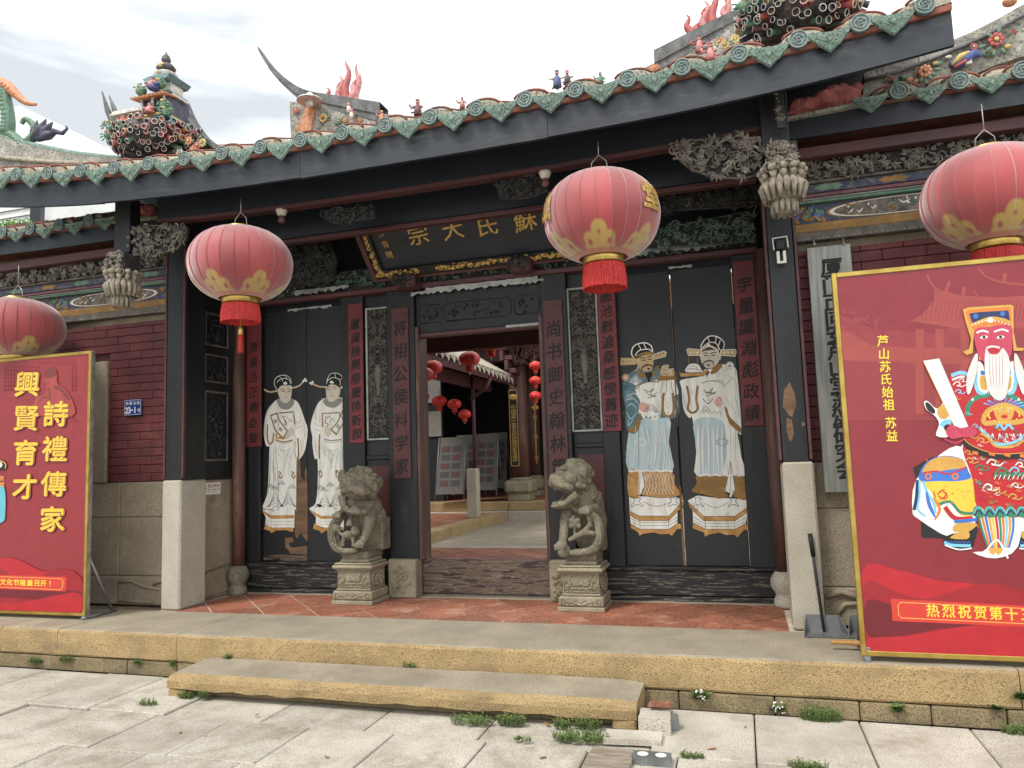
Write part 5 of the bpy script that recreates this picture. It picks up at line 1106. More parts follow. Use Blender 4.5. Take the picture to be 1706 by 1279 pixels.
# ================================================================== WINGS
WZ = lambda py, Y=-.72: at(1500, py, Y=Y).z
for side in (-1, 1):
    X = (lambda x: x) if side > 0 else MX
    wg = thing('wing_building', 'left wing of the temple with red brick over granite, behind the poster with no figure shown whole' if side < 0 else 'temple wing with flower decorated ridge and long steel sign', 'building', (X(2.2), -.7, 0))
    if side < 0: wg['label'] = 'temple wing with red brick above granite and a blue number plate'
    def WP_(name, x0, x1, y0, y1, z0, z1, mat, ch=.006, par=None):
        x0, x1 = sorted((X(x0), X(x1))); m_ = MB(); m_.box(x0, x1, y0, y1, z0, z1, ch); return part(name, m_, mat, par or wg)
    XE = 5.0
    WP_('wall_core', .48, XE, -.66, .2, 0, 3.6, 'wallstone', 0)
    # granite base in big blocks
    xs = [.48, 1.12, 2.1, 3.2, 4.2, 5.0]
    for a, b in zip(xs, xs[1:]):
        WP_('granite_block', a+.003, b-.003, -.735, -.66, 0, .26, 'wallstone', .012); WP_('granite_block', a+.003, b-.003, -.72, -.66, .263, .80, 'wallstone', .008); WP_('granite_block', a+.003, b-.003, -.72, -.66, .803, 1.125, 'wallstone', .008)
    # foot ornament carved in low relief
    m_ = MB(); m_.tube([(X(.56), -.738, .07), (X(.62), -.738, .15), (X(.8), -.738, .17), (X(.95), -.738, .22), (X(1.1), -.738, .21)], .018, 6); m_.tube([(X(.50), -.735, .20), (X(.6), -.74, .235), (X(.7), -.738, .2)], .025, 6); m_.tube([(X(.7), -.738, .03), (X(1.1), -.738, .035)], .012, 5); part('foot_relief', m_, 'wallstone', wg)
    # painted brick courses
    WP_('brick_bed', .482, XE, -.676, -.66, 1.126, 2.66, 'brickgap', 0)
    z = 1.13; k = 0
    while z < 2.64:
        x = .484-(.14 if k % 2 else 0)
        x1e = (1.28 if z < 2.31 else 2.4) if side < 0 else 4.2
        while x < x1e:
            a, b = max(x, .484), min(x+.28, x1e)
            if b-a > .03: WP_('brick', a+.0015, b-.0015, -.716+rnd.uniform(-.003, .003), -.672, z+.002, min(z+.076, 2.655), 'brick', .004)
            x += .28
        z += .078; k += 1
    if side < 0:   # stone window frame beside the brick
        WP_('window_frame', 1.285, 1.46, -.74, -.677, 1.13, 2.30, 'wallstone', .01)
        WP_('window_shutter', 1.462, 2.4, -.70, -.677, 1.13, 2.32, 'carved', 0)
    # frieze: border, oval painting, bands
    zb0, zb1, zf0, zf1 = WZ(386), WZ(371), WZ(355), WZ(323)
    WP_('frieze_border', .482, XE, -.745, -.665, zb0, zb1, 'lattice', .003); WP_('gold_border', .482, XE, -.735, -.665, zb1+.002, zf0-.002, 'paintg', .003)
    m_ = MB(); 
    for i in range(90): x = X(.49+i*.035); m_.ball((x, -.749, zb0+.012), .006, 5, 3)
    part('bead_row', m_, 'paleframe', wg, kind='stuff')
    o = WP_('painted_frieze', .482, XE, -.72, -.665, zf0, zf1, 'cp_navy', 0)
    m_ = MB(); MM = ['paintw', 'cp_blue', 'paintg', 'cp_green', 'carve', 'cp_maroon']
    for ox in (1.25, 2.9):
        cx = X(ox); cz = (zf0+zf1)/2; hh = (zf1-zf0)*.47
        for k_, (rx, rz, mi) in enumerate(((.55, hh, 2), (.53, hh*.93, 0), (.50, hh*.86, 4))): m_.mi = mi; m_.poly([(cx+rx*math.copysign(abs(math.cos(t))**.7, math.cos(t)), -.7215-k_*.0008, cz+rz*math.sin(t)) for t in [6.283*i/36 for i in range(36)]])
        q = random.Random(int(ox*10)); m_.mi = 0
        for k_ in range(26):
            x_ = cx+q.uniform(-.42, .42); z_ = cz+q.uniform(-hh*.6, hh*.6); t0 = q.uniform(0, 3); m_.mi = q.choice((0, 0, 2, 3)); m_.tube([(x_+.05*math.cos(t0)*u_, -.7245, z_+.035*math.sin(t0+u_*1.5)*u_) for u_ in (-1, -.4, .2, .8)], [.002, .009, .007, .002], 4)
        for sx_ in (-1, 1):
            for k_ in range(26):
                x_ = cx+sx_*q.uniform(.57, .8); z_ = cz+q.uniform(-hh*.8, hh*.8); m_.mi = q.choice((1, 2, 2, 3)); M3 = Matrix.Rotation(q.uniform(0, 3), 3, 'Y'); m_.ball((x_, -.722, z_), (.03, .003, .014), 6, 4, M3)
    part('frieze_painting', m_, MM, o, recalc=True)
    za = WZ(323, -.76); zb_ = WZ(307, -.76); zc_ = WZ(300, -.78)
    WP_('green_band', .482, XE, -.76, -.665, zf1+.002, zf1+.022, 'cp_green', .003); WP_('white_line', .482, XE, -.768, -.665, zf1+.024, zf1+.032, 'paleframe', 0)
    WP_('maroon_band', .482, XE, -.79, -.665, zf1+.034, zf1+.060, 'cp_maroon', .003)
    o = WP_('blue_board', .482, XE, -.80, -.665, zf1+.062, zf1+.125, 'cp_navy', .003)
    m_ = MB()
    for k_ in range(8): m_.mi = k_ % 2; x_ = X(.72+k_*.42); m_.poly([(x_+sx*.1, -.8015, zf1+.093+sz*.026) for sx, sz in ((-1, 0), (-.5, .9), (0, .6), (.5, .9), (1, 0), (.5, -.9), (0, -.6), (-.5, -.9))])
    part('painted_motif', m_, ['cp_green', 'paintg'], o)
    zc0 = zf1+.127; WP_('carved_rail', .482, XE, -.83, -.665, zc0, zc0+.015, 'lattice', .003)
    o = WP_('carved_band', .482, XE, -.82, -.665, zc0+.017, zc0+.15, 'carved', 0)
    for k_ in range(6):
        m_ = MB(); a, b = sorted((X(.52+k_*.42), X(.92+k_*.42))); scrollwork(m_, a, b, zc0+.03, zc0+.14, -.822, 62, 50+k_+side, .0105, .03); part('carving', m_, 'carve', o)
    WP_('wing_purlin', .30, XE, -.93, -.82, zc0+.152, zc0+.23, 'redbeam', .005)
    # eave of the wing
    YE = -1.05; p1 = at(1495, 160, Y=YE); p2 = at(1595, 137, Y=YE); p3 = at(1697, 118, Y=YE); wp = (p3.x-p1.x)/2
    we = lambda x: p1.z+.004+.012*max(0, (x-p1.x))**2
    zrw = lambda y: .42*(y-YE)+.05*(y-YE)**2
    ZR = lambda xx, yy: we(xx if side > 0 else MX(xx))+zrw(yy)
    m_ = MB(); ids = []; n = 20
    for i in range(n+1):
        x = .30+(XE-.30)*i/n; ids.append(m_.av([(X(x), YE+.01, we(x)-.03), (X(x), YE+.01, we(x)-.19), (X(x), YE+.03, we(x)-.19), (X(x), YE+.03, we(x)-.03)]))
    for i in range(n):
        for k_ in range(4): m_.af((ids[i]+k_, ids[i]+(k_+1) % 4, ids[i+1]+(k_+1) % 4, ids[i+1]+k_))
    m_.af([ids[0]+k_ for k_ in range(4)]); part('wing_fascia', m_, 'fascia2', wg)
    m_ = MB(); ids = []
    for i in range(n+1):
        x = .30+(XE-.30)*i/n; ids.append(m_.av([(X(x), yy, we(x)+zrw(yy)-.02) for yy in (YE-.03, -.8, -.5, -.2, .1)]+[(X(x), .1, 3.3), (X(x), YE-.02, we(x)-.035)]))
    for i in range(n):
        for k_ in range(7): m_.af((ids[i]+k_, ids[i]+(k_+1) % 7, ids[i+1]+(k_+1) % 7, ids[i+1]+k_))
    m_.af([ids[0]+k_ for k_ in range(7)]); rf = part('wing_roof', m_, 'terra', wg)
    r_ = random.Random(31+side)
    for i in range(0, 7):
        x = p1.x+i*wp
        disc_mesh(X(x), YE-.04, we(x)+.005, .06, rf); cover_row(X(x)+.02, YE-.02, ZR, rf, 2, .115, .075, .36); 
        if not (side < 0 and i == 99): drip_mesh(X(x-wp/2), YE-.045, we(x-wp/2)-.005, .23, .095, rf)
    # red mortar hip end
    q = random.Random(77); m_ = MB(); m_.smooth = True; ns = 14
    A0 = .42; A1 = p1.x-wp*.62; z0_ = we(A0)-.035
    for k_ in range(60):
        u = q.random(); v = q.random(); x_ = A0+.06+(A1-A0-.06)*u; z_ = z0_+.02+(.03+.16*u**.6)*v
        m_.ball((X(x_), YE+.02+q.uniform(0, .16), z_), (.05+.02*q.random(), .05, .03+.02*q.random()), 8, 5)
    m_.ball((X(A1-.14), YE+.12, z0_+.12), (.17, .12, .09), 14, 8)
    o = part('red_mortar_end', m_, 'redblob', rf)
    md = o.modifiers.new('r', 'REMESH'); md.mode = 'VOXEL'; md.voxel_size = .011; md.use_smooth_shade = True
    m_ = MB(); m_.prism([Vector((X(.36), YE-.03, z0_-.03)), Vector((X(A1+.1), YE-.03, z0_-.0)), Vector((X(A1+.1), YE-.03, z0_+.03)), Vector((X(.36), YE-.03, z0_-.01))], (0, .12, 0)); part('verge_plank', m_, 'ridgep' if side > 0 else 'plaster', rf)
    if side > 0:
        # moulded ridge with shard flowers rising to the right
        Yr = -.62; tp = [at(a, b, Y=Yr) for a, b in ((1440, 121), (1500, 103), (1560, 78), (1620, 52), (1660, 32), (1706, 6), (1760, -30))]; lo = [at(a, b, Y=Yr) for a, b in ((1440, 135), (1500, 118), (1560, 95), (1620, 70), (1660, 50), (1706, 24), (1760, -8))]; bt = [at(a, b, Y=Yr) for a, b in ((1438, 160), (1500, 150), (1560, 140), (1620, 122), (1660, 105), (1706, 90), (1760, 80))]
        m_ = MB(); m_.prism([Vector(p) for p in tp]+[Vector(p) for p in lo[::-1]], (0, .16, 0)); rg2 = part('wing_ridge', m_, 'ridgep', wg)
        m_ = MB(); m_.prism([Vector(p)+Vector((0, .03, 0)) for p in lo]+[Vector(p)+Vector((0, .03, 0)) for p in bt[::-1]], (0, .1, 0)); part('ridge_wall', m_, 'ridgep', rg2)
        m_ = MB(); m_.tube([tuple(p+Vector((0, -.005, 0))) for p in lo], .012, 5); part('ridge_moulding', m_, 'ridged', rg2)
        for px, py, r_1, col in ((1541, 119, .055, 1), (1659, 67, .06, 0), (1484, 130, .025, 0), (1564, 115, .018, 0), (1688, 53, .022, 0), (1666, 50, .02, 0)):
            m_ = MB(); p = at(px, py, Y=Yr+.0); flower(m_, p, r_1, col, 2 if col == 0 and r_1 > .05 else col); leafs(m_, p, r_1*1.5, 6, px); part('shard_flower', m_, CP, rg2)
        m_ = MB()
        for px, py, col in ((1558, 105, 2), (1650, 84, 2), (1678, 77, 2), (1515, 132, 1), (1527, 135, 1), (1645, 90, 3), (1490, 134, 3), (1505, 128, 3)): m_.mi = col; m_.ball(at(px, py, Y=Yr+.01), (.028, .012, .018), 6, 4)
        part('shard_leaves', m_, CP, rg2)
        m_ = MB(); m_.mi = 5; m_.tube([at(*a, Y=Yr) for a in ((1582, 104), (1595, 108), (1610, 98), (1625, 88), (1636, 94))], [.015, .035, .045, .03, .008], 7); m_.mi = 2; m_.tube([at(*a, Y=Yr-.03) for a in ((1586, 108), (1600, 94), (1615, 86))], [.008, .025, .01], 6)
        m_.mi = 7; m_.ball(at(1580, 95, Y=Yr), (.025, .015, .014)); m_.mi = 0; flower(m_, at(1622, 78, Y=Yr-.01), .03, 0, 7); m_.mi = 0; m_.tube([at(*a, Y=Yr-.04) for a in ((1590, 112), (1600, 106), (1610, 100))], .012, 5); m_.mi = 7; m_.box(*(lambda p: (p.x-.02, p.x+.02, p.y-.03, p.y, p.z-.015, p.z+.015))(at(1612, 106, Y=Yr)))
        part('shard_bird', m_, CP, rg2)
        m_ = MB(); m_.mi = 1; m_.ball(at(1682, 3, Y=Yr), (.05, .04, .035)); part('ridge_knob', m_, CP, rg2)

# ================================================================== BEHIND THE DOORWAY
mb = MB(); mb.box(-7.5, 4, .12, 3.6, -.1, -.012); ih = part('inner_floor', mb, 'mortar', kind='structure')
floor_tiles(ih, -4.6, -1.3, .15, 3.5, 0, .46, .1)
mb = MB(); mb.box(-4.75, 2, 3.6, 8.2, -.2, -.02); part('courtyard', mb, 'kerbtop', kind='structure')
gfl = MB(); gfl.box(-9.5, -4.9, 3.6, 8.2, -.1, .135); gf = part('gallery_floor', gfl, 'tile', kind='structure')
mb = MB(); n = 6
for i in range(3):
    mb = MB(); mb.box(-4.9, -4.62, 3.62+i*1.5, 5.1+i*1.5, -.1, .15, .015); part('kerb_stone', mb, 'kerb', gf)
mb = MB(); mb.box(-4.6, 2, 3.58, 3.72, -.1, .0, .01); part('kerb_stone', mb, 'pier', ih)
hf = MB(); hf.box(-10, 3, 8.5, 14, -.1, .35); hfo = part('hall_floor', hf, 'tile', kind='structure')
for i in range(5):
    mb = MB(); mb.box(-9+i*2.2, -6.805+i*2.2, 8.2, 8.75, .17, .352, .012); part('kerb_stone', mb, 'kerb', hfo); mb = MB(); mb.box(-9+i*2.2, -6.805+i*2.2, 8.12, 8.6, -.1, .168, .012); part('kerb_stone', mb, 'pier', hfo)
# inner wall of the gatehouse sides (stops daylight leaking)
mb = MB(); mb.box(-5.2, -4.9, .2, 2.7, 0, 4.4); P('side_wall', mb, 'wallstone'); mb = MB(); mb.box(.5, .8, .2, 2.7, 0, 4.4); P('side_wall', mb, 'wallstone')
mb = MB(); mb.box(-4.9, .5, 2.55, 2.66, 2.65, 2.95, .01); P('rear_beam', mb, 'redbeam')
sg = thing('side_gallery', 'tiled roof gallery on a thin post along the left of the courtyard', 'gallery', (-5.2, 5.8, .15))
XG = -4.45
mb = MB(); e0, e1 = 2.6, 8.1
zg = lambda y: at(702, 578, X=XG).z+.02-(y-3.5)*.02
mb.prism([Vector((XG, e0, zg(e0)-.0)), Vector((XG-2.2, e0, zg(e0)+1.35)), Vector((XG-2.3, e0, zg(e0)+1.28)), Vector((XG, e0, zg(e0)-.06))], (0, e1-e0, 0)); gr = part('gallery_roof', mb, 'plaster', sg)
mb = MB(); tcv = MB()
src = None
for i in range(22):
    y = e0+.12+i*.25; t = MB(); t.smooth = True
    nn = 6
    ia = t.av([(XG, y+.085*math.cos(math.pi*j/nn), zg(y)+.07*math.sin(math.pi*j/nn)) for j in range(nn+1)]); ib = t.av([(XG-2.2, y+.085*math.cos(math.pi*j/nn), zg(y)+1.35+.07*math.sin(math.pi*j/nn)) for j in range(nn+1)])
    for j in range(nn): t.af((ia+j, ia+j+1, ib+j+1, ib+j))
    t.smooth = False; t.af([ia+j for j in range(nn+1)]); part('cover_tile', t, 'plaster', gr)
    t = MB(); yy = y+.125; t.prism([Vector((XG+.02, yy-.1, zg(y)+.03)), Vector((XG+.03, yy+.1, zg(y)+.03)), Vector((XG+.05, yy+.05, zg(y)-.05)), Vector((XG+.055, yy, zg(y)-.11)), Vector((XG+.05, yy-.05, zg(y)-.05))], (.012, 0, 0)); part('drip_tile', t, 'plaster', gr)
mb = MB(); mb.box(XG-.06, XG-.02, e0, e1, zg(5)-.17, zg(5)-.05, .004); part('gallery_fascia', mb, 'redbeam', sg)
mb = MB(); mb.box(XG-.5, XG-.4, e0, e1, zg(5)-.30, zg(5)-.08, .01); part('gallery_beam', mb, 'redbeam', sg)
pp = at(790, 862, Z=.15)
mb = MB(); mb.box(pp.x-.10, pp.x+.10, pp.y-.1, pp.y+.1, .15, at(790, 780, Y=pp.y).z, .012); part('stone_post', mb, 'pier', sg)
mb = MB(); mb.tube([(pp.x+.05, pp.y, at(790, 780, Y=pp.y).z), (pp.x+.05, pp.y, zg(7)-.05)], .035, 8); part('post_stem', mb, 'redbeam', sg)
mb = MB(); mb.tube([(pp.x, pp.y, zg(7)-.5), (pp.x+.35, pp.y-.1, zg(7)-.3), (pp.x+.45, pp.y-.1, zg(7)-.12)], .035, 6); part('corner_bracket', mb, 'redbeam', sg)
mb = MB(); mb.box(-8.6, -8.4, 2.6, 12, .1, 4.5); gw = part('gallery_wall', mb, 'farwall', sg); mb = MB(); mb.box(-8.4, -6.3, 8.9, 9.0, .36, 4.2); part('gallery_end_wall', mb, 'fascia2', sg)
# picture frames on the end wall, and standing display boards
for i in range(4):
    for j in range(2):
        mb = MB(); x = -7.9+i*.42; z = 1.75+j*.75; mb.box(x, x+.36, 8.87, 8.9, z, z+.62, .01); part('picture_frame', mb, 'blackboard', sg); mb = MB(); mb.box(x+.03, x+.33, 8.862, 8.87, z+.03, z+.59); part('picture', mb, 'farwall' if (i+j) % 3 else 'grey', sg)
def display(px, py, Y, label, wd=.62, h=1.3, cols=2):
    p = at(px, py, Y=Y); d = thing('display_board', label, 'display board', (p.x, Y, p.z), 'display boards in the courtyard gallery')
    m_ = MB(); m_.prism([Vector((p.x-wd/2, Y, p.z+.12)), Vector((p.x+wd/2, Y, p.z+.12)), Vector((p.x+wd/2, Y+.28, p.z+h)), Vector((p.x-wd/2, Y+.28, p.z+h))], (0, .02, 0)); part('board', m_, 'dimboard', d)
    for sx in (-1, 1):
        m_ = MB(); m_.tube([(p.x+sx*wd*.52, Y-.02, p.z), (p.x+sx*wd*.48, Y+.26, p.z+h)], .015, 5); part('leg', m_, 'galv', d); m_ = MB(); m_.tube([(p.x+sx*wd*.45, Y+.55, p.z), (p.x+sx*wd*.45, Y+.27, p.z+h*.9)], .012, 5); part('leg', m_, 'galv', d)
    m_ = MB()
    for r_i in range(5):
        for k_ in range(cols):
            x0 = p.x-wd*.38+k_*wd*.4; t0 = .14+r_i*.15; f_ = lambda t: (Y+.28*(t)-.004, p.z+.12+(h-.12)*t)
            y0, z0 = f_(t0); y1, z1 = f_(t0+.1); m_.mi = (r_i+k_) % 2; m_.poly([(x0, y0, z0), (x0+wd*.32, y0, z0), (x0+wd*.32, y1, z1), (x0, y1, z1)])
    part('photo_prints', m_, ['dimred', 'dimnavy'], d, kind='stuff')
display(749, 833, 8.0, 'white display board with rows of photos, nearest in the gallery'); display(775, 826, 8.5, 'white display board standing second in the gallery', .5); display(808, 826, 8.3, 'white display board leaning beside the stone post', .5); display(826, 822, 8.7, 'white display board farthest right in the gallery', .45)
# rear hall: columns on stone bases, dark inside
rh = thing('rear_hall', 'dark open rear hall with brown columns on stone bases across the courtyard', 'hall', (-3.5, 9.5, .35))
for px, Y, r, bw in ((866, 8.75, .19, .30), (886, 10.2, .19, .27)):
    x = at(px, 750, Y=Y).x; m_ = MB(); m_.lathe(x, Y, [(r*1.02, .82), (r*1.04, 2), (r*.92, 4.3)], 20); co = part('column', m_, 'brownpost', rh)
    m_ = MB(); m_.box(x-bw, x+bw, Y-bw, Y+bw, .5, .78, .06); m_.box(x-bw*.8, x+bw*.8, Y-bw*.8, Y+bw*.8, .35, .498, .02); m_.lathe(x, Y, [(bw*.9, .785), (r*1.1, .83)], 18); part('column_base', m_, 'plinth', co)
for x in (-.6, -7.6):
    m_ = MB(); m_.lathe(x, 8.75, [(.19, .36), (.17, 4.3)], 16); part('column', m_, 'brownpost', rh)
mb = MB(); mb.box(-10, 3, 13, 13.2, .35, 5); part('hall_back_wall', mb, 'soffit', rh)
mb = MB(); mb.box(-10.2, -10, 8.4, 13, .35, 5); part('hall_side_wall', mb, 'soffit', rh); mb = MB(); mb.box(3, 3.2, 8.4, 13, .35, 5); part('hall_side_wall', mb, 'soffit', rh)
mb = MB(); mb.prism([Vector((-10.5, 8.0, 3.75)), Vector((-10.5, 11, 5.3)), Vector((-10.5, 14, 3.9)), Vector((-10.5, 11, 5.1))], (14, 0, 0)); part('hall_roof', mb, 'terra', rh)
mb = MB(); mb.box(-10, 3, 8.6, 8.85, 3.3, 3.6, .02); part('hall_beam', mb, 'redbeam', rh)
for px, py in ((846, 596), (852, 618), (838, 580)):
    p = at(px, py, Y=8.3); m_ = MB(); m_.box(p.x-.12, p.x+.12, 8.2, 8.6, p.z-.06, p.z+.05, .02); m_.box(p.x-.04, p.x+.04, 8.15, 8.6, p.z-.28, p.z-.062, .01); part('bracket_arm', m_, 'redbeam', rh)
mb = MB(); p = at(888, 590, Y=8.5); scrollwork(mb, p.x-.5, p.x+.5, p.z-.15, p.z+.15, 8.5, 50, 91, .03, .1); part('carved_beam', mb, 'brownpost', rh)
def hall_board(px0, px1, py0, py1, Y, txt, lab):
    a = at(px0, py0, Y=Y); b = at(px1, py1, Y=Y); d = thing('couplet_plaque', lab, 'plaque', ((a.x+b.x)/2, Y, b.z))
    m_ = MB(); m_.box(a.x, b.x, Y-.03, Y, b.z, a.z, .006); part('board', m_, 'blackboard', d)
    m_ = MB(); e = .012
    for q_ in ((a.x, a.x+e, b.z, a.z), (b.x-e, b.x, b.z, a.z), (a.x+e, b.x-e, b.z, b.z+e), (a.x+e, b.x-e, a.z-e, a.z)): m_.box(q_[0], q_[1], Y-.04, Y-.03, q_[2], q_[3])
    part('gilt_edge', m_, 'goldpaint', d); m_ = MB(); n = len(txt)
    for i, ch in enumerate(txt): put(m_, ch, ((a.x+b.x)/2, Y-.034, a.z-.36-(a.z-b.z-.5)*i/(n-1)), .12, bold=.0)
    m_.ball(((a.x+b.x)/2, Y-.036, a.z-.15), (.1, .01, .06), 8, 5); part('gilt_writing', m_, 'goldpaint', d)
hall_board(848, 866, 650, 776, 8.45, '中國進士第名祖蘇頌美澤厚', 'black and gilt vertical couplet plaque on the nearer hall column'); hall_board(890, 896, 668, 773, 9.9, '科學家', 'narrow black couplet plaque on the farther hall column')

# ================================================================== LANTERNS
def silk_mat():
    m = M['silk']; nt = m.node_tree; l = nt.links.new; p = [n for n in nt.nodes if n.type == 'BSDF_PRINCIPLED'][0]
    src = p.inputs['Base Color'].links[0].from_socket
    a = N(nt, 'ShaderNodeAttribute', attribute_name='motif'); mr = N(nt, 'ShaderNodeMapRange', i={'From Min': -.01, 'From Max': .01}); l(a.outputs['Fac'], mr.inputs[0])
    mm = N(nt, 'ShaderNodeMix', data_type='RGBA'); l(mr.outputs[0], mm.inputs[0]); l(src, mm.inputs[6]); mm.inputs[7].default_value = c(176, 146, 74); l(mm.outputs[2], p.inputs['Base Color'])
    a2 = N(nt, 'ShaderNodeAttribute', attribute_name='band'); mr2 = N(nt, 'ShaderNodeMapRange', i={'From Min': -.01, 'From Max': .01}); l(a2.outputs['Fac'], mr2.inputs[0])
    m2 = N(nt, 'ShaderNodeMix', data_type='RGBA'); l(mr2.outputs[0], m2.inputs[0]); l(mm.outputs[2], m2.inputs[6]); m2.inputs[7].default_value = c(176, 96, 52); a3 = N(nt, 'ShaderNodeAttribute', attribute_name='gore'); mg = N(nt, 'ShaderNodeMapRange', i={'To Min': .80, 'To Max': 1.14}); l(a3.outputs['Fac'], mg.inputs[0]); hs = N(nt, 'ShaderNodeHueSaturation'); l(mg.outputs[0], hs.inputs['Value']); l(m2.outputs[2], hs.inputs['Color']); m2 = hs; l(m2.outputs[0], p.inputs['Base Color'])
    # thin cloth: some daylight comes through
    o = [n for n in nt.nodes if n.type == 'OUTPUT_MATERIAL'][0]; tr = N(nt, 'ShaderNodeBsdfTranslucent'); l(m2.outputs[0], tr.inputs[0]); ms = N(nt, 'ShaderNodeMixShader'); ms.inputs[0].default_value = .15; l(p.outputs[0], ms.inputs[1]); l(tr.outputs[0], ms.inputs[2]); l(ms.outputs[0], o.inputs[0])
silk_mat()
def smin(*a): return min(a)
def ruyi(u, v):
    """signed distance-like value, >0 inside a cloud-collar motif; u in [-1,1] across one repeat, v up from the motif base"""
    d = -9
    for cx, cy, r in ((0, .66, .30), (-.42, .40, .27), (.42, .40, .27), (0, .28, .30), (-.66, .16, .16), (.66, .16, .16), (-.2, .12, .2), (.2, .12, .2)): d = max(d, r-math.hypot(u-cx, v-cy))
    for cx, cy, r in ((-.44, .36, .10), (.44, .36, .10), (0, .64, .06)): d = min(d, math.hypot(u-cx, v-cy)-r)
    return d
GR, GT, GA_ = 24, 10, 60
def lantern_body(cx, cy, zt, zb, rad, parent, phase=0.0, motif=True):
    m_ = MB(); m_.smooth = False; H = zt-zb; n = GR*GT; mot = []; band = []; gore = []; rt_ = .34*rad; k0 = 0
    for i in range(GA_+1):
        t = i/GA_; th = math.pi*(.105+.79*t); z = (zt+zb)/2+math.cos(th)/math.cos(math.pi*.105)*H/2; rr_ = rad*math.sin(th)**.78
        for j in range(n):
            g = (j % GT)/GT; bul = 1-.045*math.sin(math.pi*g)**.7*0 + .030*(g-.0) - .030
            a = 6.28318*j/n+phase; r1 = rr_*(1+.020*g-.012)
            m_.v.append((cx+r1*math.cos(a), cy+r1*math.sin(a), z))
            v = (t-.99)/-.33; u = ((j/n*6) % 1)*2-1
            mot.append(ruyi(u, v)*.25 if motif and v < 1.1 else -1); band.append((t-.93)*.5 if motif and .93 < t else -1); gore.append(((j//GT*37+11) % 17)/17*(1 if (j % GT) else .55))
    for i in range(GA_):
        for j in range(n):
            k = (j+1) % n; m_.f.append((i*n+j, i*n+k, (i+1)*n+k, (i+1)*n+j)); m_.m.append(0); m_.sm.append(j % GT != 0 and (j+1) % GT != 0 or True)
    o = part('lantern_shade', m_, 'silk', parent); me = o.data
    for nm, dat in (('motif', mot), ('band', band), ('gore', gore)):
        at_ = me.attributes.new(nm, 'FLOAT', 'POINT'); at_.data.foreach_set('value', dat)
    try:
        me.set_sharp_from_angle(angle=R(9))
    except Exception: pass
    return o
def ribs_(cx, cy, zt, zb, rad, parent):
    pass
def fringe(m_, cx, cy, r, zt, zb, n, seed, flare=1.05):
    q = random.Random(seed)
    for i in range(n):
        a = 6.283*(i+q.uniform(-.3, .3))/n; z1 = zb+q.uniform(0, .012)*abs(zt-zb)/.2; ff = flare*q.uniform(.985, 1.02)
        m_.tube([(cx+r*math.cos(a), cy+r*math.sin(a), zt), (cx+r*ff*math.cos(a+.01), cy+r*ff*math.sin(a+.01), (zt+z1)/2), (cx+r*ff*math.cos(a), cy+r*ff*math.sin(a), z1)], r*.028, 4, False)
def big_lantern(cx, cy, zt, zb, rad, zf, label, pendant_z=None, phase=0, hook=None, glyphs=(), skip=None):
    t = thing('red_lantern', label, 'lantern', (cx, cy, zb), 'large red silk lanterns under the eaves')
    bo = lantern_body(cx, cy, zt, zb, rad, t, phase)
    m_ = MB(); rc = rad*.345
    m_.lathe(cx, cy, [(rc*.98, zb+.03), (rc*1.02, zb+.02), (rc*1.02, zb-.035), (rc*.98, zb-.04)], 28); part('brass_collar', m_, 'gold', t)
    m_ = MB(); m_.lathe(cx, cy, [(rc*.9, zt-.015), (rc*.92, zt+.02), (rc*.7, zt+.03), (rc*.1, zt+.035)], 24); part('top_cap', m_, 'gold', t)
    m_ = MB(); m_.lathe(cx, cy, [(rc*.99, zb-.055), (rc*1.03, zf+.01)], 40, False); fringe(m_, cx, cy, rc*1.0, zb-.05, zf, 150, 3, 1.06); part('tassel_fringe', m_, 'fringe', t)
    m_ = MB(); m_.tube([(cx-.06, cy, zt+.03), (cx-.05, cy, zt+.10), (cx, cy, zt+.15), (cx+.05, cy, zt+.10), (cx+.06, cy, zt+.03)], .004, 5); m_.tube([(cx, cy, zt+.15), (cx, cy, hook or zt+.35)], .004, 5); part('hanger', m_, 'silver', t)
    if pendant_z:
        m_ = MB(); m_.tube([(cx, cy, zb), (cx, cy, pendant_z+.22)], .003, 4); m_.lathe(cx, cy, [(.006, pendant_z+.22), (.018, pendant_z+.19), (.02, pendant_z+.155), (.012, pendant_z+.15)], 8); part('pendant_cap', m_, 'goldpaint', t)
        m_ = MB(); fringe(m_, cx, cy, .02, pendant_z+.15, pendant_z, 26, 8, 1.15); m_.tube([(cx, cy, pendant_z+.15), (cx, cy, pendant_z+.01)], .014, 6); part('pendant_tassel', m_, 'fringe', t)
    for ch, ang, sz in glyphs:     # gilt characters wrapped round the shade
        v, f, wd = glyph(ch, .035); m_ = MB(); H = zt-zb
        def wrap(a, b, off):
            th_a = ang+a*sz*1.0/rad; zz_ = (zt+zb)/2+H*.09+b*sz; tt = math.acos(max(-1, min(1, (zz_-(zt+zb)/2)/(H/2)*math.cos(math.pi*.105)))); rr_ = rad*math.sin(tt)**.78*1.018+off
            return (cx+rr_*math.cos(th_a), cy+rr_*math.sin(th_a), zz_)
        bm = bmesh.new(); vs_ = [bm.verts.new((a[0], a[1], 0)) for a in v]
        for q_ in f:
            try: bm.faces.new([vs_[i] for i in q_])
            except Exception: pass
        bmesh.ops.triangulate(bm, faces=bm.faces); 
        for _ in range(2):
            le = [e for e in bm.edges if e.calc_length() > .12]
            if le: bmesh.ops.subdivide_edges(bm, edges=le, cuts=1)
        bmesh.ops.triangulate(bm, faces=bm.faces); bm.verts.index_update()
        m_.av([wrap(-w_.co.x*-1, w_.co.y, .004) for w_ in bm.verts])
        for f_ in bm.faces: m_.af([w_.index for w_ in f_.verts])
        bm.free(); part('gilt_character', m_, 'goldpaint', bo)
    return t
LYY = -1.5
g = lambda x, y: at(x, y, Y=LYY)
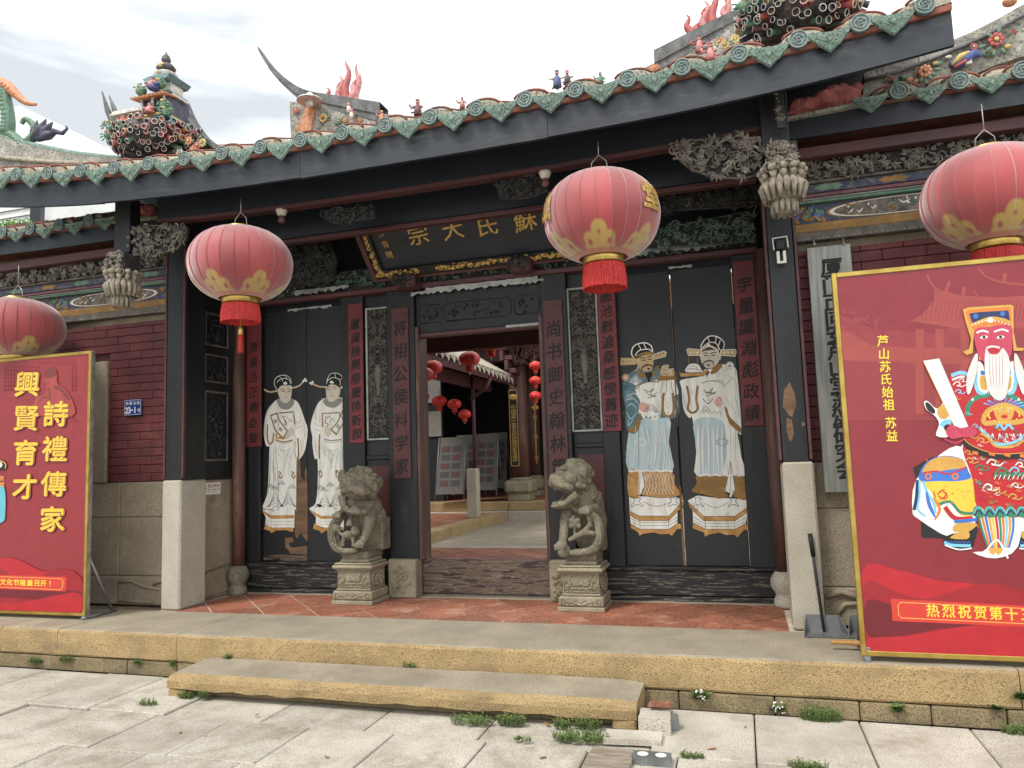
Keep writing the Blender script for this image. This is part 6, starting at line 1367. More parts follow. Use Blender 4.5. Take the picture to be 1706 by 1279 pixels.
big_lantern(g(1003, 380).x, LYY, g(1003, 290).z-.01, g(1010, 430).z, .395, g(1010, 482).z, 'big red lantern with gilt characters hanging before the doors with the teal robed figure', hook=3.38, phase=.1, glyphs=(('山', -2.62, .22), ('堂', -.42, .2)))
big_lantern(g(401, 440).x, LYY, g(401, 384).z-.0, g(401, 498).z, .40, g(401, 538).z, 'big red lantern with a long tassel hanging before the doors with two beardless figures', g(401, 589).z, .02, hook=3.38)
Lr = -1.5; big_lantern(1.55, -1.35, 2.985, 2.42, .385, 2.17, 'big red lantern hanging over the tall poster with the red faced statue', None, .05, hook=3.3)
Ll = at(28, 545, Y=-1.2); big_lantern(Ll.x, -1.2, at(28, 503, Y=-1.2).z+.01, at(28, 590, Y=-1.2).z-.02, .40, at(28, 590, Y=-1.2).z-.26, 'big red lantern hanging over the poster with large yellow calligraphy', None, .12, hook=3.2)
# small lanterns in the courtyard
def small_lantern(px, py, pw, Y, label, group='small red lanterns in the courtyard', top=True):
    p = at(px, py, Y=Y); zc = (p-CAMP).dot(fw); rad = pw/2*zc/F; h = rad*1.25
    t = thing('small_lantern', label, 'lantern', (p.x, Y, p.z-h/2), group)
    m_ = MB(); m_.smooth = True; n = 32
    for i in range(13):
        th = math.pi*(.13+.74*i/12)
        for j in range(n): r1 = rad*math.sin(th)**.8*(1+.03*math.cos(j*math.pi/2)); m_.v.append((p.x+r1*math.cos(6.283*j/n), Y+r1*math.sin(6.283*j/n), p.z+math.cos(th)/.917*h/2))
    for i in range(12):
        for j in range(n): m_.af((i*n+j, i*n+(j+1) % n, (i+1)*n+(j+1) % n, (i+1)*n+j))
    part('shade', m_, 'smallsilk', t)
    m_ = MB(); m_.lathe(p.x, Y, [(rad*.4, p.z-h*.47), (rad*.42, p.z-h*.54)], 14); m_.lathe(p.x, Y, [(rad*.4, p.z+h*.54), (rad*.42, p.z+h*.47)], 14); part('collar', m_, 'gold', t)
    m_ = MB(); m_.lathe(p.x, Y, [(rad*.36, p.z-h*.54), (rad*.39, p.z-h*.95)], 14); part('tassel', m_, 'fringe', t)
    m_ = MB(); m_.tube([(p.x, Y, p.z-h*.95), (p.x, Y, p.z-h*1.12)], rad*.05, 5); m_.ball((p.x, Y, p.z-h*1.1), rad*.08); part('bead', m_, 'white', t)
    m_ = MB(); m_.tube([(p.x, Y, p.z+h*.5), (p.x, Y, p.z+h*(1.1 if top else .7))], rad*.03, 4); part('cord', m_, 'darkpole', t)
M['smallsilk'] = pm('small_lantern_silk', c(200, 50, 44), c(180, 40, 36), 4, .45, .1, 60, .001, c4=c(214, 80, 70), s4=4)
small_lantern(721, 612, 33, 3.0, 'small dark red lantern at top left inside the doorway'); small_lantern(706, 624, 34, 2.6, 'small dark red lantern partly behind the left door jamb')
small_lantern(782, 598, 36, 2.9, 'red lantern hanging alone below the upper middle of the doorway'); small_lantern(818, 573, 36, 2.75, 'red lantern highest in the doorway under the transom')
for px, py, w_, l_ in ((705, 661, 21, 'small bright lantern leftmost of the row of four'), (732, 668, 26, 'small bright lantern second in the row of four'), (757, 673, 24, 'small bright lantern third in the row of four'), (774, 690, 22, 'small bright lantern lowest, right end of the row of four')): small_lantern(px, py, w_, 6.6, l_)
for py, l_ in ((609, 'top lantern of the string of three by the right jamb'), (634, 'middle lantern of the string of three by the right jamb'), (659, 'bottom lantern of the string of three by the right jamb')): small_lantern(892, py, 21, 7.6, l_, 'string of three lanterns')

# ================================================================== STONE LIONS
def sculpt(name, prims, voxel, mat, parent, base):
    """carve one continuous stone body from overlapping masses"""
    m_ = MB(); m_.smooth = True; bx_, by_, bz_ = base
    for p in prims:
        k = p[0]
        if k == 'e': m_.ball((p[1][0]+bx_, p[1][1]+by_, p[1][2]+bz_), p[2], 18, 11, p[3] if len(p) > 3 else None)
        elif k == 't':
            q = smooth_pts([tuple(a) for a in p[1]], 4, False); n = len(q); r0_ = p[2]; rr_ = [r0_[min(len(r0_)-1, int(i/(n-1)*(len(r0_)-1)))]*(1-((i/(n-1)*(len(r0_)-1)) % 1))+r0_[min(len(r0_)-1, int(i/(n-1)*(len(r0_)-1))+1)]*((i/(n-1)*(len(r0_)-1)) % 1) for i in range(n)]
            m_.tube([(a[0]+bx_, a[1]+by_, a[2]+bz_) for a in q], rr_, 12)
        elif k == 'b': m_.box(p[1][0]+bx_, p[1][1]+bx_, p[1][2]+by_, p[1][3]+by_, p[1][4]+bz_, p[1][5]+bz_, .01)
    o = part(name, m_, mat, parent)
    md = o.modifiers.new('carve', 'REMESH'); md.mode = 'VOXEL'; md.voxel_size = voxel; md.use_smooth_shade = True
    sm = o.modifiers.new('soft', 'SMOOTH'); sm.factor = .5; sm.iterations = 1
    tx = bpy.data.textures.new('chisel', 'CLOUDS'); tx.noise_scale = .03; tx.noise_depth = 3
    dm = o.modifiers.new('chisel', 'DISPLACE'); dm.texture = tx; dm.strength = .006; dm.mid_level = .5; dm.texture_coords = 'LOCAL'
    dg = bpy.context.evaluated_depsgraph_get(); me = bpy.data.meshes.new_from_object(o.evaluated_get(dg)); old = o.data; o.modifiers.clear(); o.data = me; bpy.data.meshes.remove(old)
    me.materials.clear(); me.materials.append(M[mat]); return o
def head_prims(h, f, s=1.0, tilt=0.0, seed=1, snub=1.0):
    """lion head looking along f; h = skull centre"""
    f = Vector(f).normalized(); u = Vector((0, 0, 1)); l = u.cross(f).normalized(); u = f.cross(l).normalized()
    l, u = l*math.cos(tilt)+u*math.sin(tilt), u*math.cos(tilt)-l*math.sin(tilt)
    B = Matrix((f, l, u)).transposed()
    def W(a, b, c_): return h+(f*(a if a < .05 else .05+(a-.05)*snub)+l*b+u*c_)*s
    P_ = []; E_ = lambda a, b, c_, r, rotm=B: P_.append(('e', W(a, b, c_), tuple(x*s for x in r), rotm))
    E_(0, 0, .02, (.125, .125, .115)); E_(-.03, 0, .06, (.11, .12, .09))
    E_(.10, 0, .0, (.085, .085, .05)); E_(.135, 0, -.01, (.06, .075, .04))          # muzzle
    for sg in (-1, 1):
        E_(.16, sg*.035, -.005, (.03, .035, .028)); E_(.13, sg*.06, -.012, (.045, .028, .028)) # lips
        E_(.105, sg*.055, .055, (.024, .026, .024)); E_(.115, sg*.055, .053, (.017, .018, .017))  # eyes
        E_(.09, sg*.06, .088, (.03, .045, .018)); E_(.03, sg*.105, .02, (.05, .03, .045))   # brow, cheek
        E_(-.04, sg*.13, .07, (.035, .022, .04)); E_(-.05, sg*.145, .06, (.02, .02, .045))   # ears
        P_.append(('t', [W(.15, sg*.07, -.025), W(.09, sg*.10, -.03), W(.03, sg*.11, -.05)], [.014*s, .02*s, .022*s]))
        P_.append(('t', [W(.14, sg*.05, -.155), W(.07, sg*.085, -.14), W(.0, sg*.105, -.08)], [.018*s, .022*s, .03*s]))
        for k in range(4): E_(.15-.03*k, sg*(.03+.015*k), -.045, (.011, .011, .016))
    E_(.165, 0, .035, (.03, .034, .022)); E_(.185, 0, .025, (.018, .028, .016))       # nose
    E_(.09, 0, -.165, (.08, .065, .02)); E_(.16, 0, -.15, (.02, .045, .018)); E_(.07, 0, -.14, (.06, .03, .016)); E_(0, 0, -.12, (.05, .08, .05))  # jaw, tongue
    q = random.Random(seed)
    for i in range(70):    # curls of the mane
        a = q.uniform(-2.9, 2.9); e = q.uniform(-.9, 1.35)
        x, y_, z_ = math.cos(a)*math.cos(e), math.sin(a)*math.cos(e), math.sin(e)
        if x > .35 and e < 1.0: continue
        P_.append(('e', W(x*.125-.01, y_*.13, .03+z_*.115), (.02*s, .02*s, .02*s)))
    return P_
def paw(c_, f, s=1.0):
    f = Vector(f).normalized(); l = Vector((0, 0, 1)).cross(f).normalized(); c_ = Vector(c_); P_ = [('e', c_, (.042*s, .045*s, .036*s))]
    for k in range(4): P_.append(('e', c_+l*(-.034+.0225*k)*s+f*.036*s+Vector((0, 0, -.006)), (.0135*s, .016*s, .026*s)))
    return P_
def V3(*a): return Vector(a)
# pedestals
def pedestal3d(x0, x1, y0, y1, H, label):
    t = thing('lion_pedestal', label, 'pedestal', ((x0+x1)/2, (y0+y1)/2, 0), 'stone lion pedestals')
    b = lambda e, z0, z1, nm, c_=.006, m='plinth': (lambda mm: (mm.box(x0-e, x1+e, y0-e, y1+e*.2, z0, z1, c_), part(nm, mm, m, t))[1])(MB())
    b(.022, 0, .035, 'foot'); f2 = b(.012, .037, .115, 'foot_band', .012); b(-.012, .117, .135, 'moulding'); bd = b(-.022, .137, .285, 'body', .003); b(-.006, .287, .302, 'moulding'); b(.018, .304, .338, 'cap', .012); b(.0, .340, .356, 'cap_step', .008); b(-.04, .358, H, 'top_step', .006)
    cx = (x0+x1)/2; w_ = x1-x0
    m_ = MB(); y = y0+.020
    for q_ in ((x0+.035, x0+.075, .145, .277), (x1-.075, x1-.035, .145, .277)): m_.tube([(q_[0], y, q_[2]), (q_[1], y, q_[2]), (q_[1], y, q_[3]), (q_[0], y, q_[3]), (q_[0], y, q_[2])], .0045, 4); scrollwork(m_, q_[0]+.01, q_[1]-.01, q_[2]+.015, q_[3]-.015, y, 9, 4, .005, .003)
    m_.tube([(x0+.095, y, .148), (x1-.095, y, .148), (x1-.095, y, .274), (x0+.095, y, .274), (x0+.095, y, .148)], .005, 4)
    m_.ball((cx, y-.004, .215), (.022, .012, .02)); m_.ball((cx-.012, y-.008, .236), (.01, .008, .009))
    for sg in (-1, 1):
        for k in range(4): m_.tube([(cx+sg*.015, y-.004, .215-.004*k), (cx+sg*(.05+.006*k), y-.007, .238-.012*k), (cx+sg*(.085-.006*k), y-.003, .258-.016*k)], [.008, .007, .003], 5)
    for k in range(6): m_.ball((cx-.07+.028*k, y-.002, .172+.006*(k % 2)), (.017, .008, .009))
    part('bird_relief', m_, 'plinth', bd)
    m_ = MB(); y = y0-.013
    m_.tube([(cx-w_*.42, y, .06), (cx-w_*.3, y, .085), (cx-w_*.12, y, .062), (cx, y, .05), (cx+w_*.12, y, .062), (cx+w_*.3, y, .085), (cx+w_*.42, y, .06)], .006, 5); m_.tube([(cx-w_*.3, y, .06), (cx-w_*.1, y, .095), (cx, y, .07), (cx+w_*.1, y, .095), (cx+w_*.3, y, .06)], .005, 5)
    for sg in (-1, 1): m_.tube([(cx+sg*w_*.46, y, .05), (cx+sg*w_*.46, y, .10), (cx+sg*w_*.38, y, .10), (cx+sg*w_*.38, y, .075)], .005, 4)
    part('foot_relief', m_, 'plinth', f2)
    m_ = MB(); t_ = MB(); scrollwork(t_, y0+.06, y1-.06, .155, .265, 0, 34, 12, .009, .008); xx = x1-.022 if True else 0
    m_.v = [(x1-.022+.001-v[1], v[0], v[2]) for v in t_.v]; m_.f = t_.f; m_.m = t_.m; m_.sm = t_.sm; part('side_relief', m_, 'plinth', bd)
    return t
HP = .385
pedestal3d(-3.515, -3.155, -.455, -.14, HP, 'carved square stone pedestal under the left lion with the cub')
pedestal3d(-1.455, -1.115, -.485, -.14, HP, 'carved square stone pedestal under the right lion with its mouth open')
# left lion: head turned towards the doorway and the street, cub under the paw
t = thing('stone_lion', 'weathered stone lion with a cub under its paw and a looped ribbon', 'lion statue', (-3.335, -.29, HP), 'pair of stone guardian lions')
base = (-3.335, -.29, HP); pr = [('b', (-.13, .13, -.13, .19, -.002, .07)), ('e', (0.03, .08, .22), (.135, .13, .19)), ('e', (.09, .11, .16), (.09, .12, .13)), ('e', (-.05, .1, .16), (.08, .11, .12)), ('e', (.03, .02, .36), (.13, .12, .17)),
    ('e', (.02, -.02, .46), (.135, .12, .14)), ('e', (.05, .06, .44), (.13, .11, .13)), ('e', (.13, .11, .33), (.07, .08, .12)), ('b', (.04, .2, .04, .2, .06, .35))]
for i in range(9): pr.append(('t', [(-.10+.01*i, -.10-.012*i*(1 if i < 5 else .3), .52-.01*i), (-.07+.022*i, -.14, .44), (-.04+.025*i, -.12, .38)], [.014, .017, .009]))
pr += [('t', [(-.09, -.03, .45), (-.13, -.08, .40), (-.13, -.13, .385), (-.12, -.17, .40)], [.06, .05, .04, .035])]+paw((-.125, -.175, .395), (0, -1, -.1), .95)
pr += [('t', [(.10, -.02, .42), (.125, -.08, .33), (.12, -.11, .24), (.10, -.15, .16)], [.07, .058, .045, .038])]+paw((.095, -.175, .145), (0, -1, -.3), 1.0)
pr += [('t', [(-.11, -.17, .36), (-.18, -.16, .33), (-.215, -.15, .24), (-.20, -.15, .15), (-.14, -.16, .09), (-.03, -.17, .075), (.06, -.17, .09)], [.022, .03, .034, .034, .032, .028, .022])]
pr += [('t', [(-.10, -.15, .36), (-.15, -.14, .31), (-.165, -.13, .24), (-.15, -.13, .16), (-.10, -.13, .11)], [.018, .022, .022, .022, .02])]
for k in range(3): pr.append(('t', [(-.19+.02*k, -.185, .30), (-.205+.02*k, -.185, .22), (-.19+.022*k, -.185, .14), (-.12, -.192, .10)], [.005, .007, .007, .004]))
pr += [('e', (-.145, -.17, .275), (.037, .037, .037))]
pr += [('e', (-.02, -.17, .215), (.075, .04, .042)), ('e', (.045, -.19, .245), (.038, .036, .036)), ('e', (.06, -.215, .235), (.02, .02, .016)), ('e', (.04, -.19, .275), (.03, .03, .02)), ('t', [(-.07, -.17, .20), (-.08, -.18, .15), (-.075, -.19, .12)], [.022, .018, .018]), ('t', [(.02, -.18, .20), (.03, -.19, .15), (.035, -.20, .12)], [.02, .016, .016]), ('t', [(-.09, -.17, .22), (-.12, -.17, .24), (-.115, -.18, .27)], [.014, .012, .012])]
for k in range(8): pr.append(('e', (.045+.034*math.cos(k*.785), -.185, .25+.034*math.sin(k*.785)), (.012, .012, .012)))
pr += [('t', [(-.005, -.15, .40), (-.01, -.165, .36), (-.012, -.175, .315), (-.012, -.178, .295)], [.01, .018, .034, .036])]
pr += head_prims(V3(.045, -.10, .625), (.62, -1, -.05), 1.25, -.22, 3, .6)
for i in range(26): a = i*.24; pr.append(('e', (.0+.15*math.cos(a)*.9, .02+.06*math.sin(a), .50-.01*(i % 5)+.04*math.sin(a*3)), (.024, .024, .024)))
sculpt('lion_body', pr, .0048, 'lion', t, base)
# right lion: head in profile to the left, paw on a ball, ribbon loop to the right
t = thing('stone_lion', 'weathered stone lion in profile with jaws wide open and a flower on its ribbon', 'lion statue', (-1.285, -.31, HP), 'pair of stone guardian lions')
base = (-1.285, -.31, HP); pr = [('b', (-.12, .13, -.13, .19, -.002, .065)), ('e', (.03, .10, .22), (.12, .12, .19)), ('e', (.09, .11, .15), (.08, .11, .12)), ('e', (0, .04, .38), (.13, .11, .15)), ('e', (.04, .0, .46), (.13, .115, .14)), ('e', (.08, .06, .42), (.10, .10, .14)), ('e', (.13, .1, .30), (.06, .08, .12)), ('e', (.02, .02, .53), (.12, .11, .12)), ('b', (.06, .17, .06, .2, .06, .3))]
pr += [('t', [(-.09, -.0, .42), (-.115, -.06, .34), (-.125, -.10, .26), (-.135, -.14, .16)], [.07, .056, .042, .036])]+paw((-.14, -.165, .135), (-.2, -1, -.3), 1.1)+[('e', (-.125, -.165, .085), (.055, .055, .055))]
pr += [('t', [(.09, -.0, .44), (.12, -.08, .40), (.11, -.13, .405), (.09, -.17, .415)], [.06, .05, .04, .036])]+paw((.08, -.18, .41), (-.35, -1, 0), 1.1)
pr += [('t', [(.11, -.17, .38), (.155, -.16, .34), (.175, -.15, .25), (.165, -.15, .16), (.10, -.16, .09), (.0, -.17, .075), (-.07, -.17, .07)], [.024, .032, .036, .036, .034, .028, .02])]
pr += [('t', [(.08, -.15, .37), (.10, -.15, .31), (.06, -.16, .25), (-.02, -.17, .2), (-.08, -.17, .17)], [.02, .024, .024, .022, .016]), ('t', [(.13, -.15, .22), (.07, -.16, .23), (.0, -.17, .205)], [.02, .022, .018])]
for k in range(3): pr.append(('t', [(.135+.018*k, -.185, .33), (.15+.018*k, -.187, .24), (.14+.018*k, -.187, .15), (.07, -.192, .09)], [.005, .007, .007, .004]))
pr += [('e', (-.025, -.17, .30), (.045, .022, .038)), ('e', (-.05, -.175, .33), (.022, .018, .02)), ('e', (.0, -.175, .33), (.022, .018, .02)), ('e', (-.055, -.175, .285), (.02, .018, .02)), ('e', (.008, -.175, .285), (.02, .018, .02)), ('t', [(-.025, -.17, .27), (-.03, -.17, .22), (-.01, -.17, .19)], [.01, .01, .01]), ('t', [(-.04, -.15, .36), (-.03, -.165, .34)], [.02, .012])]
pr += [('t', [(-.07, -.08, .44), (.0, -.135, .40), (.08, -.12, .41)], [.014, .016, .014])]
pr += head_prims(V3(-.05, -.07, .635), (-1, -.5, .03), 1.2, .06, 5, .72)
for i in range(26): a = i*.24; pr.append(('e', (.03+.12*math.cos(a), -.0+.09*math.sin(a), .50-.01*(i % 5)+.05*math.sin(a*3)), (.024, .024, .024)))
for k in range(4): pr.append(('t', [(.06+.02*k, -.10, .47+.01*k), (.10+.015*k, -.09, .475+.015*k), (.14, -.03, .50+.01*k)], [.008, .012, .006]))
sculpt('lion_body', pr, .0048, 'lion', t, base)

# ================================================================== POSTER STANDS
PMAT = {'pr_red': c(128, 34, 44), 'pr_mid': c(136, 42, 48), 'pr_temple': c(150, 62, 58), 'pr_temple2': c(136, 46, 50), 'pr_wave': c(170, 30, 40), 'pr_wave2': c(146, 28, 38), 'pr_wave3': c(104, 22, 34), 'pr_strip': c(196, 58, 46), 'pr_line': c(240, 170, 90), 'pr_pink': c(184, 60, 84), 'pr_pinkd': c(168, 44, 70), 'pr_robe': c(178, 24, 34), 'pr_blue': c(54, 108, 190), 'pr_sky': c(120, 188, 214), 'pr_green': c(48, 124, 96), 'pr_navy': c(30, 44, 84), 'pr_gold': c(196, 152, 70), 'pr_black': c(24, 20, 22), 'pr_white': c(222, 220, 216), 'pr_beard': c(208, 204, 200), 'pr_yellow': c(222, 184, 62), 'pr_orange': c(206, 116, 48), 'pr_tealrobe': c(92, 172, 186), 'pr_shadow': c(110, 46, 44)}
for k, v in PMAT.items(): M[k] = flat(k, v, .38)
PM = list(PMAT)+['yellow']
def clip_art(A, x0, x1, z0, z1):
    bm = bmesh.new(); vv = [bm.verts.new(v) for v in A.mb.v]
    for f_, mi in zip(A.mb.f, A.mb.m):
        try: ff = bm.faces.new([vv[i] for i in f_]); ff.material_index = mi
        except Exception: pass
    bmesh.ops.triangulate(bm, faces=bm.faces)
    for co, no in (((x1, 0, 0), (1, 0, 0)), ((x0, 0, 0), (-1, 0, 0)), ((0, 0, z1), (0, 0, 1)), ((0, 0, z0), (0, 0, -1))):
        bmesh.ops.bisect_plane(bm, geom=list(bm.verts)+list(bm.edges)+list(bm.faces), plane_co=co, plane_no=no, clear_outer=True)
    bm.verts.index_update(); A.mb.v = [tuple(v.co) for v in bm.verts]; A.mb.f = [tuple(v.index for v in f_.verts) for f_ in bm.faces]; A.mb.m = [f_.material_index for f_ in bm.faces]; A.mb.sm = [False]*len(A.mb.f); bm.free()
def frame(parent, x0, x1, z0, z1, y, w_=.028, d=.03):
    for a in ((x0, x0+w_, z0, z1), (x1-w_, x1, z0, z1), (x0+w_, x1-w_, z0, z0+w_), (x0+w_, x1-w_, z1-w_, z1)):
        m_ = MB(); m_.box(a[0], a[1], y-.008, y+d, a[2], a[3], .003); part('frame_bar', m_, 'goldframe', parent)
def feet(parent, xs, y, z):
    for x in xs:
        m_ = MB(); m_.tube([(x, y+.02, z+.55), (x, y+.30, .012)], .013, 5); m_.tube([(x, y-.02, .012), (x, y+.34, .012)], .014, 5); m_.box(x-.02, x+.02, y-.005, y+.03, 0, .08, .003); part('stand_foot', m_, 'galv', parent)
YR = -1.62; p0 = at(1413, 775, Y=YR); xL = at(1414, 780, Y=YR).x-.012
pR = thing('poster_stand', 'tall red poster in a gold frame showing a red faced seated deity statue', 'poster', (1.2, YR, 0))
zt_, zb_ = 2.272, .032; xR = 1.86
m_ = MB(); m_.box(xL+.004, xR-.004, YR, YR+.02, zb_+.004, zt_-.004); part('poster_panel', m_, 'pr_red', pR); frame(pR, xL, xR, zb_, zt_, YR); feet(pR, (xL+.03, xR-.03), YR, 0)
A = Art(0, 0, 1, YR, PM)
# faint temple behind
A.fill([(1392, 520), (1440, 540), (1470, 560), (1480, 550), (1560, 555), (1590, 540), (1760, 540), (1760, 700), (1395, 700)], 'pr_temple2', 1)
A.fill([(1392, 548), (1420, 556), (1450, 575), (1530, 580), (1590, 578), (1650, 600), (1760, 600), (1760, 612), (1400, 600)], 'pr_temple', 1)
A.fill([(1515, 535), (1535, 525), (1556, 500), (1556, 480), (1600, 492), (1660, 495), (1760, 490), (1760, 545), (1600, 548)], 'pr_temple', 1)
A.line([(1544, 458), (1556, 478), (1580, 490), (1620, 497), (1660, 498)], 4, 'pr_temple'); A.line([(1630, 447), (1645, 462), (1680, 472), (1760, 478)], 4, 'pr_temple'); A.line([(1575, 488), (1582, 468)], 6, 'pr_temple'); A.line([(1604, 495), (1606, 478)], 6, 'pr_temple'); A.line([(1672, 470), (1674, 455)], 7, 'pr_temple'); A.line([(1622, 484), (1630, 495)], 3, 'pr_temple')
for x in range(1535, 1745, 7): A.line([(x, 534-(x-1535)*.0), (x+6, 500)], 1.2, 'pr_temple2', sm=1)
for x in (1525, 1558, 1600): A.fill([(x, 548), (x+14, 548), (x+14, 690), (x, 690)], 'pr_temple', 1)
q = random.Random(2)
for k in range(40): x = 1395+q.random()*70; A.dot((x, 512+q.random()*24+(x-1395)*.3), 3+2*q.random(), 'pr_temple2', 7)
# waves at the bottom
A.fill([(1438, 948), (1500, 950), (1560, 966), (1620, 972), (1706, 990), (1790, 1000), (1800, 1094), (1452, 1084)], 'pr_wave', 5)
A.fill([(1440, 972), (1490, 985), (1530, 996), (1560, 994), (1620, 975), (1660, 972), (1706, 985), (1800, 1010), (1800, 1096), (1452, 1085)], 'pr_wave2', 5)
A.fill([(1444, 1000), (1500, 1010), (1600, 1018), (1700, 1015), (1800, 1010), (1800, 1050), (1600, 1045), (1500, 1060), (1448, 1060)], 'pr_wave3', 5)
A.fill([(1448, 1064), (1520, 1058), (1600, 1044), (1700, 1035), (1800, 1030), (1800, 1098), (1453, 1085)], 'pr_wave', 5)
A.fill([(1484, 997), (1800, 1014), (1802, 1048), (1487, 1034)], 'pr_strip', 1); A.line([(1500, 1003), (1800, 1018)], 1.2, 'pr_line', sm=1); A.line([(1502, 1029), (1800, 1043)], 1.2, 'pr_line', sm=1); A.line([(1500, 1003), (1496, 1008), (1497, 1024), (1502, 1029)], 1.2, 'pr_line', sm=1)
for i, ch in enumerate('热烈祝贺第十三届'): A.text(ch, (1554+i*26.2, 1016.5+i*1.2), 23, 'yellow', .04, .025)
for i, ch in enumerate('芦山苏氏始祖'): A.text(ch, (1470.5+i*2.0, 568+i*21.2), 20, 'yellow', 0, .022)
for i, ch in enumerate('苏益'): A.text(ch, (1484+i*2, 704+i*21.5), 20, 'yellow', 0, .022)
clip_art(A, xL+.03, xR-.03, zb_+.028, zt_-.028); part('poster_print', A.mb, PM, pR)
A = Art(1500, 490, 2.908, YR, PM); A.k = 22
MIR = 460
def both(fn, pts, *a, **k_):
    fn(pts, *a, **k_); fn([(2*MIR-x+ (y-500)*.0, y) for x, y in pts], *a, **k_)
# chair / black base, shoes
A.fill([(62, 840), (150, 790), (320, 800), (300, 900), (100, 1000)], 'pr_black', 1)
A.fill([(100, 1090), (340, 1120), (330, 1190), (102, 1178)], 'pr_black', 1)
both(A.fill, [(200, 770), (300, 740), (360, 880), (360, 1120), (250, 1180), (90, 1090), (58, 1045), (75, 900)], 'pr_white')
both(A.fill, [(95, 905), (140, 880), (330, 870), (352, 900), (360, 1060), (290, 1070), (240, 1010), (170, 1030), (150, 960)], 'pr_yellow')
both(A.fill, [(90, 870), (130, 810), (210, 782), (300, 800), (330, 860), (340, 890), (280, 905), (180, 905), (100, 905)], 'pr_blue'); both(A.fill, [(105, 865), (140, 810), (210, 785), (295, 800), (318, 838), (230, 850), (170, 862)], 'pr_gold'); both(A.line, [(105, 868), (170, 858), (235, 870), (320, 838)], 9, 'pr_pinkd')
for k in range(40): x = 125+q.random()*180; y = 800+q.random()*40; A.dot((x, y), 3, 'pr_orange', 6)
for x_ in (135, 265): 
    for a_ in range(7): A.dot((x_+13*math.cos(a_*.9), 882+13*math.sin(a_*.9)), 6, 'pr_orange', 7)
both(A.line, [(180, 1020), (240, 1005), (290, 1055), (358, 1062)], 14, 'pr_green'); both(A.line, [(110, 905), (130, 960), (160, 1010), (170, 1060)], 12, 'pr_sky'); both(A.line, [(82, 900), (78, 980), (66, 1045)], 16, 'pr_navy'); both(A.line, [(92, 905), (92, 980), (84, 1040), (120, 1075)], 10, 'pr_sky')
both(A.line, [(125, 955), (140, 1020), (168, 1080)], 18, 'pr_blue', taper=True); both(A.line, [(160, 985), (190, 1040), (165, 1095)], 14, 'pr_orange', taper=True)
A.line([(180, 970), (200, 950), (220, 970), (200, 990), (185, 975)], 6, 'pr_robe'); A.line([(160, 955), (170, 985)], 5, 'pr_robe'); A.line([(222, 960), (225, 985), (205, 990)], 5, 'pr_robe')
for k in range(16): x = 200+q.random()*130; y = 920+q.random()*100; A.line([(x-6, y), (x, y-6), (x+6, y)], 2.5, 'pr_orange', sm=1)
A.line([(215, 1030), (265, 1085), (350, 1085)], 22, 'pr_robe'); A.line([(260, 1100), (310, 1098), (370, 1090)], 16, 'pr_blue'); A.fill([(270, 1112), (360, 1108), (370, 1140), (260, 1150)], 'pr_gold')
both(A.fill, [(210, 1185), (250, 1160), (330, 1150), (375, 1120), (360, 1190), (345, 1230), (300, 1242), (220, 1225)], 'pr_black'); both(A.fill, [(240, 1180), (290, 1150), (330, 1150), (325, 1185)], 'pr_gold'); both(A.line, [(212, 1200), (250, 1215), (340, 1218)], 14, 'pr_sky'); both(A.line, [(214, 1214), (280, 1236), (345, 1230)], 7, 'pr_white')
for k in range(7): both(A.line, [(222+k*17, 1206), (230+k*17, 1196), (238+k*17, 1208)], 3, 'pr_blue')
# robe
A.fill([(290, 760), (340, 700), (460, 690), (580, 700), (640, 760), (640, 900), (600, 1000), (570, 1220), (460, 1279), (350, 1250), (420, 1230), (380, 1080), (350, 900)], 'pr_white')
A.fill([(300, 750), (340, 700), (460, 690), (600, 700), (640, 760), (640, 950), (620, 1060), (460, 1090), (372, 1040), (350, 900)], 'pr_robe')
both(A.fill, [(372, 1040), (460, 1090), (460, 1250), (420, 1230)], 'pr_gold')
for k, cc in enumerate(('pr_green', 'pr_orange', 'pr_blue', 'pr_gold', 'pr_yellow', 'pr_pinkd', 'pr_green', 'pr_orange', 'pr_sky', 'pr_gold', 'pr_blue')): A.line([(375+k*17, 1060), (395+k*15, 1140), (425+k*10, 1228)], 12, cc); A.line([(382+k*17, 1060), (402+k*15, 1140), (431+k*10, 1228)], 3, 'pr_white')
for k in range(6): cx = 375+k*52; A.fill([(cx-22, 1070), (cx-16, 1030), (cx+12, 1028), (cx+34, 1068), (cx+14, 1082)], 'pr_green'); A.line([(cx-20, 1064), (cx-8, 1036), (cx+14, 1036), (cx+32, 1066)], 5, 'pr_sky'); A.line([(cx-16, 1072), (cx, 1048), (cx+22, 1066)], 8, 'pr_navy')
A.line([(420, 1235), (470, 1190), (520, 1279)], 10, 'pr_white')
# torso
A.fill([(240, 400), (300, 372), (460, 360), (620, 372), (690, 400), (700, 560), (640, 620), (640, 730), (560, 760), (460, 765), (360, 750), (300, 700), (320, 640), (240, 470)], 'pr_robe')
both(A.line, [(245, 395), (290, 380), (330, 390)], 18, 'pr_sky'); both(A.line, [(250, 415), (290, 400), (310, 402)], 10, 'pr_white')
both(A.line, [(320, 590), (330, 540), (360, 505), (420, 488), (500, 486)], 22, 'pr_green'); both(A.line, [(345, 515), (352, 505)], 10, 'pr_white', sm=1)
both(A.fill, [(352, 400), (385, 350), (400, 420), (420, 480), (370, 480)], 'pr_sky'); both(A.fill, [(372, 330), (400, 345), (410, 400), (430, 470), (380, 462)], 'pr_white'); both(A.fill, [(384, 400), (412, 402), (418, 460), (388, 456)], 'pr_gold'); both(A.fill, [(386, 370), (410, 372), (412, 392), (388, 392)], 'pr_blue', 1)
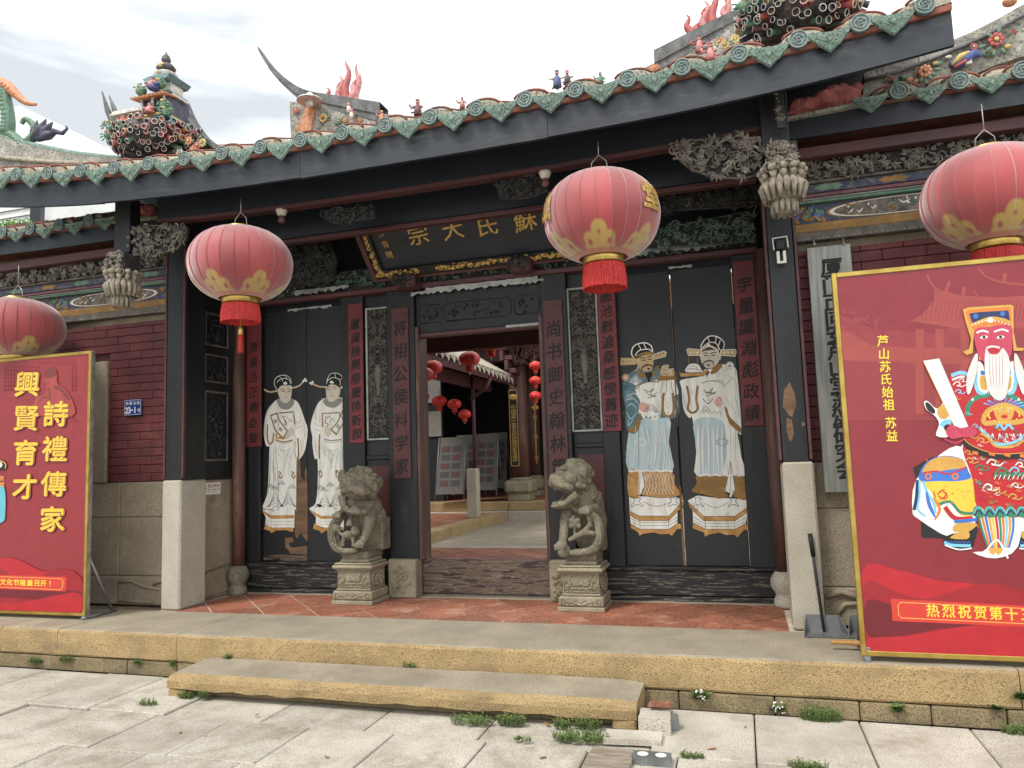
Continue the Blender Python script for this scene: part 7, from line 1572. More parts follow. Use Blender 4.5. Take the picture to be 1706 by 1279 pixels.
# dragon medallion
for k in range(9): a = -2.6+k*.28; A.line([(500+40*math.cos(a), 560+30*math.sin(a)), (500+115*math.cos(a), 560+62*math.sin(a))], 14, 'pr_sky', sm=1, taper=True); A.line([(500+60*math.cos(a), 560+36*math.sin(a)), (500+105*math.cos(a+.08), 560+56*math.sin(a+.08))], 6, 'pr_blue', sm=1)
A.line([(400, 600), (430, 560), (500, 540), (570, 560), (610, 600), (560, 620), (470, 620), (410, 625), (400, 600)], 24, 'pr_gold'); A.fill([(452, 545), (500, 525), (548, 545), (540, 600), (500, 625), (462, 600)], 'pr_gold'); A.dot((484, 562), 5, 'pr_white'); A.dot((520, 562), 5, 'pr_white'); A.dot((484, 562), 3, 'pr_black'); A.dot((520, 562), 3, 'pr_black'); A.fill([(486, 590), (502, 584), (518, 589), (512, 600), (492, 601)], 'pr_robe'); A.line([(470, 575), (485, 584), (502, 578), (520, 584), (534, 573)], 3, 'pr_orange'); A.line([(468, 552), (484, 548), (496, 556)], 3, 'pr_green'); A.line([(508, 556), (520, 547), (536, 551)], 3, 'pr_green')
for k in range(30): a = q.random()*6.28; A.dot((500+75*math.cos(a), 585+36*math.sin(a)), 5, 'pr_yellow', 6)
A.line([(385, 655), (420, 680), (450, 720), (520, 725), (580, 700), (620, 660)], 14, 'pr_sky'); A.line([(390, 672), (430, 700), (460, 735), (540, 738), (600, 705)], 12, 'pr_gold'); A.line([(460, 650), (480, 630), (500, 655), (520, 632), (545, 655)], 12, 'pr_sky')
for k in range(10): x = 440+k*17; A.line([(x, 705), (x+4, 675+10*(k % 2)), (x+12, 700)], 5, 'pr_wave' if k % 2 else 'pr_white', taper=True)
def swirl(x, y, s, cc, n=1):
    A.line([(x-s, y), (x-s*.4, y-s*.6), (x+s*.3, y-s*.3), (x, y+s*.2), (x-s*.3, y)], s*.22, cc); A.line([(x, y+s*.1), (x+s*.7, y+s*.3), (x+s*1.4, y-s*.1)], s*.18, cc)
for x, y, s, cc in ((280, 440, 26, 'pr_white'), (285, 475, 22, 'pr_sky'), (330, 580, 14, 'pr_sky'), (345, 690, 24, 'pr_gold'), (395, 712, 26, 'pr_gold'), (365, 640, 18, 'pr_sky'), (300, 420, 18, 'pr_white'), (450, 820, 34, 'pr_white'), (390, 845, 30, 'pr_green'), (500, 865, 40, 'pr_green'), (560, 860, 36, 'pr_sky'), (430, 940, 34, 'pr_white'), (470, 955, 30, 'pr_gold'), (550, 985, 30, 'pr_gold'), (580, 830, 26, 'pr_white'), (560, 930, 26, 'pr_white'), (400, 990, 18, 'pr_pinkd'), (340, 810, 28, 'pr_gold'), (330, 770, 22, 'pr_gold'), (270, 505, 16, 'pr_gold'), (620, 420, 26, 'pr_white')): swirl(x, y, s, cc)
for k in range(70):
    x = q.uniform(352, 590); y = q.uniform(775, 1035) if k % 3 else q.uniform(640, 740); swirl(x, y, q.uniform(7, 13), q.choice(('pr_gold', 'pr_white', 'pr_green', 'pr_sky', 'pr_orange', 'pr_gold')))
for k in range(8): A.line([(450+k*22, 890-8*(k % 2)), (458+k*22, 862), (470+k*22, 886)], 7, 'pr_green', taper=True); A.line([(452+k*22, 896), (462+k*22, 874)], 4, 'pr_white', sm=1)
A.line([(305, 712), (350, 748), (460, 785), (600, 780)], 26, 'pr_black'); A.line([(305, 700), (350, 736), (460, 772), (600, 768)], 4, 'pr_gold')
for x in (360, 440, 515, 590): A.fill([(x-14, 762+(x-360)*.06-4), (x+14, 768+(x-360)*.06-4), (x+14, 786+(x-360)*.06-6), (x-14, 780+(x-360)*.06-6)], 'pr_orange', 1)
# sleeve, tablet and hand
A.fill([(112, 525), (130, 518), (175, 555), (215, 520), (250, 560), (240, 610), (205, 640), (230, 690), (170, 685), (185, 630), (165, 590), (125, 560)], 'pr_white'); A.fill([(118, 530), (132, 525), (165, 560), (160, 580), (130, 562)], 'pr_black'); A.fill([(175, 560), (215, 530), (240, 560), (225, 600), (190, 600)], 'pr_gold'); A.line([(195, 640), (215, 620), (245, 620)], 24, 'pr_sky'); A.line([(210, 700), (260, 720), (300, 705)], 10, 'pr_pinkd')
A.fill([(108, 324), (185, 312), (325, 640), (285, 668), (270, 665)], 'pr_white', 1); A.line([(108, 324), (270, 665)], 3, 'pr_gold', sm=1)
A.fill([(218, 660), (240, 632), (268, 640), (292, 648), (340, 640), (368, 662), (350, 690), (300, 692), (250, 700), (225, 685)], 'pr_pink'); 
for x, y in ((300, 655), (318, 650), (338, 652)): A.line([(x, y), (x-6, y+18), (x-2, y+34)], 3, 'pr_pinkd')
A.line([(268, 642), (285, 665), (300, 655)], 5, 'pr_pinkd')
# head
A.fill([(300, 75), (330, 65), (530, 52), (545, 60), (545, 180), (560, 260), (598, 262), (590, 275), (545, 275), (540, 200), (520, 300), (380, 320), (352, 200), (348, 285), (318, 296), (300, 280), (330, 265), (340, 220), (312, 130)], 'pr_gold', 1)
A.fill([(312, 88), (330, 76), (525, 62), (534, 75), (534, 170), (430, 150), (350, 175), (330, 140)], 'pr_orange', 1); A.fill([(330, 95), (380, 88), (520, 80), (528, 130), (430, 118), (345, 140)], 'pr_navy', 1); A.dot((362, 108), 12, 'pr_blue'); A.dot((492, 96), 12, 'pr_blue'); A.line([(350, 150), (400, 128), (440, 118), (490, 124), (530, 140)], 16, 'pr_gold'); A.fill([(415, 130), (432, 112), (450, 128), (434, 140)], 'pr_white', 2)
for k in range(12): A.dot((345+k*16, 150-22*math.sin(k/11*3.14)), 4, 'pr_white', 6)
A.fill([(356, 175), (430, 158), (530, 152), (540, 220), (534, 290), (500, 335), (430, 345), (390, 320), (366, 270)], 'pr_pink')
A.line([(366, 188), (395, 178), (424, 186)], 9, 'pr_white'); A.line([(450, 184), (490, 172), (520, 182)], 9, 'pr_white'); 
for ex in (402, 482): A.fill([(ex-20, 212), (ex, 200), (ex+20, 208), (ex, 218)], 'pr_white'); A.dot((ex, 209), 8, 'pr_black'); A.line([(ex-20, 206), (ex, 197), (ex+20, 204)], 3, 'pr_pinkd')
A.line([(438, 190), (434, 230), (424, 246), (448, 250), (462, 240)], 4, 'pr_pinkd'); A.line([(415, 262), (440, 254), (478, 260)], 10, 'pr_beard'); A.fill([(425, 266), (450, 262), (475, 266), (468, 282), (432, 284)], 'pr_robe')
A.fill([(412, 262), (430, 290), (470, 290), (495, 262), (528, 330), (520, 440), (505, 500), (470, 515), (430, 480), (408, 400), (405, 320)], 'pr_beard'); both(A.fill, [(355, 300), (372, 295), (366, 380), (335, 480), (318, 470), (320, 390)], 'pr_beard')
for k in range(12): A.line([(415+k*9, 300), (412+k*9.5, 400), (425+k*7, 490)], 3, 'pr_white', taper=True)
for k in range(5): A.line([(430+k*15, 290), (428+k*16, 360), (436+k*14, 450)], 2, 'grey' if False else 'pr_temple', taper=True)
A.line([(108, 324), (185, 312), (325, 640)], 1.5, 'pr_beard', sm=1)
clip_art(A, xL+.03, xR-.03, zb_+.028, zt_-.028)
part('statue_print', A.mb, PM, pR)
# left poster
YLp = -1.35; xR2 = at(148, 800, Y=YLp).x; xL2 = -6.75; pL = thing('poster_stand', 'red poster with large yellow calligraphy on a steel stand', 'poster', (-6, YLp, 0))
m_ = MB(); m_.box(xL2+.004, xR2-.004, YLp, YLp+.02, .036, 2.28); part('poster_panel', m_, 'pr_mid', pL); frame(pL, xL2, xR2, .03, 2.287, YLp); feet(pL, (xR2-.02, xL2+.03), YLp, 0)
m_ = MB(); m_.box(xR2-.003, xR2+.004, YLp+.005, YLp+.035, .03, 2.29); part('frame_back_edge', m_, 'silver', pL)
A = Art(0, 570, 2.7235, YLp, PM)
A.fill([(-140, 72), (180, 58), (392, 52), (380, 240), (250, 260), (-140, 250)], 'pr_temple2', 1)
for i in range(9):
    for j in range(24):
        if 185 < j*14+30 < 330 and i > 1: continue
        A.fill([(j*14+16, 72+i*17), (j*14+25, 71+i*17), (j*14+25, 81+i*17), (j*14+16, 82+i*17)], 'pr_mid', 1)
A.fill([(150, 300), (170, 250), (205, 235), (215, 200), (205, 160), (215, 125), (245, 112), (262, 140), (266, 190), (300, 215), (330, 260), (345, 320), (300, 340), (160, 330)], 'pr_temple')
A.fill([(206, 160), (214, 125), (244, 113), (262, 145), (240, 160), (222, 165)], 'pr_shadow'); A.line([(250, 200), (285, 220), (320, 262)], 14, 'pr_shadow'); A.line([(215, 185), (228, 182)], 4, 'pr_shadow'); A.line([(222, 205), (230, 235), (226, 250)], 8, 'pr_shadow'); A.line([(165, 300), (200, 250), (240, 262)], 4, 'pr_shadow'); A.line([(290, 240), (320, 330), (350, 360)], 4, 'pr_temple2')
def big(ch, x, y, s): A.text(ch, (x+3, y+3), s, 'pr_shadow', 0, .05); A.text(ch, (x, y), s, 'pr_yellow', 0, .045)
for i, ch in enumerate('興賢育才'): big(ch, 128-i*4, 190+i*155, 118)
for i, ch in enumerate('詩禮傳家'): big(ch, 258-i*5, 324+i*159, 118)
A.fill([(-140, 985), (-40, 990), (40, 975), (120, 1000), (200, 1040), (290, 1035), (370, 1070), (366, 1230), (-140, 1215)], 'pr_wave', 2); A.fill([(-140, 1025), (0, 1020), (60, 1060), (160, 1075), (240, 1035), (300, 1030), (370, 1066), (366, 1230), (-140, 1215)], 'pr_wave2', 2)
A.fill([(-140, 1100), (40, 1110), (200, 1120), (368, 1130), (366, 1180), (200, 1170), (60, 1160), (-140, 1140)], 'pr_wave3', 2); A.fill([(-140, 1170), (60, 1185), (200, 1160), (300, 1140), (367, 1140), (364, 1230), (-140, 1215)], 'pr_wave', 2)
A.fill([(-140, 1050), (306, 1064), (302, 1130), (-140, 1112)], 'pr_strip', 1); A.line([(-140, 1058), (282, 1072), (290, 1080), (288, 1112), (280, 1122), (-140, 1104)], 2.5, 'pr_line', sm=1)
for i, ch in enumerate('文化节隆重召开！'): A.text(ch, (18+i*30.5, 1086+i*1.2), 30, 'yellow', .03, .03)
A.fill([(-60, 640), (10, 650), (28, 680), (28, 780), (15, 815), (-60, 830)], 'pr_tealrobe'); A.fill([(-50, 530), (10, 532), (34, 552), (30, 575), (0, 580), (-50, 570)], 'pr_black'); A.line([(-20, 536), (10, 538), (30, 553), (28, 572)], 5, 'pr_gold'); A.dot((2, 555), 14, 'pr_beard')
A.text('苏', (13, 618), 24, 'pr_line', 0, .01); A.text('城', (13, 645), 24, 'pr_line', 0, .01)
clip_art(A, xL2+.03, xR2-.028, .058, 2.26); part('poster_print', A.mb, PM, pL)

# ================================================================== SIGNS AND SMALL THINGS
# long steel sign on the right wing
Ysg = -.775; a0 = at(1346, 412, Y=Ysg); b0 = at(1412, 820, Y=Ysg); sx0 = at(1347, 430, Y=Ysg).x-.01; sx1 = at(1418, 430, Y=Ysg).x
ss = thing('wall_sign', 'long vertical brushed steel sign with black characters half behind the tall poster', 'sign', ((sx0+sx1)/2, Ysg, b0.z))
m_ = MB(); zt = at(1380, 410, Y=Ysg).z; zb = at(1395, 820, Y=Ysg).z; m_.box(sx0, sx1, Ysg-.02, Ysg+.03, zb, zt, .004); part('plate', m_, 'steelsign', ss)
txt = '厦门市同安芦山堂苏颂研究会'; zt1 = at(1385, 447, Y=Ysg).z; zb1 = at(1400, 782, Y=Ysg).z
for i, ch in enumerate(txt): m_ = MB(); put(m_, ch, ((sx0+sx1)/2+.01, Ysg-.0215, zt1+(zb1-zt1)*i/12), .145, bold=.035, sx=1.05); part('character', m_, 'ink', ss)
for px in (1356, 1405):
    m_ = MB(); p = at(px, 408, Y=Ysg); m_.tube([(p.x, Ysg, p.z+.05), (p.x, Ysg-.02, p.z-.01)], .006, 5); m_.ball((p.x, Ysg-.022, p.z), .012); part('hook', m_, 'silver', ss)
# blue number plate
Yn = -.735; a0 = at(207, 666, Y=Yn); b0 = at(235, 691, Y=Yn); M['bluep'] = flat('blue_enamel', c(26, 58, 128), .35)
npl = thing('number_plate', 'small blue house number plate 23-1 on the red brick wall', 'number plate', ((a0.x+b0.x)/2, Yn, b0.z))
m_ = MB(); m_.box(a0.x, b0.x, Yn, Yn+.012, b0.z, a0.z, .003); part('plate', m_, 'bluep', npl)
m_ = MB(); cxp = (a0.x+b0.x)/2; hh = a0.z-b0.z; ww = b0.x-a0.x; ft = Vector((0, 0, 0))
for i, ch in enumerate('洗墨池路'): put(m_, ch, (a0.x+ww*(.18+.215*i), Yn-.0012, b0.z+hh*.76), .034, bold=.02)
for i, ch in enumerate('23-1'): put(m_, ch, (a0.x+ww*(.15+.165*i), Yn-.0012, b0.z+hh*.33), .085, bold=.03)
put(m_, '号', (a0.x+ww*.86, Yn-.0012, b0.z+hh*.3), .035, bold=.02)
e = .006
for q_ in ((a0.x+e, b0.x-e, b0.z+e, b0.z+e+.003), (a0.x+e, b0.x-e, a0.z-e-.003, a0.z-e), (a0.x+e, a0.x+e+.003, b0.z+e, a0.z-e), (b0.x-e-.003, b0.x-e, b0.z+e, a0.z-e)): m_.poly([(q_[0], Yn-.001, q_[2]), (q_[1], Yn-.001, q_[2]), (q_[1], Yn-.001, q_[3]), (q_[0], Yn-.001, q_[3])])
part('writing', m_, 'white', npl)
# no smoking notice on the left reveal
xw = MX(.355)+.002; p0 = at(333, 805, X=xw); p1 = at(367, 803, X=xw); p2 = at(334, 825, X=xw)
ns = thing('no_smoking_notice', 'small white no smoking notice on the granite reveal left of the doors', 'notice', (xw, (p0.y+p1.y)/2, p2.z))
m_ = MB(); m_.box(xw, xw+.003, p0.y, p1.y, p2.z, p0.z); part('plate', m_, 'white', ns)
m_ = MB(); cy = (p0.y+p1.y)/2; W_ = p1.y-p0.y; H_ = p0.z-p2.z; UX = Vector((0, 1, 0)); q_ = lambda u, v: (xw+.0045, p0.y+W_*u, p2.z+H_*v)
for i, ch in enumerate('禁止吸烟'): put(m_, ch, q_(.44+.14*i, .74), H_*.3, UX, bold=.02, sx=W_*.14/(H_*.3))
m_.mi = 0; part('red_writing', m_, 'cp_red', ns)
m_ = MB(); x_ = .40
for ch in 'No Smoking':
    if ch == ' ': x_ += .04; continue
    put(m_, ch, q_(x_, .42), H_*.24, UX, bold=.01, sx=.9); x_ += .062
m_.tube([Vector(q_(.18, .58))+Vector((0, W_*.11*math.cos(t), W_*.11*math.sin(t))) for t in [i*.524 for i in range(13)]], .0025, 4); m_.tube([q_(.11, .68), q_(.25, .48)], .0025, 4)
m_.tube([q_(.08, .25), q_(.92, .25)], .001, 3); part('black_writing', m_, 'ink', ns)
# ceramic lamp holders under the purlin
for px, py, l_ in ((469, 351, 'white ceramic lamp holder above the left red lantern'), (908, 288, 'white ceramic lamp holder beside the right red lantern')):
    p = at(px, py, Y=-1.2); t = thing('lamp_holder', l_, 'lamp holder', (p.x, -1.2, p.z-.1), 'ceramic lamp holders under the eaves'); m_ = MB(); m_.lathe(p.x, -1.2, [(.02, p.z-.045), (.035, p.z-.035), (.048, p.z+.0), (.044, p.z+.012), (.01, p.z+.02)], 16); part('shade', m_, 'ceramic', t); m_ = MB(); m_.lathe(p.x, -1.2, [(.016, p.z-.045), (.03, p.z-.08), (.026, p.z-.10), (.006, p.z-.108)], 12); part('bulb', m_, 'cp_maroon', t)
# metal bracket on the right post
p = at(1300, 410, Y=-.93); t = thing('lamp_bracket', 'small broken lamp with white bracket on the right black post', 'lamp', (p.x, -.93, p.z-.1))
m_ = MB(); m_.box(p.x-.035, p.x+.035, -.95, -.89, p.z-.03, p.z+.05, .01); part('housing', m_, 'blackboard', t); m_ = MB(); m_.tube([(p.x-.045, -.955, p.z-.03), (p.x-.05, -.955, p.z+.055), (p.x+.045, -.955, p.z+.06), (p.x+.05, -.955, p.z-.02)], .006, 5)
m_.box(p.x-.03, p.x-.01, -.96, -.93, p.z-.12, p.z-.04, .003); m_.box(p.x+.012, p.x+.032, -.96, -.93, p.z-.12, p.z-.04, .003); m_.box(p.x-.03, p.x+.032, -.965, -.945, p.z-.13, p.z-.115, .003); part('bracket', m_, 'white', t)
# bare patches on the right post
m_ = MB(); q = random.Random(4)
def patch(px, py, w_, h_, y):
    p = at(px, py, Y=y); n = 14; m_.poly([(p.x+w_*(.5+.3*q.random())*math.cos(6.283*i/n), y, p.z+h_*(.5+.35*q.random())*math.sin(6.283*i/n)) for i in range(n)])
patch(1315, 665, .07, .16, -.8865); patch(1316, 715, .035, .12, -.8866); patch(1338, 706, .02, .02, -.8866); P('bare_patch', m_, 'wood')
# dustpans, broom
M['zinc'] = M['galv']
def dustpan(px, py, label, rot, h=.62, pole=True):
    p = at(px, py, Z=.004); t = thing('dustpan', label, 'dustpan', (p.x, p.y, 0), 'metal dustpans on the platform'); m_ = MB(); w_ = .13; d = .17
    base_ = [(-w_*1.05, -d*.6), (w_*1.1, -d*.6), (w_*.85, d*.5), (-w_*.85, d*.5)]
    P3 = lambda x, y, z: Vector((p.x+x*math.cos(rot)-y*math.sin(rot), p.y+x*math.sin(rot)+y*math.cos(rot), z))
    m_.prism([P3(x, y, .003) for x, y in base_], (0, 0, .003)); m_.prism([P3(-w_*.85, d*.5, .003), P3(w_*.85, d*.5, .003), P3(w_*.78, d*.5, .11), P3(-w_*.78, d*.5, .11)], P3(0, .004, 0)-P3(0, 0, 0))
    for sg in (-1, 1): m_.prism([P3(sg*w_*1.07, -d*.6, .003), P3(sg*w_*.85, d*.5, .003), P3(sg*w_*.8, d*.5, .11), P3(sg*w_*.98, -d*.2, .045)], P3(sg*.004, 0, 0)-P3(0, 0, 0))
    part('pan', m_, 'zinc', t)
    if pole:
        m_ = MB(); m_.tube([P3(0, d*.25, .01), P3(-.025, d*.35, h*.62), P3(-.04, d*.4, h)], .010, 7); part('pole', m_, 'darkpole', t); m_ = MB(); m_.tube([P3(-.031, d*.37, h*.78), P3(-.041, d*.41, h+.01)], .015, 8); part('grip', m_, 'ink', t)
    return t
dustpan(1375, 1056, 'metal dustpan with a long black pole standing by the right pier', .05, .64); dustpan(1450, 1058, 'second metal dustpan half hidden behind the tall red poster', 0, .6, False)
p = at(1384, 1068, Z=.05); t = thing('bamboo_broom', 'bamboo broom handle lying behind the tall poster and poking out left', 'broom', (p.x+.3, p.y, 0)); m_ = MB(); m_.tube([(p.x, p.y, .045), (p.x+.9, p.y+.06, .03)], .014, 7); part('handle', m_, 'bamboo', t); m_ = MB(); m_.tube([(p.x+.12, p.y+.0, .043), (p.x+.2, p.y+.01, .041)], .017, 7); part('joint', m_, 'bamboo', t)
m_ = MB()
for k in range(40): m_.tube([(p.x+.88, p.y+.06, .03), (p.x+1.3, p.y+.06+.16*(rnd.random()-.5), .012+.03*rnd.random())], .003, 3)
part('bristles', m_, 'bamboo', t, kind='stuff')
# loose bricks and slabs at the right end of the step
def block(name, label, cat, px, py, w_, d_, h_, rot, mat, z=ZS, grp=None, extra=None):
    p = at(px, py, Z=z+h_); m_ = MB(); n = 9; q = random.Random(int(px)); cs = math.cos(rot); sn = math.sin(rot); pts = []
    for (ax, ay), (bx_, by_) in zip([(-1, -1), (1, -1), (1, 1), (-1, 1)], [(1, -1), (1, 1), (-1, 1), (-1, -1)]):
        for k in range(4): t_ = k/4; x = (ax+(bx_-ax)*t_)*w_/2+q.uniform(-.006, .006); y = (ay+(by_-ay)*t_)*d_/2+q.uniform(-.006, .006); pts.append(Vector((p.x+x*cs-y*sn, p.y+x*sn+y*cs, z)))
    m_.prism(pts, (0, 0, h_)); 
    if extra: t = thing(name, label, cat, (p.x, p.y, z), grp); part('block', m_, mat, t); extra(t, p)
    else: tag(part(name, m_, mat), label, cat, grp)
block('stone_block', 'pale rough stone block leaning against the end of the step', 'stone block', 1091, 1188, .17, .17, .09, .05, 'slab', ZS+.0); block('red_brick', 'thin red brick on top of the rubble beside the step', 'brick', 1098, 1170, .12, .05, .02, .1, 'tile', ZS+.11); block('grey_brick', 'grey broken brick behind the pale stone block', 'brick', 1113, 1190, .09, .1, .08, .5, 'galv')
block('paving_stone', 'loose pale paving stone in front of the rubble', 'paving stone', 1055, 1224, .30, .14, .03, .06, 'slab')
def holes(t, p):
    m_ = MB()
    for dx in (-.045, .045): m_.lathe(p.x+dx, p.y, [(.028, ZS+.041), (.028, ZS+.042)], 16)
    part('tile_dots', m_, 'white', t)
block('tactile_block', 'small grey block with two white discs at the bottom edge', 'paving block', 1086, 1257, .19, .09, .04, -.02, 'galv', ZS, None, holes)
block('wooden_board', 'weathered grey board lying on the paving at the bottom edge', 'board', 1016, 1262, .22, .26, .03, .0, 'brownpost')
bpy.data.objects['wooden_board'].data.materials[0] = pm('grey_weathered_board', c(160, 148, 132), c(122, 110, 96), 6, .85, .6, 30, .004, stretch=(1, 6, 1), c4=c(96, 84, 72), s4=5)
# weeds
def weed(px, py, size, n, label, kind='fine', Z=ZS+.001, tall=.1, Yv=None):
    p = at(px, py, Z=Z) if Yv is None else at(px, py, Y=Yv); q = random.Random(int(px*3+py)); m_ = MB()
    for i in range(n):
        a = q.uniform(0, 6.28); d = size*math.sqrt(q.random()); bx_ = p.x+d*math.cos(a)*1.3; by_ = p.y+d*math.sin(a)*.5
        if Yv is not None: by_ = Yv-.004-abs(d*math.sin(a))*.5
        h = tall*q.uniform(.35, 1); l1 = q.uniform(-.3, .3)*h; l2 = q.uniform(-.3, .3)*h
        top = Vector((bx_+l1, by_+l2, p.z+h)); b_ = Vector((bx_, by_, p.z)); m_.tube([b_, (b_+top)/2+Vector((0, 0, h*.1)), top], [.0015, .0012, .0006], 3, False)
        for k in range(6 if kind == 'fine' else 4):
            t = (k+1)/6.5; o = b_+(top-b_)*t; aa = q.uniform(0, 6.28); L_ = (.012 if kind == 'fine' else .034)*q.uniform(.7, 1.4); dv = Vector((math.cos(aa), math.sin(aa), q.uniform(.1, .7))).normalized(); sd_ = dv.cross(Vector((0, 0, 1))).normalized()*L_*(.3 if kind == 'fine' else .38)
            m_.poly([o, o+dv*L_*.5+sd_, o+dv*L_, o+dv*L_*.5-sd_])
    if kind == 'flower':
        m_.mi = 1
        for i in range(16): a = q.uniform(0, 6.28); d = size*q.random(); m_.ball((p.x+d*math.cos(a)*1.3, (Yv or p.y)-.02-q.random()*.02, p.z+tall*q.random()), .006, 5, 3)
    o = part('weed', m_, ['leaf', 'white'], None, recalc=False); tag(o, label, 'weed', 'weeds growing in the joints of the stonework'); return o
K2 = -1.675
weed(60, 1104, .06, 60, 'leafy weed tuft leftmost under the platform edge', Z=-.22, Yv=K2, tall=.05); weed(112, 1101, .05, 50, 'weed tuft second from the left under the platform edge', Yv=K2, tall=.05); weed(230, 1106, .03, 26, 'tiny weed under the long kerb stone at left', Yv=K2, tall=.04); weed(289, 1110, .02, 22, 'tiny weed just left of the step under the kerb joint', Yv=K2, tall=.06)
weed(378, 1098, .03, 30, 'small weed behind the left end of the step', Z=-.155, tall=.04); weed(590, 1106, .045, 26, 'small weed behind the step below the left lion', Z=-.155, tall=.03); weed(684, 1112, .05, 60, 'weed tuft behind the step left of centre', Z=-.155, tall=.05); weed(718, 1112, .05, 40, 'low weed behind the step near its centre', Z=-.155, tall=.035); weed(820, 1118, .06, 44, 'sprawling weed behind the step right of centre', Z=-.155, tall=.04)
weed(245, 1174, .06, 50, 'thin weed in the paving left of the step', tall=.04); weed(310, 1163, .05, 60, 'weed under the left end of the step', tall=.05); weed(340, 1164, .025, 40, 'upright weed under the front of the step at left', tall=.06)
weed(785, 1204, .10, 120, 'leafy weed patch in front of the step, left one', tall=.05); weed(852, 1206, .07, 120, 'leafy weed patch in front of the step, middle one', tall=.06); weed(937, 1212, .04, 60, 'small upright weed in front of the step near its right end', tall=.055); weed(978, 1212, .06, 100, 'weed in the corner by the right foot of the step', tall=.06); weed(968, 1232, .12, 240, 'largest spreading weed patch beside the loose paving stone', tall=.045)
weed(872, 1234, .04, 26, 'sparse weed in the paving joint in front of the step', tall=.03)
weed(1168, 1164, .03, 30, 'white flowering weed on the kerb joint right of the rubble', 'flower', Yv=K2, tall=.06); weed(1294, 1184, .035, 14, 'sparse white flowering weed on the kerb under the dustpan', 'flower', Yv=K2, tall=.06); weed(1368, 1200, .085, 260, 'dense fern like weed tuft at the foot of the kerb below the tall poster', tall=.075); weed(1495, 1186, .02, 14, 'broad leaved weed on the kerb below the poster strip', 'broad', Yv=K2, tall=.06); weed(1660, 1182, .018, 10, 'small broad leaved weed near the right kerb joint', 'broad', Yv=K2, tall=.035); weed(1700, 1165, .02, 14, 'broad leaved weed at the right edge on the kerb joint', 'broad', Yv=K2, tall=.06); weed(1700, 1222, .07, 90, 'weed patch in the paving at the right edge', tall=.05); weed(1345, 1279, .07, 80, 'weed patch cut by the bottom edge', tall=.04); weed(1152, 1262, .05, 40, 'thin weed beside the small grey block', tall=.03)
M['dry'] = flat('dry_leaf_brown', c(128, 96, 54))
for i, (px, py) in enumerate(((473, 1176), (428, 1191), (912, 1206), (812, 1213), (300, 1220), (1186, 1248), (1242, 1212), (545, 1262), (905, 1262))):
    p = at(px, py, Z=ZS+.004); a_ = i*1.3; m_ = MB(); d_ = Vector((math.cos(a_), math.sin(a_), .15)); e_ = Vector((-math.sin(a_), math.cos(a_), .2)); L_ = .014+.006*(i % 3)
    pts = [p-d_*L_, p-d_*L_*.3+e_*L_*.5, p+d_*L_*.5+e_*L_*.35, p+d_*L_*1.1+Vector((0, 0, .006)), p+d_*L_*.4-e_*L_*.4+Vector((0, 0, .004)), p-d_*L_*.4-e_*L_*.45+Vector((0, 0, .004))]
    m_.poly([Vector((v.x, v.y, max(v.z, ZS+.005))) for v in pts]); o = part('dry_leaf', m_, 'dry', None, recalc=False); tag(o, ('small curled dry leaf in the shadow line under the middle of the step', 'small dry leaf in front of the step left of its middle', 'small dry leaf between the weed patches under the step', 'small dry leaf beside the left weed patch under the step', 'small dry leaf on the paving near the left foot of the step', 'small dry leaf on the paving right of the grey block with white discs', 'small dry leaf at the kerb foot near the white flowering weed', 'small dry leaf at the bottom of the paving below the step', 'small dry leaf at the bottom left of the grey weathered board')[i], 'leaf', 'dry leaves scattered on the paving')
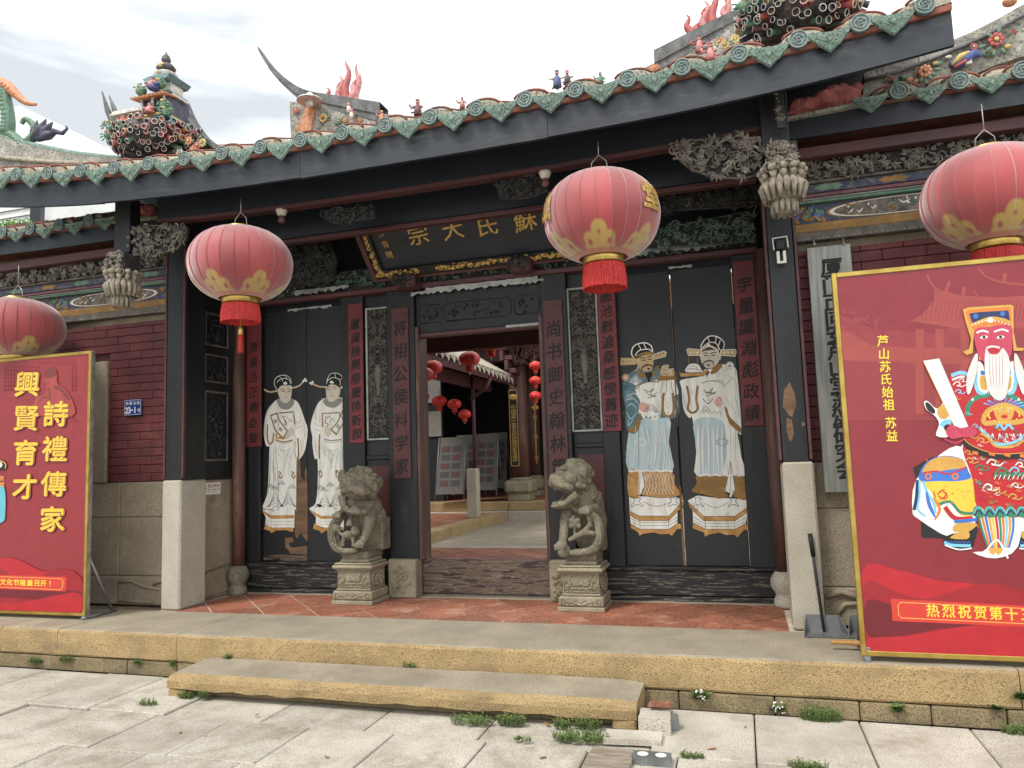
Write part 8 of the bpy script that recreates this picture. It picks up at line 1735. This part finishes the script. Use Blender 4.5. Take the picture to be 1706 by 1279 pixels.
# distant building, tree and netting seen at the left
mb = MB(); p = at(15, 250, Y=14); bl = thing('far_building', 'white tiled modern building seen behind the left roof', 'building', (at(0, 250, Y=14).x-4, 16, ZS))
a_ = at(85, 232, Y=14); mb.prism([Vector((at(-200, 200, Y=14).x, 14, ZS)), Vector((at(64, 300, Y=14).x, 14, ZS)), Vector((at(72, 262, Y=14).x, 14, at(72, 262, Y=14).z)), Vector((at(34, 180, Y=14).x, 14, at(34, 176, Y=14).z)), Vector((at(-200, 170, Y=14).x, 14, at(0, 168, Y=14).z))], (0, 6, 0)); part('wall', mb, 'farwall', bl)
mb = MB(); x0, x1 = at(-150, 350, Y=13.9).x, at(70, 350, Y=13.9).x; z0 = at(20, 372, Y=13.9).z
for i in range(10):
    zz_ = z0-2+i*.28; mb.box(x0, x1-.1, 13.93, 13.99, zz_, zz_+.02)
part('tile_courses', mb, 'galv', bl, kind='stuff')
p0 = at(50, 350, Y=13.8); mb = MB(); mb.box(p0.x, p0.x+.5, 13.8, 13.98, p0.z-1, p0.z+.5); part('window', mb, 'glass', bl)
q = random.Random(12); tr = thing('leafy_tree', 'bright green treetop showing above the left wing roof', 'tree', (at(20, 380, Y=9).x, 9, ZS))
pc = at(20, 378, Y=9); mb = MB(); mb.tube([(pc.x, 9, ZS), (pc.x, 9, pc.z-.3)], [.15, .08], 7); part('trunk', mb, 'brownpost', tr)
mb = MB()
for i in range(2600):
    v = Vector((q.gauss(0, 1), q.gauss(0, .7), q.gauss(0, 1))); v = v.normalized()*q.random()**.4
    ctr = Vector((pc.x+q.choice((-.9, -.3, .2, .5)), 9, pc.z-.15+q.uniform(-.1, .05))); o = ctr+Vector((v.x*.5, v.y*.6, v.z*.28)); d = Vector((q.gauss(0, 1), q.gauss(0, 1), q.gauss(0, 1))).normalized(); e = d.orthogonal().normalized()*.03; d *= .06; mb.poly([o, o+d*.5+e, o+d, o+d*.5-e])
part('crown', mb, 'foliage', tr, recalc=False)
for o in list(bpy.data.objects):
    if o.parent and o.name.split('.')[0] in ('ridge_figurines', 'gilt_border', 'bare_plaster_patches', 'shard_flowers', 'transom_carving', 'relief_carving', 'panel_carving', 'carving', 'shard_leaves', 'painted_motif', 'gilt_writing', 'frieze_painting', 'openwork', 'post_carving', 'stone_relief', 'bird_relief', 'side_relief', 'foot_relief', 'photo_prints', 'tile_dots', 'crown', 'bracket'): o['kind'] = 'stuff'
for n_, nn in (('rear_hall', 'courtyard_hall'),):
    if n_ in bpy.data.objects: bpy.data.objects[n_].name = nn
